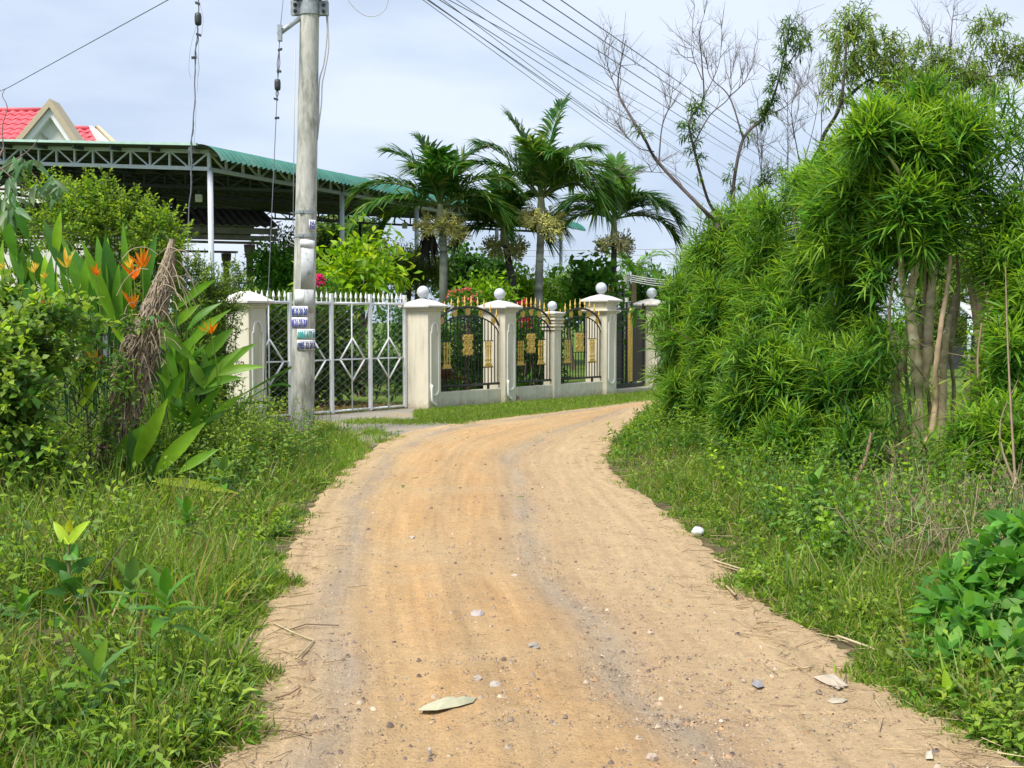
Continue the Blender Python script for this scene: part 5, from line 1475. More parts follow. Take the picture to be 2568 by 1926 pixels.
# feathery tree above the hedge
D_ = 15.0
f = P(2060, 1000, D_) * np.array([1, 1, 0])
t = thing('feathery_tree', 'feathery fine-leaved tree rising above the bushy round crown', 'tree', f)
nb = NB()
lb = [limb(nb, pp3(l, D_), r, r * .3, DEAD * 0.8) for l, r in (([(2050, 620), (2056, 409), (2064, 344), (2107, 263), (2122, 120), (2130, 50)], 0.035), ([(2107, 263), (2180, 200), (2270, 170)], 0.022), ([(2180, 200), (2290, 240), (2400, 200), (2440, 120)], 0.02),
                                                               ([(2330, 230), (2420, 200), (2500, 190), (2568, 190)], 0.018), ([(2380, 210), (2385, 90), (2392, 20)], 0.011), ([(2340, 200), (2335, 120), (2330, 60)], 0.009))]
nb.tube([f, P(2050, 620, D_)], [0.06, 0.04], 7, DEAD * 0.8)
nb.build('trunk', M_BARK, t)
nb = NB()
for q in lb[2:]: twigs(nb, q, 8, 0.5, 0.005, DEADT)
nb.build('twigs', M_BARK, t)
els = [E_(2128, 130, D_, 54, 78, .4), E_(2110, 225, D_, 40, 36, .35), E_(2140, 60, D_, 30, 34, .3), E_(2200, 150, D_, 60, 50, .5), E_(2290, 165, D_, 80, 50, .5), E_(2260, 230, D_, 80, 40, .5), E_(2380, 185, D_, 60, 44, .5), E_(2480, 80, D_, 44, 36, .35), E_(2510, 170, D_, 60, 44, .5), E_(2440, 230, D_, 70, 40, .5), E_(2560, 150, D_, 30, 40, .4)]
nb = NB(); n = 980
p, out, r = sample_ells(els, n, 0.2, 1.1)
shoots(nb, p, nrm(out * .7 + rng.normal(size=(n, 3)) * .6 + Z * .1), 0.16, 9, 0.105, 0.024, GRN((0.11, 0.22, 0.05), (0.17, 0.28, 0.06), (0.22, 0.25, 0.04)), young=np.array((0.30, 0.42, 0.10)), droop=0.45, segs=2, ang=70, stem=DEAD)
nb.build('crown', M_LEAF, t)

# narrow-leaved shrubs of the hedge (one each), nearest first
def willow(name, label, cat, ells, foot, n, slen, m, Ln, W, stemn=9, stemr=0.025, pal=PAL_WILLOW, young=PAL_YOUNG, up=0.55, rmin=0.5, droop=0.35, group='narrow-leaved hedge shrubs', segs=4):
    foot = np.array([foot[0], foot[1], 0.0])
    t = thing(name, label, cat, foot, group)
    nb = NB()
    p, out, r = sample_ells(ells, n, rmin, 1.14)
    sdir = nrm(out * 0.75 + Z * up + rng.normal(size=(n, 3)) * 0.38)
    sl = slen * rng.uniform(.5, 1.45, n)
    shoots(nb, p - sdir * sl[:, None] * 0.75, sdir, sl, m, Ln, W, pal, young=young, droop=droop, segs=segs, ang=72, tipangle=28)
    nb.build('foliage', M_LEAF, t, 'stuff')
    stems(ells, foot, stemn, stemr, BARKC, t)
    return t

LN, LW_ = 0.275, 0.021
def ft(px, py): return G(px, py)
def inside(poly, x, y):
    c = False; n = len(poly)
    for k in range(n):
        (x0, y0), (x1, y1) = poly[k], poly[k - 1]
        if (y0 > y) != (y1 > y) and x < (x1 - x0) * (y - y0) / (y1 - y0) + x0: c = not c
    return c
def clumps(poly, Dfn, n, rmin, rmax, thick):
    """irregular leaf clumps filling a volume whose front outline is poly"""
    xs_ = [p[0] for p in poly]; ys_ = [p[1] for p in poly]; out = []
    while len(out) < n:
        x, y = rng.uniform(min(xs_), max(xs_)), rng.uniform(min(ys_), max(ys_))
        if not inside(poly, x, y): continue
        r = rng.uniform(rmin, rmax); D = Dfn(x, y) + rng.uniform(0, thick)
        out.append(E_(x, y, D, r * rng.uniform(.8, 1.3), r * rng.uniform(.7, 1.1), r * D / F))
    return out
HDf = lambda x, y: 17.0 - (x - 1640) / 510.0 * 6.3 + (1150 - y) * 0.0016
willow('hedge_shrub', 'tall lime-tipped hedge shrub standing at the end nearest the ball pillar', 'hedge shrub',
       clumps([(1650, 1060), (1668, 860), (1690, 740), (1725, 660), (1790, 600), (1800, 900), (1780, 1090), (1700, 1090)], HDf, 40, 32, 52, 1.0), P(1760, 1000, 17.4), 820, 0.42, 20, LN, 0.021, segs=3, stemn=5, rmin=.2, droop=.2)
_t = bpy.data.objects[[o.name for o in COL.objects if o.get('category') == 'hedge shrub'][-1]]
nb = NB(); _q = smooth_path([P(1830, 930, 15.6), P(1740, 860, 15.6), P(1650, 800, 15.7), P(1590, 765, 15.8)], 16); nb.tube(_q, np.linspace(.008, .003, len(_q)), 4, BARKC)
shoots(nb, _q[-7:] + rng.normal(size=(7, 3)) * .03, nrm(rng.normal(size=(7, 3)) + np.array([-.8, 0, .2])), .22, 8, .13, .045, PAL_MID + PAL_LIME, droop=.3, segs=3, prof='ovate', ang=70)
nb.build('straggling_twig', M_LEAF, _t)
willow('hedge_shrub', 'wide lime-tipped hedge shrub beneath the leafless trees', 'hedge shrub',
       clumps([(1770, 1060), (1780, 700), (1800, 600), (1860, 545), (1950, 500), (1960, 900), (1930, 1150), (1850, 1140)], HDf, 52, 40, 64, 1.1), P(1880, 1000, 15.4), 1200, 0.42, 20, LN, 0.021, segs=3, stemn=5, rmin=.2, droop=.2)
willow('hedge_shrub', 'big dense hedge shrub in front of pale multi-stemmed trunks', 'hedge shrub',
       clumps([(1900, 1040), (1910, 600), (1960, 510), (2050, 430), (2120, 340), (2170, 480), (2180, 700), (2180, 930), (2120, 1060)], HDf, 62, 44, 74, 1.0), P(2080, 1000, 12.9), 1480, 0.42, 22, LN, LW_, stemn=5, rmin=.2, droop=.2)
willow('hedge_shrub', 'low dark hedge shrub drooping over the weedy verge', 'hedge shrub',
       clumps([(1800, 1020), (1880, 900), (2120, 880), (2170, 1040), (2130, 1190), (2060, 1280), (1960, 1225), (1850, 1150)], lambda x, y: 12.3 - (x - 1880) * .0038 - max(0, y - 1000) * .003, 44, 36, 66, 0.6), P(2060, 1000, 11.5), 900, 0.40, 20, LN * 0.95, LW_, stemn=3, stemr=.014, rmin=.2, droop=.2)
willow('hedge_shrub', 'airy narrow-leaved shrub at the picture edge beyond the multi-stemmed trunks', 'hedge shrub',
       [E_(2540, 640, 11.0, 80, 130, .5), E_(2530, 990, 10.2, 80, 150, .4), E_(2500, 1130, 9.6, 80, 110, .4), E_(2555, 800, 10.6, 60, 110, .4), E_(2500, 1200, 9.4, 70, 70, .3), E_(2440, 1090, 9.8, 50, 60, .2), E_(2590, 1180, 9.2, 60, 120, .3)], ft(2590, 1330), 420, 0.36, 18, 0.24, 0.022, pal=PAL_MID, droop=0.3, stemn=3, stemr=.012)

# multi-stemmed pale tree with the round willow-leaf crown
TD_ = 11.4
f = G(2320, 1205); TD_ = f[1]
t = thing('multi_stemmed_tree', 'pale multi-stemmed tree carrying a big round crown of narrow leaves', 'tree', f)
PALE = np.array((0.58, 0.46, 0.30))
def mottled(pts, r0, r1, col=PALE, sides=10, name='stem'):
    q = smooth_path(pts, 44)
    rr_ = np.linspace(r0, r1, len(q)) * (1 + 0.09 * np.sin(np.arange(len(q)) * 1.1 + rng.random() * 6) * rng.random(len(q)))
    q = q + rng.normal(size=q.shape) * r0 * 0.06
    nb = NB(); cc = np.repeat(np.array(col)[None] * (1 + 0.16 * rng.normal(size=(len(q), 1))), sides, 0) * (1 + 0.10 * rng.normal(size=(len(q) * sides, 1)))
    nb.tube(q, rr_, sides, np.clip(cc, .02, .7)); return nb.build(name, M_BARK, t)
def tp(l, off=0.0): return [P(x, y, TD_ + off + 0.06 * math.sin(y * 0.02)) for x, y in l]
mottled(tp([(2300, 1215), (2302, 1080), (2300, 1000), (2298, 920), (2292, 850), (2286, 780), (2285, 720), (2298, 660), (2302, 560)]), 0.062, 0.034)
mottled(tp([(2290, 780), (2275, 740), (2262, 700), (2260, 650), (2258, 560)], -.05), 0.036, 0.022)
mottled(tp([(2310, 1000), (2325, 900), (2330, 800), (2338, 700), (2342, 620), (2345, 520)], .12), 0.050, 0.030)
mottled(tp([(2318, 890), (2312, 820), (2326, 740), (2330, 660)], .3), 0.034, 0.024, PALE * 0.7)
mottled(tp([(2275, 1190), (2266, 1080), (2255, 1020), (2248, 960), (2262, 900), (2256, 860), (2240, 830)], .1), 0.048, 0.018, PALE * 0.8)
mottled(tp([(2318, 1240), (2310, 1195), (2306, 1165), (2322, 1115), (2338, 1070), (2346, 1000), (2347, 930), (2355, 860), (2362, 800), (2376, 720), (2384, 640)], -.35), 0.040, 0.018, np.array((0.40, 0.29, 0.19)))
mottled(tp([(2356, 1150), (2362, 1050), (2366, 960), (2366, 910), (2374, 840), (2382, 790)], .05), 0.042, 0.026, PALE * 0.85)
mottled(tp([(2372, 870), (2380, 830), (2386, 800), (2395, 740)], .1), 0.05, 0.03, PALE * 0.55)
mottled(tp([(2350, 860), (2362, 840), (2374, 830)], -.1), 0.02, 0.016, PALE)
for l in ([(2330, 1180), (2334, 1050), (2322, 940), (2328, 860), (2318, 760), (2322, 640)], [(2310, 1200), (2284, 1100), (2280, 1000), (2270, 920), (2276, 820), (2268, 700), (2276, 600)], [(2350, 1200), (2380, 1090), (2392, 980), (2384, 880), (2404, 760), (2400, 640)], [(2290, 1200), (2250, 1110), (2236, 1010), (2244, 900), (2230, 800), (2240, 700)]):
    mottled(tp(l, rng.uniform(-.1, .3)), 0.024, 0.014, PALE * rng.uniform(.45, .8), 7)
for l in ([(2286, 850), (2330, 872), (2400, 890), (2490, 900)], [(2300, 920), (2340, 970), (2380, 1000)], [(2270, 880), (2330, 960), (2352, 940)], [(2352, 1010), (2420, 1100), (2470, 1120)]):
    mottled(tp(l, -.15), 0.007, 0.004, np.array((0.34, 0.26, 0.17)), 5, 'twig')
els = clumps([(2120, 480), (2140, 350), (2200, 290), (2290, 255), (2380, 265), (2440, 330), (2450, 470), (2430, 590), (2370, 640), (2260, 650), (2160, 620)], lambda x, y: TD_ - .45, 40, 36, 78, .9) + clumps([(2080, 560), (2100, 380), (2180, 420), (2180, 700), (2110, 720)], lambda x, y: TD_ + .7, 14, 36, 56, .6)
nb = NB(); n = 1180
p, out, r = sample_ells(els, n, 0.2, 1.16)
sdir = nrm(out * .75 + Z * 0.7 + rng.normal(size=(n, 3)) * .38); sl = 0.40 * rng.uniform(.5, 1.5, n)
shoots(nb, p - sdir * sl[:, None] * .7, sdir, sl, 22, LN, LW_, PAL_WILLOW, young=PAL_YOUNG, droop=0.19, segs=4, ang=74, tipangle=28)
n = 60; p = np.array([P(rng.uniform(2420, 2600), rng.uniform(230, 560), TD_ + rng.uniform(-.3, .3)) for k in range(n)]); sdir = nrm(np.stack([.7 + rng.normal(size=n) * .3, rng.normal(size=n) * .4, .8 + rng.normal(size=n) * .3], 1))
shoots(nb, p - sdir * .3, sdir, .42, 16, LN * .9, .02, PAL_WILLOW, young=PAL_YOUNG, droop=0.19, segs=4, ang=74, tipangle=28)
nb.build('crown', M_LEAF, t)
stems(els, P(2300, 620, TD_) , 0, 0, PALE, t) if False else None
nb = NB(); p, out, r = sample_ells(els, 26, 0.3, .85)
for q in p:
    a = P(2300 + rng.uniform(-30, 40), 610, TD_); s_ = smooth_path([a, (a + q) / 2 + rng.normal(size=3) * .06, q], 8); nb.tube(s_, np.linspace(.022, .006, len(s_)), 5, PALE * .7)
nb.build('boughs', M_BARK, t)

_n = 30; _p = np.array([P(rng.uniform(2205, 2262), rng.uniform(680, 1130), TD_ - .2) for k in range(_n)] + [P(rng.uniform(2300, 2420), rng.uniform(1120, 1220), TD_ - .5) for k in range(16)]); _n = len(_p)
nb = NB(); shoots(nb, _p, nrm(np.stack([rng.normal(size=_n) * .6 - .3, -.4 + rng.normal(size=_n) * .4, rng.normal(size=_n) * .5 + .3], 1)), .3, 15, LN * .85, .019, PAL_WILLOW, young=PAL_YOUNG, droop=.2, segs=3, ang=72, tipangle=28)
nb.build('low_sprays', M_LEAF, bpy.data.objects['multi_stemmed_tree'], 'stuff')
# loose crooked root and dead sticks at the hedge foot
for (lab, l, r) in (('short crooked brown branch sticking out of the dark hedge shrub base', [(2145, 1205), (2165, 1165), (2176, 1130), (2186, 1085)], 0.022),
                    ('thin upright dead stick leaning in the wire fence', [(2452, 1190), (2455, 1000), (2452, 900), (2462, 810)], 0.014),
                    ('dark curved dead twig low beside the airy shrub', [(2452, 1205), (2480, 1160), (2512, 1100)], 0.010)):
    t = NB(); limb(t, [P(x, y, 10.2) for x, y in l], r, r * .6, np.array((0.27, 0.19, 0.12))); tag(t.build('dead_branch', M_BARK, None), lab, 'branch', 'dead branches by the hedge')

# small forked tree at the right edge behind the fence
D_ = 13.2
f = P(2520, 1050, D_) * np.array([1, 1, 0])
t = thing('forked_tree', 'thin grey forked tree with sparse yellow-green leaves near the picture edge', 'tree', f)
def tq(l): return [P(x, y, D_) for x, y in l]
mottled(tq([(2520, 1060), (2515, 900), (2490, 800), (2474, 720), (2470, 660), (2466, 600)]), 0.06, 0.02, PALE * .85)
mottled(tq([(2474, 720), (2500, 690), (2515, 640), (2530, 600)]), 0.034, 0.016, PALE * .5)
mottled(tq([(2510, 660), (2495, 630), (2485, 600)]), 0.022, 0.012, PALE * .95)
mottled(tq([(2480, 720), (2530, 712), (2560, 704)]), 0.012, 0.006, PALE * .5)
nb = NB(); leafcloud(nb, [E_(2490, 560, D_, 90, 60, .6), E_(2530, 680, D_, 60, 70, .5), E_(2440, 640, D_, 50, 70, .4), E_(2500, 850, D_ - 1, 60, 50, .4), E_(2510, 905, D_ - 1, 70, 60, .4)], 1500, 0.09, 0.032, PAL_LIME + PAL_MID, clump=6, rmin=.2, segs=2); nb.build('crown', M_LEAF, t)
tree('dark-trunked tree shading the shed behind the multi-stemmed tree', 2440, 640, 18, 60, 60, PAL_OLIVE, 900, 0.12, 0.04, group='trees beyond the wire fence', foot_px=2425, trunk=0.13)

# wire fence on the right
wf = thing('wire_fence', 'sagging rusty chain-link fence behind the pale multi-stemmed trunks', 'fence', G(2420, 1190))
fA, fB = G(2150, 1150), G(2640, 1215); fd = nrm(fB - fA); fl_ = np.linalg.norm(fB - fA)
def wfn(x, z): return fA + fd * x + Z * z + np.array([0, 0.03 * math.sin(x * 2.1 + z * 3), 0])
M_RUST = simple('rusty_wire', (0.20, 0.17, 0.13), 0.8, var=0.2)
chainlink('wire_mesh', M_RUST, wf, wfn, fl_, 1.25, 0.10, 0.0024)
for x in (0.1, fl_ * .62, fl_ - .1):
    mb = MB(); mb.tube([fA + fd * x - Z * .1, fA + fd * x + Z * 1.35], 0.018, 6); mb.build('post', M_RUST, wf, smooth=True)
mb = MB(); mb.tube([wfn(x, 1.25 + 0.02 * math.sin(x * 5)) for x in np.linspace(0, fl_, 20)], 0.004, 4); mb.build('top_wire', M_RUST, wf)

# ================================================================== LEFT SIDE
# black chain-link fence with climbers
lf_ = thing('wire_fence', 'black chain-link fence sunk in vines beside the fibrous stump', 'fence', G(200, 1240))
fA2, fB2 = G(-160, 1330), G(330, 1235); fd2 = nrm(fB2 - fA2); fl2 = np.linalg.norm(fB2 - fA2)
def lfn(x, z): return fA2 + fd2 * x + Z * z + np.array([0.0, -0.05 * math.sin(z * 2.4 + x), 0])
chainlink('wire_mesh', M_BLACK, lf_, lfn, fl2, 1.15, 0.085, 0.0045)
for x in (0.05, fl2 - .05):
    mb = MB(); mb.tube([fA2 + fd2 * x - Z * .1, fA2 + fd2 * x + Z * 1.3], 0.022, 6); mb.build('post', M_RUST, lf_, smooth=True)

# fibrous stump
f = G(275, 1225)
SD = f[1] - .35
t = thing('fibrous_stump', 'leaning grey-brown stump wrapped in a mat of dry fibrous roots', 'stump', f)
sp = smooth_path([G(268, 1232) - Z * .05, P(285, 1130, SD), P(320, 1000, SD), P(350, 880, SD), P(385, 780, SD), P(415, 690, SD), P(432, 600, SD)], 60)
sr = np.interp(np.linspace(0, 1, len(sp)), [0, .3, .5, .62, .75, .88, .94, 1], [.15, .12, .14, .10, .08, .05, .03, .016])
nb = NB(); cc = np.repeat(np.array((0.17, 0.125, 0.09))[None] * (1 + .3 * rng.normal(size=(len(sp), 1))), 14, 0)
nb.tube(sp, sr * .86 * (1 + .06 * rng.normal(size=len(sp))), 14, np.clip(cc, .03, .4)); nb.build('core', M_BARK, t)
nb = NB(); T = nrm(np.gradient(sp, axis=0))
for k in range(620):
    i0 = rng.integers(0, len(sp) - 8); ln_ = rng.integers(6, 16); th = rng.uniform(0, 2 * math.pi); dth = rng.normal() * .05
    q = []
    for j in range(i0, min(i0 + ln_, len(sp))):
        A = nrm(np.cross(T[j], np.array([0, 1.0, 0]))); B = np.cross(T[j], A); th += dth + rng.normal() * .08
        q.append(sp[j] + (A * math.cos(th) + B * math.sin(th)) * sr[j] * rng.uniform(.8, 1.16))
    if len(q) < 3: continue
    nb.tube(np.array(q), rng.uniform(.003, .008), 4, np.clip(np.array((0.36, 0.29, 0.215)) * rng.uniform(.5, 1.35), .02, .6))
# short brown scales on the lower half
n = 1500
ii = rng.integers(0, int(len(sp) * .62), n); th = rng.uniform(0, 2 * math.pi, n)
A = nrm(np.cross(T[ii], np.array([0, 1.0, 0]))); B = np.cross(T[ii], A)
pp = sp[ii] + (A * np.cos(th)[:, None] + B * np.sin(th)[:, None]) * sr[ii][:, None] * rng.uniform(.9, 1.12, (n, 1))
nb.strips(pp, nrm(T[ii] * rng.choice([-1, 1], (n, 1)) + rng.normal(size=(n, 3)) * .5), rng.uniform(.04, .1, n), 0.016, jit(GRN((0.30, 0.22, 0.15), (0.20, 0.14, 0.10), (0.38, 0.30, 0.2)), n), segs=2, prof='lance')
for k in range(70):
    a = sp[rng.integers(12, 56)] + rng.normal(size=3) * .06; d = nrm(np.array([rng.normal() * .6 + .3, rng.normal() * .4 - .3, rng.normal() * .5 - .4]))
    q = smooth_path([a, a + d * .1 + Z * .04, a + d * .22, a + d * .3 - Z * .1], 10); nb.tube(q, .004, 4, (0.36, 0.29, 0.2))
nb.build('fibrous_roots', M_BARK, t, 'stuff')

def big_leaves(t, items, D, W, pal, name='leaf', prof='leaf', droop=0.12, fold=0.28, mat=None, offs=0.25, stalk=True):
    for it in items:
        (bx, by), (tx, ty) = it[0], it[1]
        wpx = it[2] if len(it) > 2 else W; pl = it[3] if len(it) > 3 else pal
        o_ = rng.uniform(-offs, offs)
        a = P(bx, by, D + o_); b = P(tx, ty, D + o_ + rng.uniform(-.12, .06))
        L_ = np.linalg.norm(b - a)
        d = b - a; b2 = b + Z * droop * L_; d = b2 - a
        nb = NB(); upv = np.array([rng.normal() * .25, -1.0, 0.35])
        c = jit(pl, 1, .1)
        nb.strips([a], d, np.linalg.norm(d), wpx * D / F, c, droop=droop * L_ / np.linalg.norm(d), segs=9, prof=prof, fold=fold, twist=0.12, up=upv, curl=0.03)
        # pale midrib
        nb.strips([a - np.array([0, 0.004, 0])], d, np.linalg.norm(d) * .97, wpx * D / F * .07, np.clip(c * 1.9, 0, .8), droop=droop * L_ / np.linalg.norm(d), segs=9, prof='grass', twist=0.0, up=np.array([0, -1.0, .35]))
        nb.build(name, M_GLOSS, t)

PAL_HEL = GRN((0.08, 0.22, 0.016), (0.15, 0.32, 0.02), (0.24, 0.42, 0.02), (0.045, 0.15, 0.016))
OR = GRN((0.80, 0.24, 0.01), (0.82, 0.33, 0.02), (0.78, 0.17, 0.01)); YO = GRN((0.82, 0.50, 0.05), (0.75, 0.55, 0.10))
def hflower(t, px, py, D, size, pal, stalk_to=None):
    c = P(px, py + size * .55, D)
    size = size * .82
    nb = NB(); n = 7
    an = np.radians(np.linspace(-40, 40, n) + rng.normal(size=n) * 8)
    d = np.stack([np.sin(an), rng.normal(size=n) * .35 - .1, np.cos(an)], 1)
    L_ = size * D / F * rng.uniform(.8, 1.25, n)
    base = c[None] + Z[None] * (rng.random(n) * .35 * size * D / F)[:, None]
    nb.strips(base, d, L_, size * .20 * D / F, jit(pal, n, .1), droop=-.05, segs=4, prof='lance', fold=.5, twist=.3, up=np.array([0, -1.0, .2]))
    s_ = c + (np.array([rng.normal() * .03, 0.02, -0.45]) if stalk_to is None else P(*stalk_to, D) - c)
    nb.tube([c, (c + s_) / 2 + np.array([.01, 0, 0]), s_], .006, 5, (0.20, 0.30, 0.05))
    nb.build('flower', M_LEAF, t)
z2 = lambda x, y: (x / 2.552, 450 + y / 2.552)
HDD = 10.9
t = thing('heliconia_clump', 'tall heliconia clump with orange flowers behind the vines and stump', 'flowering plant', P(240, 1180, HDD) * np.array([1, 1, 0]))
items = [(z2(740, 900), z2(520, 385), 32), (z2(700, 820), z2(690, 370), 30), (z2(830, 760), z2(785, 270), 24), (z2(830, 850), z2(655, 520), 30), (z2(920, 740), z2(1003, 345), 24), (z2(230, 860), z2(180, 610), 30),
         (z2(690, 760), z2(622, 360), 24), (z2(440, 640), z2(275, 255), 28), (z2(620, 800), z2(462, 430), 30), (z2(190, 400), z2(48, 45), 28), (z2(110, 520), z2(0, 120), 36), (z2(290, 720), z2(225, 405), 30),
         (z2(420, 830), z2(270, 560), 30), (z2(560, 800), z2(560, 480), 28), (z2(880, 900), z2(700, 690), 20), (z2(960, 820), z2(905, 420), 22), (z2(330, 800), z2(330, 480), 26), (z2(150, 680), z2(60, 330), 30),
         (z2(500, 860), z2(380, 560), 28), (z2(780, 900), z2(760, 560), 24), (z2(40, 700), z2(20, 380), 32), (z2(640, 980), z2(570, 640), 26), (z2(780, 1050), z2(690, 720), 26), (z2(260, 900), z2(120, 600), 28), (z2(360, 520), z2(390, 200), 22)]
for _k in range(26):
    _x, _y = rng.uniform(40, 330), rng.uniform(760, 900)
    items.append(((_x, _y), (_x + rng.normal() * 34 - 12, _y - rng.uniform(110, 190)), rng.uniform(26, 40)))
items = [(a_[0], a_[1], a_[2] * rng.uniform(.8, 1.3)) for a_ in items]
big_leaves(t, items, HDD, 28, PAL_HEL, offs=.4)
nb = NB()
for it in items:
    a = P(*it[0], HDD); g0 = np.array([a[0] * .6 + P(240, 1100, HDD)[0] * .4 + rng.normal() * .15, a[1] + rng.normal() * .1, 0]); nb.tube(smooth_path([g0, (g0 + a) / 2, a], 6), [.012] * 3 + [.010] * 3 + [.008] if False else np.linspace(.013, .007, len(smooth_path([g0, (g0 + a) / 2, a], 6))), 5, (0.05, 0.12, 0.03))
nb.build('stalks', M_BARK, t)
for (x, y, s_, pl) in ((915, 505, 44, OR), (860, 585, 44, OR), (850, 770, 44, OR), (425, 505, 46, YO), (300, 800, 36, GRN((0.75, 0.16, 0.02))), (220, 560, 26, YO), (285, 610, 20, YO), (615, 590, 26, OR), (10, 550, 22, YO), (405, 810, 22, YO), (835, 530, 30, YO)):
    hflower(t, *z2(x, y), HDD - .6, s_ * 1.05, pl)
t = thing('heliconia_clump', 'low heliconia with two orange blooms showing through the black chain-link', 'flowering plant', P(210, 1230, 10.0) * np.array([1, 1, 0]))
hflower(t, *z2(495, 1215), 10.0, 50, GRN((0.80, 0.30, 0.02), (.8, .4, .03))); hflower(t, *z2(610, 1130), 10.0, 48, OR)
big_leaves(t, [(z2(560, 1480), z2(590, 1220), 24), (z2(600, 1500), z2(540, 1260), 22), (z2(500, 1480), z2(640, 1270), 20)], 10.1, 24, PAL_LIME)
t = thing('heliconia_clump', 'spreading heliconia leaning from the stump towards the bare-capped pillar', 'flowering plant', P(470, 1060, 11.2) * np.array([1, 1, 0]))
HD2 = 11.0
items = [(z2(1130, 830), z2(1385, 640), 22), (z2(1110, 950), z2(1280, 800), 24), (z2(1200, 960), z2(1420, 790), 22), (z2(1210, 1080), z2(1365, 880), 26), (z2(1290, 1170), z2(1500, 950), 32), (z2(1320, 1310), z2(1650, 1045), 30),
         (z2(1330, 1280), z2(1700, 1200), 26), (z2(1180, 1160), z2(1290, 960), 26), (z2(1090, 1180), z2(1130, 980), 24), (z2(1240, 1250), z2(1180, 1040), 26), (z2(1300, 1330), z2(1560, 1270), 24), (z2(1200, 1330), z2(1420, 1180), 26),
         (z2(1150, 1300), z2(1060, 1100), 22), (z2(1220, 1380), z2(1400, 1330), 22)]
for _k in range(16):
    _x, _y = rng.uniform(440, 520), rng.uniform(900, 1010)
    items.append(((_x, _y), (_x + rng.normal() * 60 + 20, _y - rng.uniform(60, 130)), rng.uniform(20, 30)))
for _k in range(22):
    _x, _y = rng.uniform(400, 540), rng.uniform(1010, 1100)
    items.append(((_x, _y), (_x + rng.normal() * 70 + 30, _y - rng.uniform(50, 120)), rng.uniform(18, 28)))
big_leaves(t, items, HD2, 26, PAL_HEL, droop=.2)
hflower(t, *z2(1355, 940), HD2 - .2, 40, OR)
nb = NB()
for it in items:
    a = P(*it[0], HD2); g0 = np.array([P(470, 1100, HD2)[0] + rng.normal() * .15, a[1] + rng.normal() * .1, 0]); q = smooth_path([g0, (g0 + a) / 2, a], 6); nb.tube(q, np.linspace(.012, .007, len(q)), 5, (0.05, 0.12, 0.03))
nb.build('stalks', M_BARK, t)

# broad-leaved plant in the verge with yellowing leaves
z3 = lambda x, y: (x / 1.791, 1000 + y / 1.791)
f = G(350, 1262); PDp = f[1]
t = thing('broad_leaved_plant', 'broad-leaved plant with one long yellowing leaf lying over the verge grass', 'plant', f)
items = [(z3(590, 330), z3(755, -5), 40), (z3(510, 300), z3(655, 115), 40), (z3(690, 350), z3(925, 105), 38), (z3(800, 335), z3(985, 225), 24), (z3(640, 400), z3(770, 260), 40, PAL_DARK), (z3(600, 400), z3(700, 250), 42, PAL_DARK), (z3(560, 420), z3(520, 290), 34), (z3(640, 420), z3(800, 330), 34, PAL_DARK),
         (z3(840, 560), z3(920, 490), 20), (z3(620, 420), z3(585, 120), 30, PAL_DARK)]
big_leaves(t, items, PDp - .1, 38, PAL_HEL, droop=.12)
big_leaves(t, [(z3(680, 370), z3(1080, 428), 24, GRN((0.42, 0.48, 0.06), (0.36, 0.46, 0.05)))], PDp - .4, 30, PAL_LIME, droop=.16, name='yellow_leaf')
big_leaves(t, [(z3(655, 420), z3(625, 560), 32, GRN((0.36, 0.38, 0.04),)), (z3(650, 590), z3(720, 625), 22, GRN((0.42, 0.42, 0.12),))], PDp - .4, 30, PAL_LIME, droop=.05, name='yellow_leaf')
nb = NB()
for it in items:
    a = P(*it[0], PDp - .1); q = smooth_path([f + np.append(rng.normal(size=2) * .04, 0), (f + a) / 2, a], 6); nb.tube(q, np.linspace(.012, .008, len(q)), 5, (0.05, 0.12, 0.03))
nb.build('stalks', M_BARK, t)

# sapling
f = G(192, 1585); SDp = f[1]
t = thing('sapling', 'young sapling with yellow-green top leaves in the near verge', 'sapling', f)
nb = NB()
st = smooth_path([f, P(190, 1500, SDp), P(174, 1440, SDp), P(172, 1350, SDp), P(174, 1318, SDp)], 20); nb.tube(st, np.linspace(.012, .004, len(st)), 6, (0.20, 0.17, 0.08))
br = smooth_path([P(190, 1560, SDp), P(240, 1470, SDp), P(290, 1390, SDp), P(340, 1330, SDp)], 12); nb.tube(br, np.linspace(.007, .002, len(br)), 5, (0.10, 0.08, 0.06)); nb.build('stem', M_BARK, t)
YG = GRN((0.36, 0.46, 0.03), (0.30, 0.44, 0.03)); MG = GRN((0.12, 0.32, 0.03), (0.09, 0.26, 0.03)); DG = GRN((0.05, 0.15, 0.03), (0.07, 0.2, 0.035))
its = [((310, 655), (240, 550), 26, YG), ((312, 650), (405, 548), 28, YG), ((312, 600), (318, 540), 22, GRN((0.45, 0.48, 0.05),)), ((310, 680), (350, 720), 50, MG), ((305, 690), (285, 630), 24, MG), ((310, 790), (195, 712), 28, DG), ((318, 780), (428, 710), 30, DG),
       ((310, 830), (268, 770), 26, DG), ((305, 860), (370, 800), 50, DG), ((330, 890), (430, 850), 30, DG), ((380, 910), (485, 970), 52, DG), ((390, 900), (440, 860), 36, MG), ((300, 870), (190, 870), 22, DG), ((490, 1000), (630, 940), 26, DG), ((500, 930), (575, 900), 36, MG),
       ((545, 860), (510, 790), 20, YG), ((550, 880), (620, 870), 28, MG), ((330, 1040), (255, 1110), 40, MG), ((300, 1000), (200, 1010), 30, DG), ((440, 1080), (570, 1080), 28, DG), ((350, 960), (280, 930), 34, DG), ((430, 1120), (520, 1020), 30, DG), ((350, 1130), (260, 1080), 34, MG), ((400, 1120), (470, 1180), 30, DG)]
big_leaves(t, [(z3(*a), z3(*b), w, p_) for a, b, w, p_ in its], SDp, 26, MG, droop=.15, offs=.05, prof='ovate')

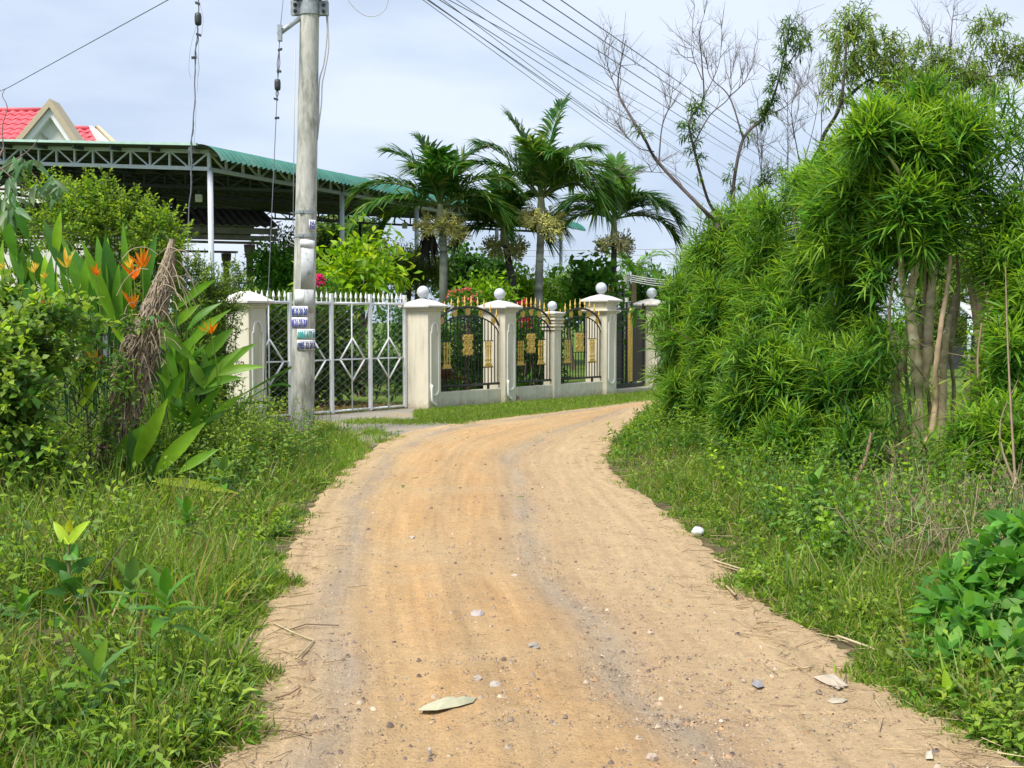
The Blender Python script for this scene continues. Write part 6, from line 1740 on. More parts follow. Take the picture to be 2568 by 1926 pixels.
# dracaena-like grassy clump beside the pole
f = G(600, 1075)
t = thing('strappy_clump', 'clump of strappy dark green leaves arching across the foot of the pole', 'plant', f)
for k in range(26):
    az = k * 2.4; el = rng.uniform(35, 82); d = np.array([math.cos(az) * math.cos(math.radians(el)), math.sin(az) * math.cos(math.radians(el)), math.sin(math.radians(el))])
    nb = NB(); nb.strips([f + np.append(rng.normal(size=2) * .04, 0.02)], d, rng.uniform(.5, .95), .038, jit(GRN((0.04, 0.14, 0.03), (0.07, 0.19, 0.05), (0.03, 0.11, 0.04)), 1), droop=.5 * math.cos(math.radians(el)) + .1, segs=8, prof='blade', fold=.4, twist=.1); nb.build('leaf', M_GLOSS, t)
def arc_leaf(pts, w, col):
    q = smooth_path(pts, 16); nb = NB(); wd = np.sin(np.linspace(.25, np.pi, len(q)) ) * w + .002
    S = np.array([0.2, -.5, .8]); S = nrm(S)
    V = np.stack([q - S * wd[:, None] / 2, q + S * wd[:, None] / 2], 1).reshape(-1, 3); i = np.arange(len(q) - 1) * 2
    nb.add(V, np.stack([i, i + 1, i + 3, i + 2], -1), col); nb.build('leaf', M_GLOSS, t)
D_ = f[1] - .3
arc_leaf([P(590, 1000, D_), P(660, 960, D_), P(740, 915, D_ - .3), P(800, 875, D_ - .5), P(826, 850, D_ - .6)], .05, np.array((0.09, 0.19, 0.04)))
arc_leaf([P(620, 1000, D_), P(690, 965, D_), P(740, 975, D_ - .3), P(790, 1025, D_ - .5)], .04, np.array((0.06, 0.17, 0.03)))
arc_leaf([P(600, 1010, D_), P(660, 1010, D_), P(728, 1018, D_ - .3)], .05, np.array((0.05, 0.15, 0.03)))

# shrubs of the left bank
def lshrub(label, ells, foot, n, m, Ln, W, slen, pal, young, prof='leaf', group='shrubs of the overgrown bank', stemn=8, ang=65, droop=.2, up=.5, rmin=.35, segs=2, name='shrub'):
    foot = np.array([foot[0], foot[1], 0.0])
    t = thing(name, label, 'shrub', foot, group)
    nb = NB(); p, out, r = sample_ells(ells, n, rmin, 1.0)
    sdir = nrm(out * .6 + Z * up + rng.normal(size=(n, 3)) * .45); sl = slen * rng.uniform(.6, 1.3, n)
    shoots(nb, p - sdir * sl[:, None] * .6, sdir, sl, m, Ln, W, pal, young=young, prof=prof, ang=ang, droop=droop, segs=segs, stem=(0.16, 0.13, 0.06), stemr=.0028)
    nb.build('foliage', M_LEAF, t, 'stuff'); stems(ells, foot, stemn, .018, BARKC * .8, t)
    return t
YNG = np.array((0.36, 0.48, 0.05))
lshrub('small-leaved shrub with yellow-green tips standing against the dark canopy', [E_(300, 600, 12.6, 130, 110, .6), E_(200, 560, 12.6, 110, 100, .6), E_(400, 610, 12.4, 80, 90, .4), E_(250, 500, 12.7, 60, 60, .3), E_(340, 530, 12.6, 50, 50, .3), E_(120, 500, 12.8, 70, 70, .4), E_(300, 760, 12.6, 160, 120, .6), E_(30, 600, 13.0, 90, 80, .4), E_(-40, 560, 13.0, 70, 80, .4)], P(300, 1100, 12.6), 980, 16, .066, .032, .30, GRN((0.14, 0.26, 0.03), (0.20, 0.34, 0.04), (0.09, 0.19, 0.03)), YNG)
lshrub('fine-leaved shrub between the stump and the bare-capped pillar', [E_(490, 730, 14.4, 80, 90, .4), E_(540, 780, 14.6, 70, 90, .35), E_(470, 830, 14.2, 70, 90, .4), E_(560, 870, 15.0, 50, 60, .25), E_(430, 650, 14.2, 44, 60, .3), E_(520, 960, 14.4, 80, 80, .3), E_(590, 700, 15.2, 30, 40, .2)], P(490, 1050, 14.4), 760, 18, .055, .022, .32, GRN((0.07, 0.17, 0.03), (0.11, 0.23, 0.035), (0.05, 0.12, 0.03)), YNG)
lshrub('pale blue-green vine shrub with small round leaves in front of the black chain-link', [E_(40, 1010, 8.4, 100, 120, .3), E_(30, 880, 8.8, 100, 90, .3), E_(130, 790, 9.0, 120, 36, .15), E_(60, 1140, 8.3, 110, 70, .25), E_(-40, 1000, 8.3, 80, 200, .3), E_(0, 760, 9.2, 60, 60, .2), E_(190, 800, 9.3, 70, 36, .12), E_(130, 900, 9.0, 70, 50, .15), E_(120, 1190, 8.4, 90, 40, .2)], G(20, 1290), 430, 10, .088, .060, .34, PAL_PALE + PAL_PALE + PAL_MID, np.array((0.38, 0.50, 0.06)), prof='round', ang=80, up=.2, stemn=5)
lshrub('dull green bush filling the ground behind the black chain-link and heliconias', [(P(x, y, 12.6 + rng.uniform(-.3, .3)), np.array([.5, .4, .42])) for x in range(-120, 430, 90) for y in (760, 870, 980)], P(150, 1000, 12.8), 520, 12, .09, .035, .34, PAL_DARK + PAL_MID, YNG, stemn=5)
lshrub('twining vine with heart leaves draped over the stump and fence top', [E_(200, 855, 9.9, 90, 26, .08), E_(340, 815, 9.9, 80, 16, .06), E_(230, 930, 9.9, 60, 50, .05), E_(310, 960, 9.85, 40, 90, .04), E_(270, 1080, 9.8, 40, 60, .04)], G(240, 1240), 90, 7, .06, .05, .25, PAL_MID + PAL_PALE, np.array((0.36, 0.46, 0.08)), prof='ovate', up=0.0, ang=80, stemn=4, name='vine')
# mango-like branch hanging in at the top
t = thing('mango_branch', 'drooping branch with long dull leaves before the canopy truss', 'branch', P(-30, 1000, 9.4) * np.array([1, 1, 0]))
nb = NB(); D_ = 9.4
for l, r in (([(-60, 900), (-40, 600), (-10, 420), (10, 370)], .02), ([(-20, 440), (40, 400), (75, 375), (95, 350)], .006), ([(10, 380), (6, 320), (18, 270), (6, 240), (14, 222)], .005), ([(0, 420), (60, 470), (110, 500), (135, 520)], .006), ([(60, 400), (85, 440), (105, 460)], .004), ([(-10, 470), (40, 480), (70, 500)], .006)):
    limb(nb, [P(x, y, D_) for x, y in l], r, r * .4, np.array((0.22, 0.16, 0.15)))
nb.build('limb', M_BARK, t)
for (x, y, dx, n) in ((45, 395, 20, 9), (75, 405, 16, 6), (135, 450, 22, 7), (150, 470, 20, 6), (20, 440, 26, 10), (30, 520, 30, 9), (5, 490, 24, 8), (90, 470, 12, 4)):
    for k in range(n):
        a = (x + rng.normal() * dx * .5, y + rng.normal() * dx * .35); an = math.radians(rng.uniform(30, 150)); Lp_ = rng.uniform(38, 60)
        big_leaves(t, [(a, (a[0] + math.cos(an) * Lp_, a[1] + math.sin(an) * Lp_), rng.uniform(11, 16), GRN((0.06, 0.15, 0.05), (0.09, 0.19, 0.08), (0.14, 0.2, 0.09)))], D_, 14, PAL_DARK, droop=.1, offs=.15)

# ================================================================== VERGES: grass, weeds, litter
def verge_pts(n, side, y0, y1, spread, edge=0.0, power=1.7):
    """points on a verge: y denser near the camera, x falling away from the road edge"""
    q = rng.random(n); a, b = y0 ** (1 - power), y1 ** (1 - power)
    y = (a + (b - a) * q) ** (1 / (1 - power))
    d = edge + spread * rng.random(n) ** 1.25
    d = d * np.clip(y / 7.0, 0.65, 1.6)
    wob = 0.15 * np.sin(y * 3.1) + 0.10 * np.sin(y * 7.7 + 1) + 0.05 * np.sin(y * 17.0)
    x = left_edge(y) - d + wob * .6 if side < 0 else right_edge(y) + d - wob * .6
    return np.stack([x, y, np.zeros(n)], 1), d
CLEAR = [(-2.55, 14.7, .8, .06), (-2.75, 15.5, .7, .05), (-2.35, 13.6, .55, .15), (-2.05, 5.55, .55, .05), (-1.9, 4.95, .38, .15), (-1.7, 4.5, .30, .3), (-2.7, 9.4, .55, .35), (-3.3, 9.5, .5, .45)]
def kept(p):
    k = np.ones(len(p), bool)
    for (cx, cy, r, q) in CLEAR:
        k &= ((p[:, 0] - cx) ** 2 + (p[:, 1] - cy) ** 2 > r * r) | (rng.random(len(p)) < q)
    return k
def patches(p, f=1.3, ph=0.0):
    return 0.5 + 0.5 * np.sin(p[:, 0] * f * 2.1 + ph) * np.sin(p[:, 1] * f * 1.3 + 1.7 * ph + 1.0)

def grass(name, label, side, n, y0, y1, spread, hmin, hmax, parent_kind='stuff', pal=PAL_GRASS, grow=0.35, edge=0.0, W=0.0075, lean=0.6, tuft=5, straw=0.1):
    nt_ = n // tuft
    p, d = verge_pts(nt_, side, y0, y1, spread, edge)
    kk = kept(p); p = p[kk]; d = d[kk]; nt_ = len(p)
    pc_ = patches(p, 1.1, side)
    h = (hmin + (hmax - hmin) * np.clip(d / (grow * 3), 0, 1)) * (0.55 + 0.7 * pc_)
    p = np.repeat(p, tuft, 0); h = np.repeat(h, tuft) * rng.uniform(.6, 1.3, nt_ * tuft)
    p[:, :2] += rng.normal(size=(len(p), 2)) * 0.025
    D = nrm(np.stack([rng.normal(size=len(p)) * lean, rng.normal(size=len(p)) * lean, np.ones(len(p))], 1))
    c = np.repeat(jit(pal, nt_, .15), tuft, 0) * (1 + .15 * rng.normal(size=(len(p), 1)))
    sw = rng.random(len(p)) < straw
    c[sw] = jit(PAL_STRAW, sw.sum(), .15)
    nb = NB(); nb.strips(p, D, h, W * rng.uniform(.6, 1.3, len(p)), np.clip(c, .005, .8), droop=rng.uniform(.1, .75, len(p)), segs=4, prof='grass', twist=.6)
    o = nb.build(name, M_LEAF, None, 'stuff'); tag(o, label, 'grass'); return o
grass('grass', 'tangled green grass of the verge along the pole side of the road', -1, 66000, 3.5, 16.0, 2.8, .09, .46, W=.0095, straw=.14)
grass('grass', 'tangled green grass of the verge in front of the narrow-leaved hedge', 1, 56000, 3.9, 17.0, 1.8, .08, .28, W=.009)
grass('tall_grass', 'taller pale blades rising from the pole-side verge', -1, 23000, 3.4, 12.0, 2.8, .24, .56, edge=.18, W=.013, lean=.45, tuft=7, straw=.16, pal=PAL_GRASS + GRN((0.28, 0.36, 0.12)))
grass('tall_grass', 'taller blades rising from the hedge-side verge', 1, 5000, 4.2, 13.0, 1.6, .2, .42, edge=.3, W=.011, lean=.45, tuft=7, straw=.16, pal=PAL_GRASS + GRN((0.28, 0.36, 0.12)))
# low broad-leaved weeds
def weeds(name, label, side, n, y0, y1, spread, h, Ln, W, m, pal, edge=.12, prof='ovate', young=None, droop=.25, ang=75):
    p, d = verge_pts(n, side, y0, y1, spread, edge)
    pcx = patches(p, 1.7, 2.0 + side); keep = (rng.random(n) < (.25 + .75 * pcx)) & kept(p); p = p[keep]; d = d[keep]
    k = len(p); sd_ = nrm(np.stack([rng.normal(size=k) * .5, rng.normal(size=k) * .5, np.ones(k)], 1))
    nb = NB(); shoots(nb, p, sd_, h * np.clip(.5 + d / 1.2, .5, 1.5) * rng.uniform(.6, 1.2, k), m, Ln, W, pal, young=young, prof=prof, droop=droop, segs=2, ang=ang, tipangle=45, stemr=.002, dense=.1)
    o = nb.build(name, M_LEAF, None, 'stuff'); tag(o, label, 'weeds'); return o
weeds('verge_weeds', 'leafy low weeds mixed into the pole-side verge', -1, 1300, 3.7, 16, 2.6, .26, .06, .030, 10, PAL_MID + PAL_PALE, young=YNG)
weeds('bank_weeds', 'knee-high leafy weeds crowding the back of the pole-side bank', -1, 3000, 9.6, 15.5, 2.6, .5, .075, .034, 16, PAL_MID + PAL_PALE + PAL_DARK, young=YNG, edge=.42)
weeds('tall_weeds', 'tall leafy weeds standing up out of the near pole-side verge', -1, 560, 3.9, 9.8, 2.6, .46, .085, .036, 13, PAL_MID + PAL_GRASS + PAL_PALE, young=YNG, edge=.7)
weeds('lance_weeds', 'thin-leaved weeds along the pole-side verge', -1, 900, 3.7, 14, 2.4, .3, .085, .018, 14, PAL_MID + PAL_GRASS, young=YNG, prof='lance')
weeds('verge_weeds', 'leafy low weeds creeping out of the hedge-side verge', 1, 1500, 4.0, 16, 1.7, .20, .055, .027, 10, PAL_MID + PAL_GRASS, young=YNG)
weeds('hedge_weeds', 'climbing leafy weeds skirting the far end of the hedge', 1, 520, 13.0, 19.5, 1.1, .36, .08, .036, 14, PAL_MID + PAL_DARK, young=YNG, edge=.1)
weeds('clover_weeds', 'grey-green small-leaved weeds patching the pole-side verge', -1, 650, 3.7, 12, 2.4, .16, .046, .024, 12, PAL_PALE, prof='round')
# white-flowered weeds under the pole and by the hedge
def daisies(label, p, h, n):
    k = len(p); nb = NB(); hh_ = h * rng.uniform(.6, 1.2, k); top = p + np.stack([rng.normal(size=k) * .05, rng.normal(size=k) * .05, hh_], 1)
    nb.segs_(p, top, .002, np.array((0.10, 0.2, 0.04)), 3)
    az = np.tile(np.arange(6) * 1.047, k); c = np.repeat(top, 6, 0)
    nb.strips(c, np.stack([np.cos(az), np.sin(az), .35 + 0 * az], 1), .020, .014, jit(GRN((0.74, 0.74, 0.66), (0.70, 0.70, 0.70)), k * 6, .05), segs=1, prof='round', droop=.1)
    nb.pebbles(top, np.full(k, .006), jit(GRN((0.6, 0.42, 0.03)), k), .8)
    o = nb.build('white_flowered_weeds', M_LEAF, None, 'stuff'); tag(o, label, 'wildflowers')
k = 300; px = rng.uniform(440, 840, k); py = rng.uniform(1090, 1230, k); p = np.array([G(a, b) for a, b in zip(px, py)]); p = p[p[:, 0] < left_edge(p[:, 1]) - .15]
daisies('small white wildflowers on thin stems around the foot of the pole', p, .40, 1)
k = 46; p = np.array([G(a, b) for a, b in zip(rng.uniform(1800, 2420, k), rng.uniform(1230, 1420, k))]); p = p[p[:, 0] > right_edge(p[:, 1]) + .3]
daisies('scattered white wildflowers under the dark drooping hedge shrub', p, .26, 1)

for k, (x, y, lab) in enumerate(((60, 1640, 'broad dark-leaved weed low at the picture edge of the pole-side verge'), (330, 1640, 'broad green weed a little below the sapling'), (420, 1760, 'broad pale weed near the road edge in the lower verge'), (250, 1840, 'broad weed near the bottom of the pole-side verge'),
        (470, 1420, 'broad weed between the yellowing leaf and the road'), (560, 1330, 'broad weed at the bend of the pole-side verge'), (640, 1200, 'broad weed on the bank below the strappy clump'))):
    rosette('broad_weed', lab, 'weed', G(x, y), .10 + .1 * (k % 3), 11, .15 + .02 * (k % 4), .06, PAL_PALE + PAL_MID if k % 2 else PAL_MID, elev=(0, 65), prof='ovate', up=.14, group='broad weeds of the pole-side verge')
# dry weed thicket on the right
nb = NB(); n = 170
p = np.array([G(a, b) for a, b in zip(rng.uniform(2210, 2600, n), rng.uniform(1210, 1500, n))]); p = p[p[:, 0] > right_edge(p[:, 1]) + .55]; n = len(p)
sd_ = nrm(np.stack([rng.normal(size=n) * .35, rng.normal(size=n) * .35, np.ones(n)], 1)); sl = rng.uniform(.2, .52, n)
nb.segs_(p, p + sd_ * sl[:, None], .0035, jit(GRN((0.26, 0.20, 0.12), (0.34, 0.28, 0.17)), n), 3)
m = 7; q = np.repeat(p, m, 0) + np.repeat(sd_ * sl[:, None], m, 0) * rng.uniform(.3, 1, (n * m, 1)); d2 = nrm(np.repeat(sd_, m, 0) + rng.normal(size=(n * m, 3)) * .8); l2 = rng.uniform(.06, .2, (n * m, 1))
nb.segs_(q, q + d2 * l2, .002, jit(GRN((0.30, 0.24, 0.14), (0.36, 0.31, 0.19)), n * m), 3)
m2 = 5; q2 = np.repeat(q + d2 * l2, m2, 0)
nb.strips(q2, nrm(rng.normal(size=(len(q2), 3))), .05, .026, jit(GRN((0.15, 0.22, 0.08), (0.24, 0.28, 0.14), (0.28, 0.22, 0.13), (0.10, 0.18, 0.05), (0.12, 0.2, 0.05)), len(q2)), segs=1, prof='leaf')
tag(nb.build('dry_weeds', M_BARK, None, 'stuff'), 'tangle of dry brown weeds at the foot of the pale multi-stemmed tree', 'dry weeds')
weeds('fresh_weeds', 'fresh light green weeds poking through the dry tangle', 1, 1000, 7.0, 11.5, 2.2, .36, .075, .036, 11, PAL_LIME + PAL_PALE + PAL_MID, edge=.5)

# broad-leaved bush at the lower right
els = [E_(2530, 1480, 5.5, 130, 130, .35), E_(2430, 1600, 5.2, 120, 120, .3), E_(2540, 1690, 4.9, 130, 120, .3), E_(2410, 1500, 5.5, 90, 80, .2), E_(2560, 1380, 5.6, 90, 90, .3), E_(2480, 1780, 4.7, 100, 80, .2), E_(2390, 1690, 4.9, 80, 70, .2)]
f = G(2560, 1800)
t = thing('leafy_bush', 'fresh green bush of pointed leaves at the lower right road edge', 'bush', f)
bigleaf = None
n = 100; p, out, r = sample_ells(els, n, .55, 1.0); sdir = nrm(out * .7 + Z * .35 + rng.normal(size=(n, 3)) * .35)
PB = GRN((0.085, 0.25, 0.035), (0.13, 0.33, 0.05), (0.20, 0.40, 0.06), (0.06, 0.19, 0.03))
protos = []
for k in range(12):
    nb = NB(); nb.strips([np.zeros(3)], np.array([1.0, 0, 0]), 1.0, .46, jit(PB, 1, .12), droop=.25, segs=6, prof='ovate', fold=.25, twist=.1); protos.append(nb.mesh('leaf', M_LEAF))
cnt = 0; nb = NB()
for k in range(n):
    sl = rng.uniform(.16, .3); b0 = p[k] - sdir[k] * sl
    nb.segs_([b0], [p[k]], .003, np.array((0.12, 0.2, 0.05)), 4)
    for j in range(3):
        q = (j + 1) / 3; az = rng.random() * 6.28; ref = nrm(np.cross(sdir[k], np.array([.3, .2, 1.0]))); w_ = np.cross(sdir[k], ref)
        d = nrm(sdir[k] * .45 + ref * math.cos(az) + w_ * math.sin(az) + np.array([0, 0, .05])); s_ = nrm(np.cross(d, Z + rng.normal(size=3) * .25)); u_ = np.cross(s_, d)
        o = bpy.data.objects.new('leaf', protos[rng.integers(0, 12)]); put(o, t)
        L_ = rng.uniform(.095, .165) * (1.1 - .3 * q); pos = b0 + sdir[k] * sl * q
        o.matrix_basis = Matrix(((d[0] * L_, s_[0] * L_, u_[0] * L_, pos[0]), (d[1] * L_, s_[1] * L_, u_[1] * L_, pos[1]), (d[2] * L_, s_[2] * L_, u_[2] * L_, pos[2]), (0, 0, 0, 1)))
        cnt += 1
nb.build('stems', M_BARK, t)
nb = NB(); n = 1150; p, out, r = sample_ells(els, n, .1, .95); nb.strips(p, nrm(out + rng.normal(size=(n, 3)) * .8), rng.uniform(.08, .14, n), .055, jit(PB, n, .15), droop=.25, segs=4, prof='ovate', fold=.25); nb.build('inner_leaves', M_LEAF, t, 'stuff')
stems(els, f, 10, .008, np.array((0.14, 0.2, 0.06)), t)
# tall weed with paler broad leaves at the hedge foot
rosette('broad_weed', 'pale broad-leaved weed at the foot of the drooping hedge shrub', 'weed', G(2040, 1345), .22, 9, .20, .075, PAL_PALE + PAL_MID, elev=(5, 60), prof='ovate', up=.15, group='broad weeds of the hedge verge')
rosette('broad_weed', 'whitish-green broad weed among the dry brown tangle', 'weed', G(2290, 1390), .14, 9, .19, .06, GRN((0.24, 0.36, 0.12), (0.2, 0.33, 0.08)), elev=(5, 60), prof='ovate', up=.12, group='broad weeds of the hedge verge')
rosette('broad_weed', 'yellow-green weed seedling beside the lower end of the leafy bush', 'weed', G(2375, 1780), .06, 7, .11, .045, PAL_LIME + PAL_MID, elev=(5, 70), prof='ovate', group='broad weeds of the hedge verge')

# grass strip below the fence and tufts on the apron
def strip_grass(label, pts, n, h, name='grass', W=.008):
    p = np.array(pts); n_ = len(p); nb = NB()
    D = nrm(np.stack([rng.normal(size=n_) * .6, rng.normal(size=n_) * .6, np.ones(n_)], 1))
    c = jit(PAL_GRASS + GRN((0.20, 0.34, 0.03)), n_, .15); sw = rng.random(n_) < .12; c[sw] = jit(PAL_STRAW, sw.sum())
    nb.strips(p, D, h * rng.uniform(.5, 1.3, n_), W, c, droop=rng.uniform(.1, .6, n_), segs=3, prof='grass', twist=.6)
    o = nb.build(name, M_LEAF, None, 'stuff'); tag(o, label, 'grass')
n = 30000; pts = []
for k in range(n):
    x = rng.uniform(1040, 1680)
    ya = np.interp(x, [1040, 1104, 1640, 1680], [1034, 1026, 984, 980]); yb = np.interp(x, [1040, 1104, 1150, 1300, 1450, 1590, 1680], [1048, 1062, 1066, 1048, 1030, 1013, 1004])
    pts.append(G(x, ya + (yb - ya) * rng.random() ** 1.1))
strip_grass('bright grass strip growing along the foot of the cream fence', pts, n, .10)
pts = []
for (x, y, w, h) in ((950, 1058, 60, 9), (1010, 1060, 36, 8), (930, 1086, 26, 7), (1000, 1100, 22, 5), (955, 1110, 24, 5), (1060, 1058, 60, 10), (890, 1060, 40, 8), (1150, 1062, 40, 7), (820, 1075, 40, 20), (860, 1100, 50, 20), (880, 1120, 40, 14)):
    for k in range(int(w * h * 2.4)): pts.append(G(x + rng.normal() * w * .45, y + rng.normal() * h * .45))
strip_grass('sparse grass tufts on the grey apron before the mesh gate', pts, 1, .07)
pts = [FP(rng.uniform(-3.6, .2), rng.uniform(.45, 3.0)) for k in range(9000)]
strip_grass('thin yellowish grass on the ground behind the mesh gate', pts, 1, .14)
pts = [np.array([rng.uniform(3.2, 9), rng.uniform(12.5, 30), 0]) for k in range(26000)]
strip_grass('sunlit pale lawn grass beyond the rusty chain-link fence', pts, 1, .16, W=.014)
pts = [np.array([rng.uniform(-4.6, -3.0), rng.uniform(10.3, 12.4), 0]) for k in range(9000)]
strip_grass('bright tall grass glowing behind the black chain-link fence', pts, 1, .8, W=.016)
# pole foot bank
pts = [G(rng.uniform(560, 930), rng.uniform(1070, 1170)) for k in range(14000)]
pts = pts + [G(rng.uniform(690, 900), rng.uniform(1085, 1200)) for k in range(7000)]
pts = [p for p in pts if p[0] < np.interp(p[1], [12, 13.2, 14.3, 15.2, 16.2], [-1.65, -1.6, -1.75, -2.2, -2.6]) + .1 * math.sin(p[1] * 9)]
strip_grass('fine bright grass covering the bank around the pole foot', pts, 1, .13)

# gravel and small stones on the road
nb = NB(); n = 34000
q = rng.random(n); y = (3.5 ** -1 + (19.0 ** -1 - 3.5 ** -1) * q) ** -1
uu = np.clip(np.where(rng.random(n) < .62, rng.choice([.14, .40, .60, .62, .68, .80], n) + rng.normal(size=n) * .055, rng.random(n)), .01, .99)
x = left_edge(y) * (1 - uu) + right_edge(y) * uu
R = 0.0026 + 0.0045 * rng.random(n) ** 4 + .010 * (rng.random(n) < .012)
hz = np.interp(uu, u, hh) - .001
nb.pebbles(np.stack([x, y, hz - .001], 1), R, jit(GRN((0.34, 0.27, 0.20), (0.22, 0.17, 0.13), (0.42, 0.34, 0.25), (0.16, 0.12, 0.10), (0.38, 0.24, 0.13)), n, .15), .75)
tag(nb.build('gravel', M_STONE, None, 'stuff', smooth=False), 'loose gravel scattered along the wheel tracks', 'gravel')
# dry stalks and straw at the road edges
nb = NB(); n = 900
side = rng.random(n) < .45; y = (3.7 ** -.8 + (15 ** -.8 - 3.7 ** -.8) * rng.random(n)) ** (-1 / .8)
off = rng.normal(size=n) * .17 + .05
x = np.where(side, left_edge(y) + off * .8, right_edge(y) - off)
a = np.stack([x, y, np.full(n, .026)], 1); an = rng.uniform(0, 6.28, n); l = rng.uniform(.03, .16, n)
b = a + np.stack([np.cos(an) * l, np.sin(an) * l, rng.uniform(0, .015, n)], 1)
nb.segs_(a, b, .0016, jit(GRN((0.40, 0.31, 0.17), (0.28, 0.19, 0.11), (0.20, 0.13, 0.09), (0.46, 0.38, 0.22)), n), 4)
tag(nb.build('straw_litter', M_STONE, None, 'stuff'), 'short bits of straw littered along both road edges', 'straw litter')
def stalk(lab, l, r, col):
    nb = NB(); pts = [G(x, y, .030 + .012 * (i_ % 2)) for i_, (x, y) in enumerate(l)]; nb.tube(np.array(pts), r, 5, col); tag(nb.build('dry_stalk', M_STONE, None), lab, 'dry stalk', 'dry stalks lying at the road edge')
stalk('long pale bent stalk on the grey wheel track', [(685, 1562), (740, 1588), (788, 1606), (742, 1652)], .004, (0.45, 0.38, 0.22))
stalk('dark thin twig curving near the grey wheel track', [(722, 1580), (768, 1565), (850, 1568)], .003, (0.18, 0.12, 0.09))
stalk('bundle-like long straw stem where hedge verge meets the road', [(1790, 1405), (1850, 1424), (1925, 1440)], .006, (0.44, 0.36, 0.22))
stalk('second straw stem lying under the first at the hedge verge', [(1800, 1416), (1870, 1436), (1915, 1446)], .005, (0.36, 0.28, 0.17))
stalk('short split cane piece pointing at the white ball', [(1822, 1470), (1846, 1494)], .007, (0.40, 0.30, 0.18))
stalk('long pale stem under the fresh grass of the lower verge', [(2100, 1594), (2150, 1612), (2205, 1632)], .006, (0.46, 0.38, 0.25))
stalk('brown twig by the lower pole-side verge', [(600, 1838), (660, 1834), (712, 1830), (780, 1844)], .0035, (0.22, 0.15, 0.10))
stalk('reddish twig a little up the pole-side verge', [(690, 1750), (725, 1740), (752, 1724)], .0035, (0.24, 0.15, 0.10))
stalk('thin looped straw near the dry leaf by the bush', [(1985, 1660), (2015, 1676), (2040, 1672)], .003, (0.36, 0.26, 0.17))

def flat_leaf(name, lab, cat, outline, z, mat_col, group=None, lift=.01, ridge=None):
    """a curled thin sheet lying on the road: outline pixels"""
    pts = [G(x, y, z) for x, y in outline]; c = np.mean(pts, 0) + Z * lift
    nb = NB(); n = len(pts)
    m = [(p + c) / 2 + Z * rng.uniform(0, lift) for p in pts]
    V = pts + m + [c]; Q = []
    for i_ in range(n):
        j = (i_ + 1) % n; Q.append((i_, j, n + j, n + i_))
        Q.append((n + i_, n + j, 2 * n, 2 * n))
    me = bpy.data.meshes.new(name); me.from_pydata([tuple(v) for v in V], [], [q if q[2] != q[3] else q[:3] for q in Q]); me.update()
    at = me.color_attributes.new('tint', 'FLOAT_COLOR', 'POINT')
    cc = np.array(mat_col) * (1 + .08 * rng.normal(size=(len(V), 1))); at.data.foreach_set('color', np.concatenate([cc, np.ones((len(V), 1))], 1).astype(np.float32).ravel())
    me.materials.append(M_STONE); o = bpy.data.objects.new(name, me); COL.objects.link(o)
    so = o.modifiers.new('thick', 'SOLIDIFY'); so.thickness = .002
    tag(o, lab, cat, group); return o
z4 = lambda x, y: (600 + x / 2.458, 1300 + y / 2.458)
flat_leaf('dry_leaf', 'long pale dry leaf lying on the orange dirt in the middle of the road', 'dry leaf', [z4(*q) for q in ((1095, 1186), (1150, 1150), (1240, 1115), (1330, 1106), (1355, 1122), (1420, 1120), (1425, 1106), (1465, 1106), (1440, 1135), (1350, 1160), (1220, 1184))], .026, (0.36, 0.35, 0.24), 'dry leaves on the road', .012)
z5 = lambda x, y: (1500 + x / 2.071, 1200 + y / 2.071)
flat_leaf('dry_leaf', 'whitish torn dry leaf on the road next to the lower right bush', 'dry leaf', [z5(*q) for q in ((1118, 1032), (1170, 1022), (1220, 1026), (1270, 1050), (1300, 1078), (1270, 1082), (1250, 1096), (1215, 1080), (1160, 1056))], .026, (0.39, 0.33, 0.26), 'dry leaves on the road', .014)
flat_leaf('dry_leaf', 'grey crumpled dry leaf by the grey gravel of the wheel track', 'dry leaf', [z5(*q) for q in ((795, 1070), (820, 1058), (850, 1064), (862, 1080), (830, 1088))], .026, (0.24, 0.23, 0.25), 'dry leaves on the road', .02)
flat_leaf('paper_scrap', 'pale flattened paper scrap pressed in the dirt below the torn dry leaf', 'paper scrap', [z5(*q) for q in ((1190, 1158), (1215, 1142), (1260, 1142), (1296, 1148), (1270, 1166), (1215, 1170))], .024, (0.38, 0.33, 0.25), None, .003)
flat_leaf('paper_scrap', 'small cream square scrap at the lower right road edge', 'paper scrap', [z5(*q) for q in ((1700, 1428), (1742, 1426), (1740, 1456), (1702, 1458))], .026, (0.44, 0.39, 0.31), None, .012)
# flattish stones
def stone(lab, x, y, rx, rz, col, seed):
    c = G(x, y, .020); D = c[1]; r = rx * D / F; rg = np.random.default_rng(seed)
    mb = MB(); pf = [(r * .86, -.012), (r, rz * .35), (r * .9, rz * .75), (r * .6, rz), (r * .1, rz * 1.02)]
    mb.lathe(c, pf, 9)
    mb.V = [tuple(np.array(v) + np.append(rg.normal(size=2) * r * .10, rg.normal() * rz * .06)) for v in mb.V]
    o = mb.build('stone', simple('stone_%s' % ('warm' if col[0] > col[2] * 1.15 else 'grey'), col, .9, var=.15, scale=30, bmp=.3), None)
    tag(o, lab, 'stone', 'stones on the road'); return o
stone('flat mauve-grey stone in the middle of the road', 1197, 1545, 18, .028, (0.36, 0.32, 0.31), 1)
stone('irregular grey stone on the gravel between the wheel tracks', 1338, 1626, 17, .024, (0.28, 0.25, 0.22), 2)
stone('pair-like brown stone just above the long pale leaf', 1198, 1708, 12, .022, (0.34, 0.29, 0.25), 3)
stone('slim whitish stone touching the pale leaf tip', 1240, 1722, 15, .018, (0.38, 0.34, 0.31), 4)
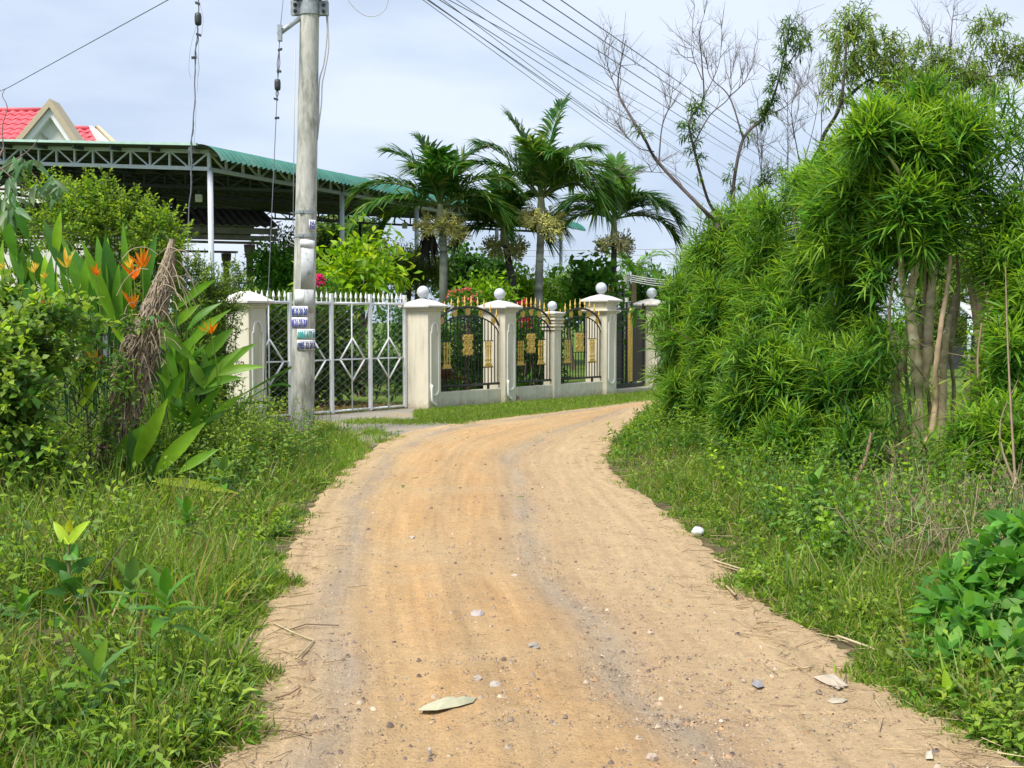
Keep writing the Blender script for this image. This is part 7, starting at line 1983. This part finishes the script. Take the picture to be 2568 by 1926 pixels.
stone('half-buried pinkish stone at the bottom edge of the road', 1635, 1905, 16, .02, (0.38, 0.30, 0.24), 5)
stone('half-buried tan stone on the gravel stripe at the very bottom', 1078, 1885, 6, .014, (0.42, 0.36, 0.30), 6)
stone('small pale stone further up the road', 1033, 1350, 8, .014, (0.42, 0.37, 0.32), 7)
stone('tiny cream stone further up near the wheel track', 1290, 1446, 9, .012, (0.46, 0.38, 0.3), 8)
# white crumpled ball at the hedge verge
c_ = G(1750, 1345, .0); r = 17 * c_[1] / F
t = MB()
V = []
for a in np.linspace(-70, 90, 9):
    pass
pf = [(max(.002, r * math.cos(math.radians(a))), r * .7 + r * .74 * math.sin(math.radians(a))) for a in np.linspace(-80, 90, 9)]
t.lathe(c_, pf, 14); t.V = [tuple(np.array(v) + rng.normal(size=3) * r * .05) for v in t.V]
tag(t.build('plastic_bag', M_PLASTIC, None, smooth=True), 'round white crumpled plastic bag lying at the hedge verge', 'plastic bag')
# black plastic shreds under the bush
nb = NB(); n = 34; p = np.array([G(2225 + a * 110, 1690 + a * 34 + rng.normal() * 10, .02) for a in rng.random(n)])
nb.strips(p, nrm(rng.normal(size=(n, 3)) * np.array([1, 1, .3])), rng.uniform(.03, .08, n), .018, jit(GRN((0.02, 0.02, 0.03), (0.05, 0.05, 0.07), (0.14, 0.14, 0.17)), n), segs=3, prof='blade', fold=.4)
tag(nb.build('torn_plastic', M_GLOSS, None), 'torn black plastic bag lying under the leafy bush', 'plastic bag')
c_ = G(1292, 1008); mb = MB(); mb.lathe(c_ - Z * .02, [(.12, 0), (.11, .07), (.06, .13), (.01, .14)], 7); mb.V = [tuple(np.array(v) + rng.normal(size=3) * .014) for v in mb.V]
tag(mb.build('brick_lump', M_CLAY, None), 'broken brown brick lump at the foot of the second ball pillar', 'brick lump')
mb = MB(); c_ = G(1374, 1032); mb.lathe(c_ , [(.03, 0), (.035, .03), (.01, .05)], 7); tag(mb.build('dark_stone', M_DARKM, None), 'dark small stone on the far road edge below the grass strip', 'stone')
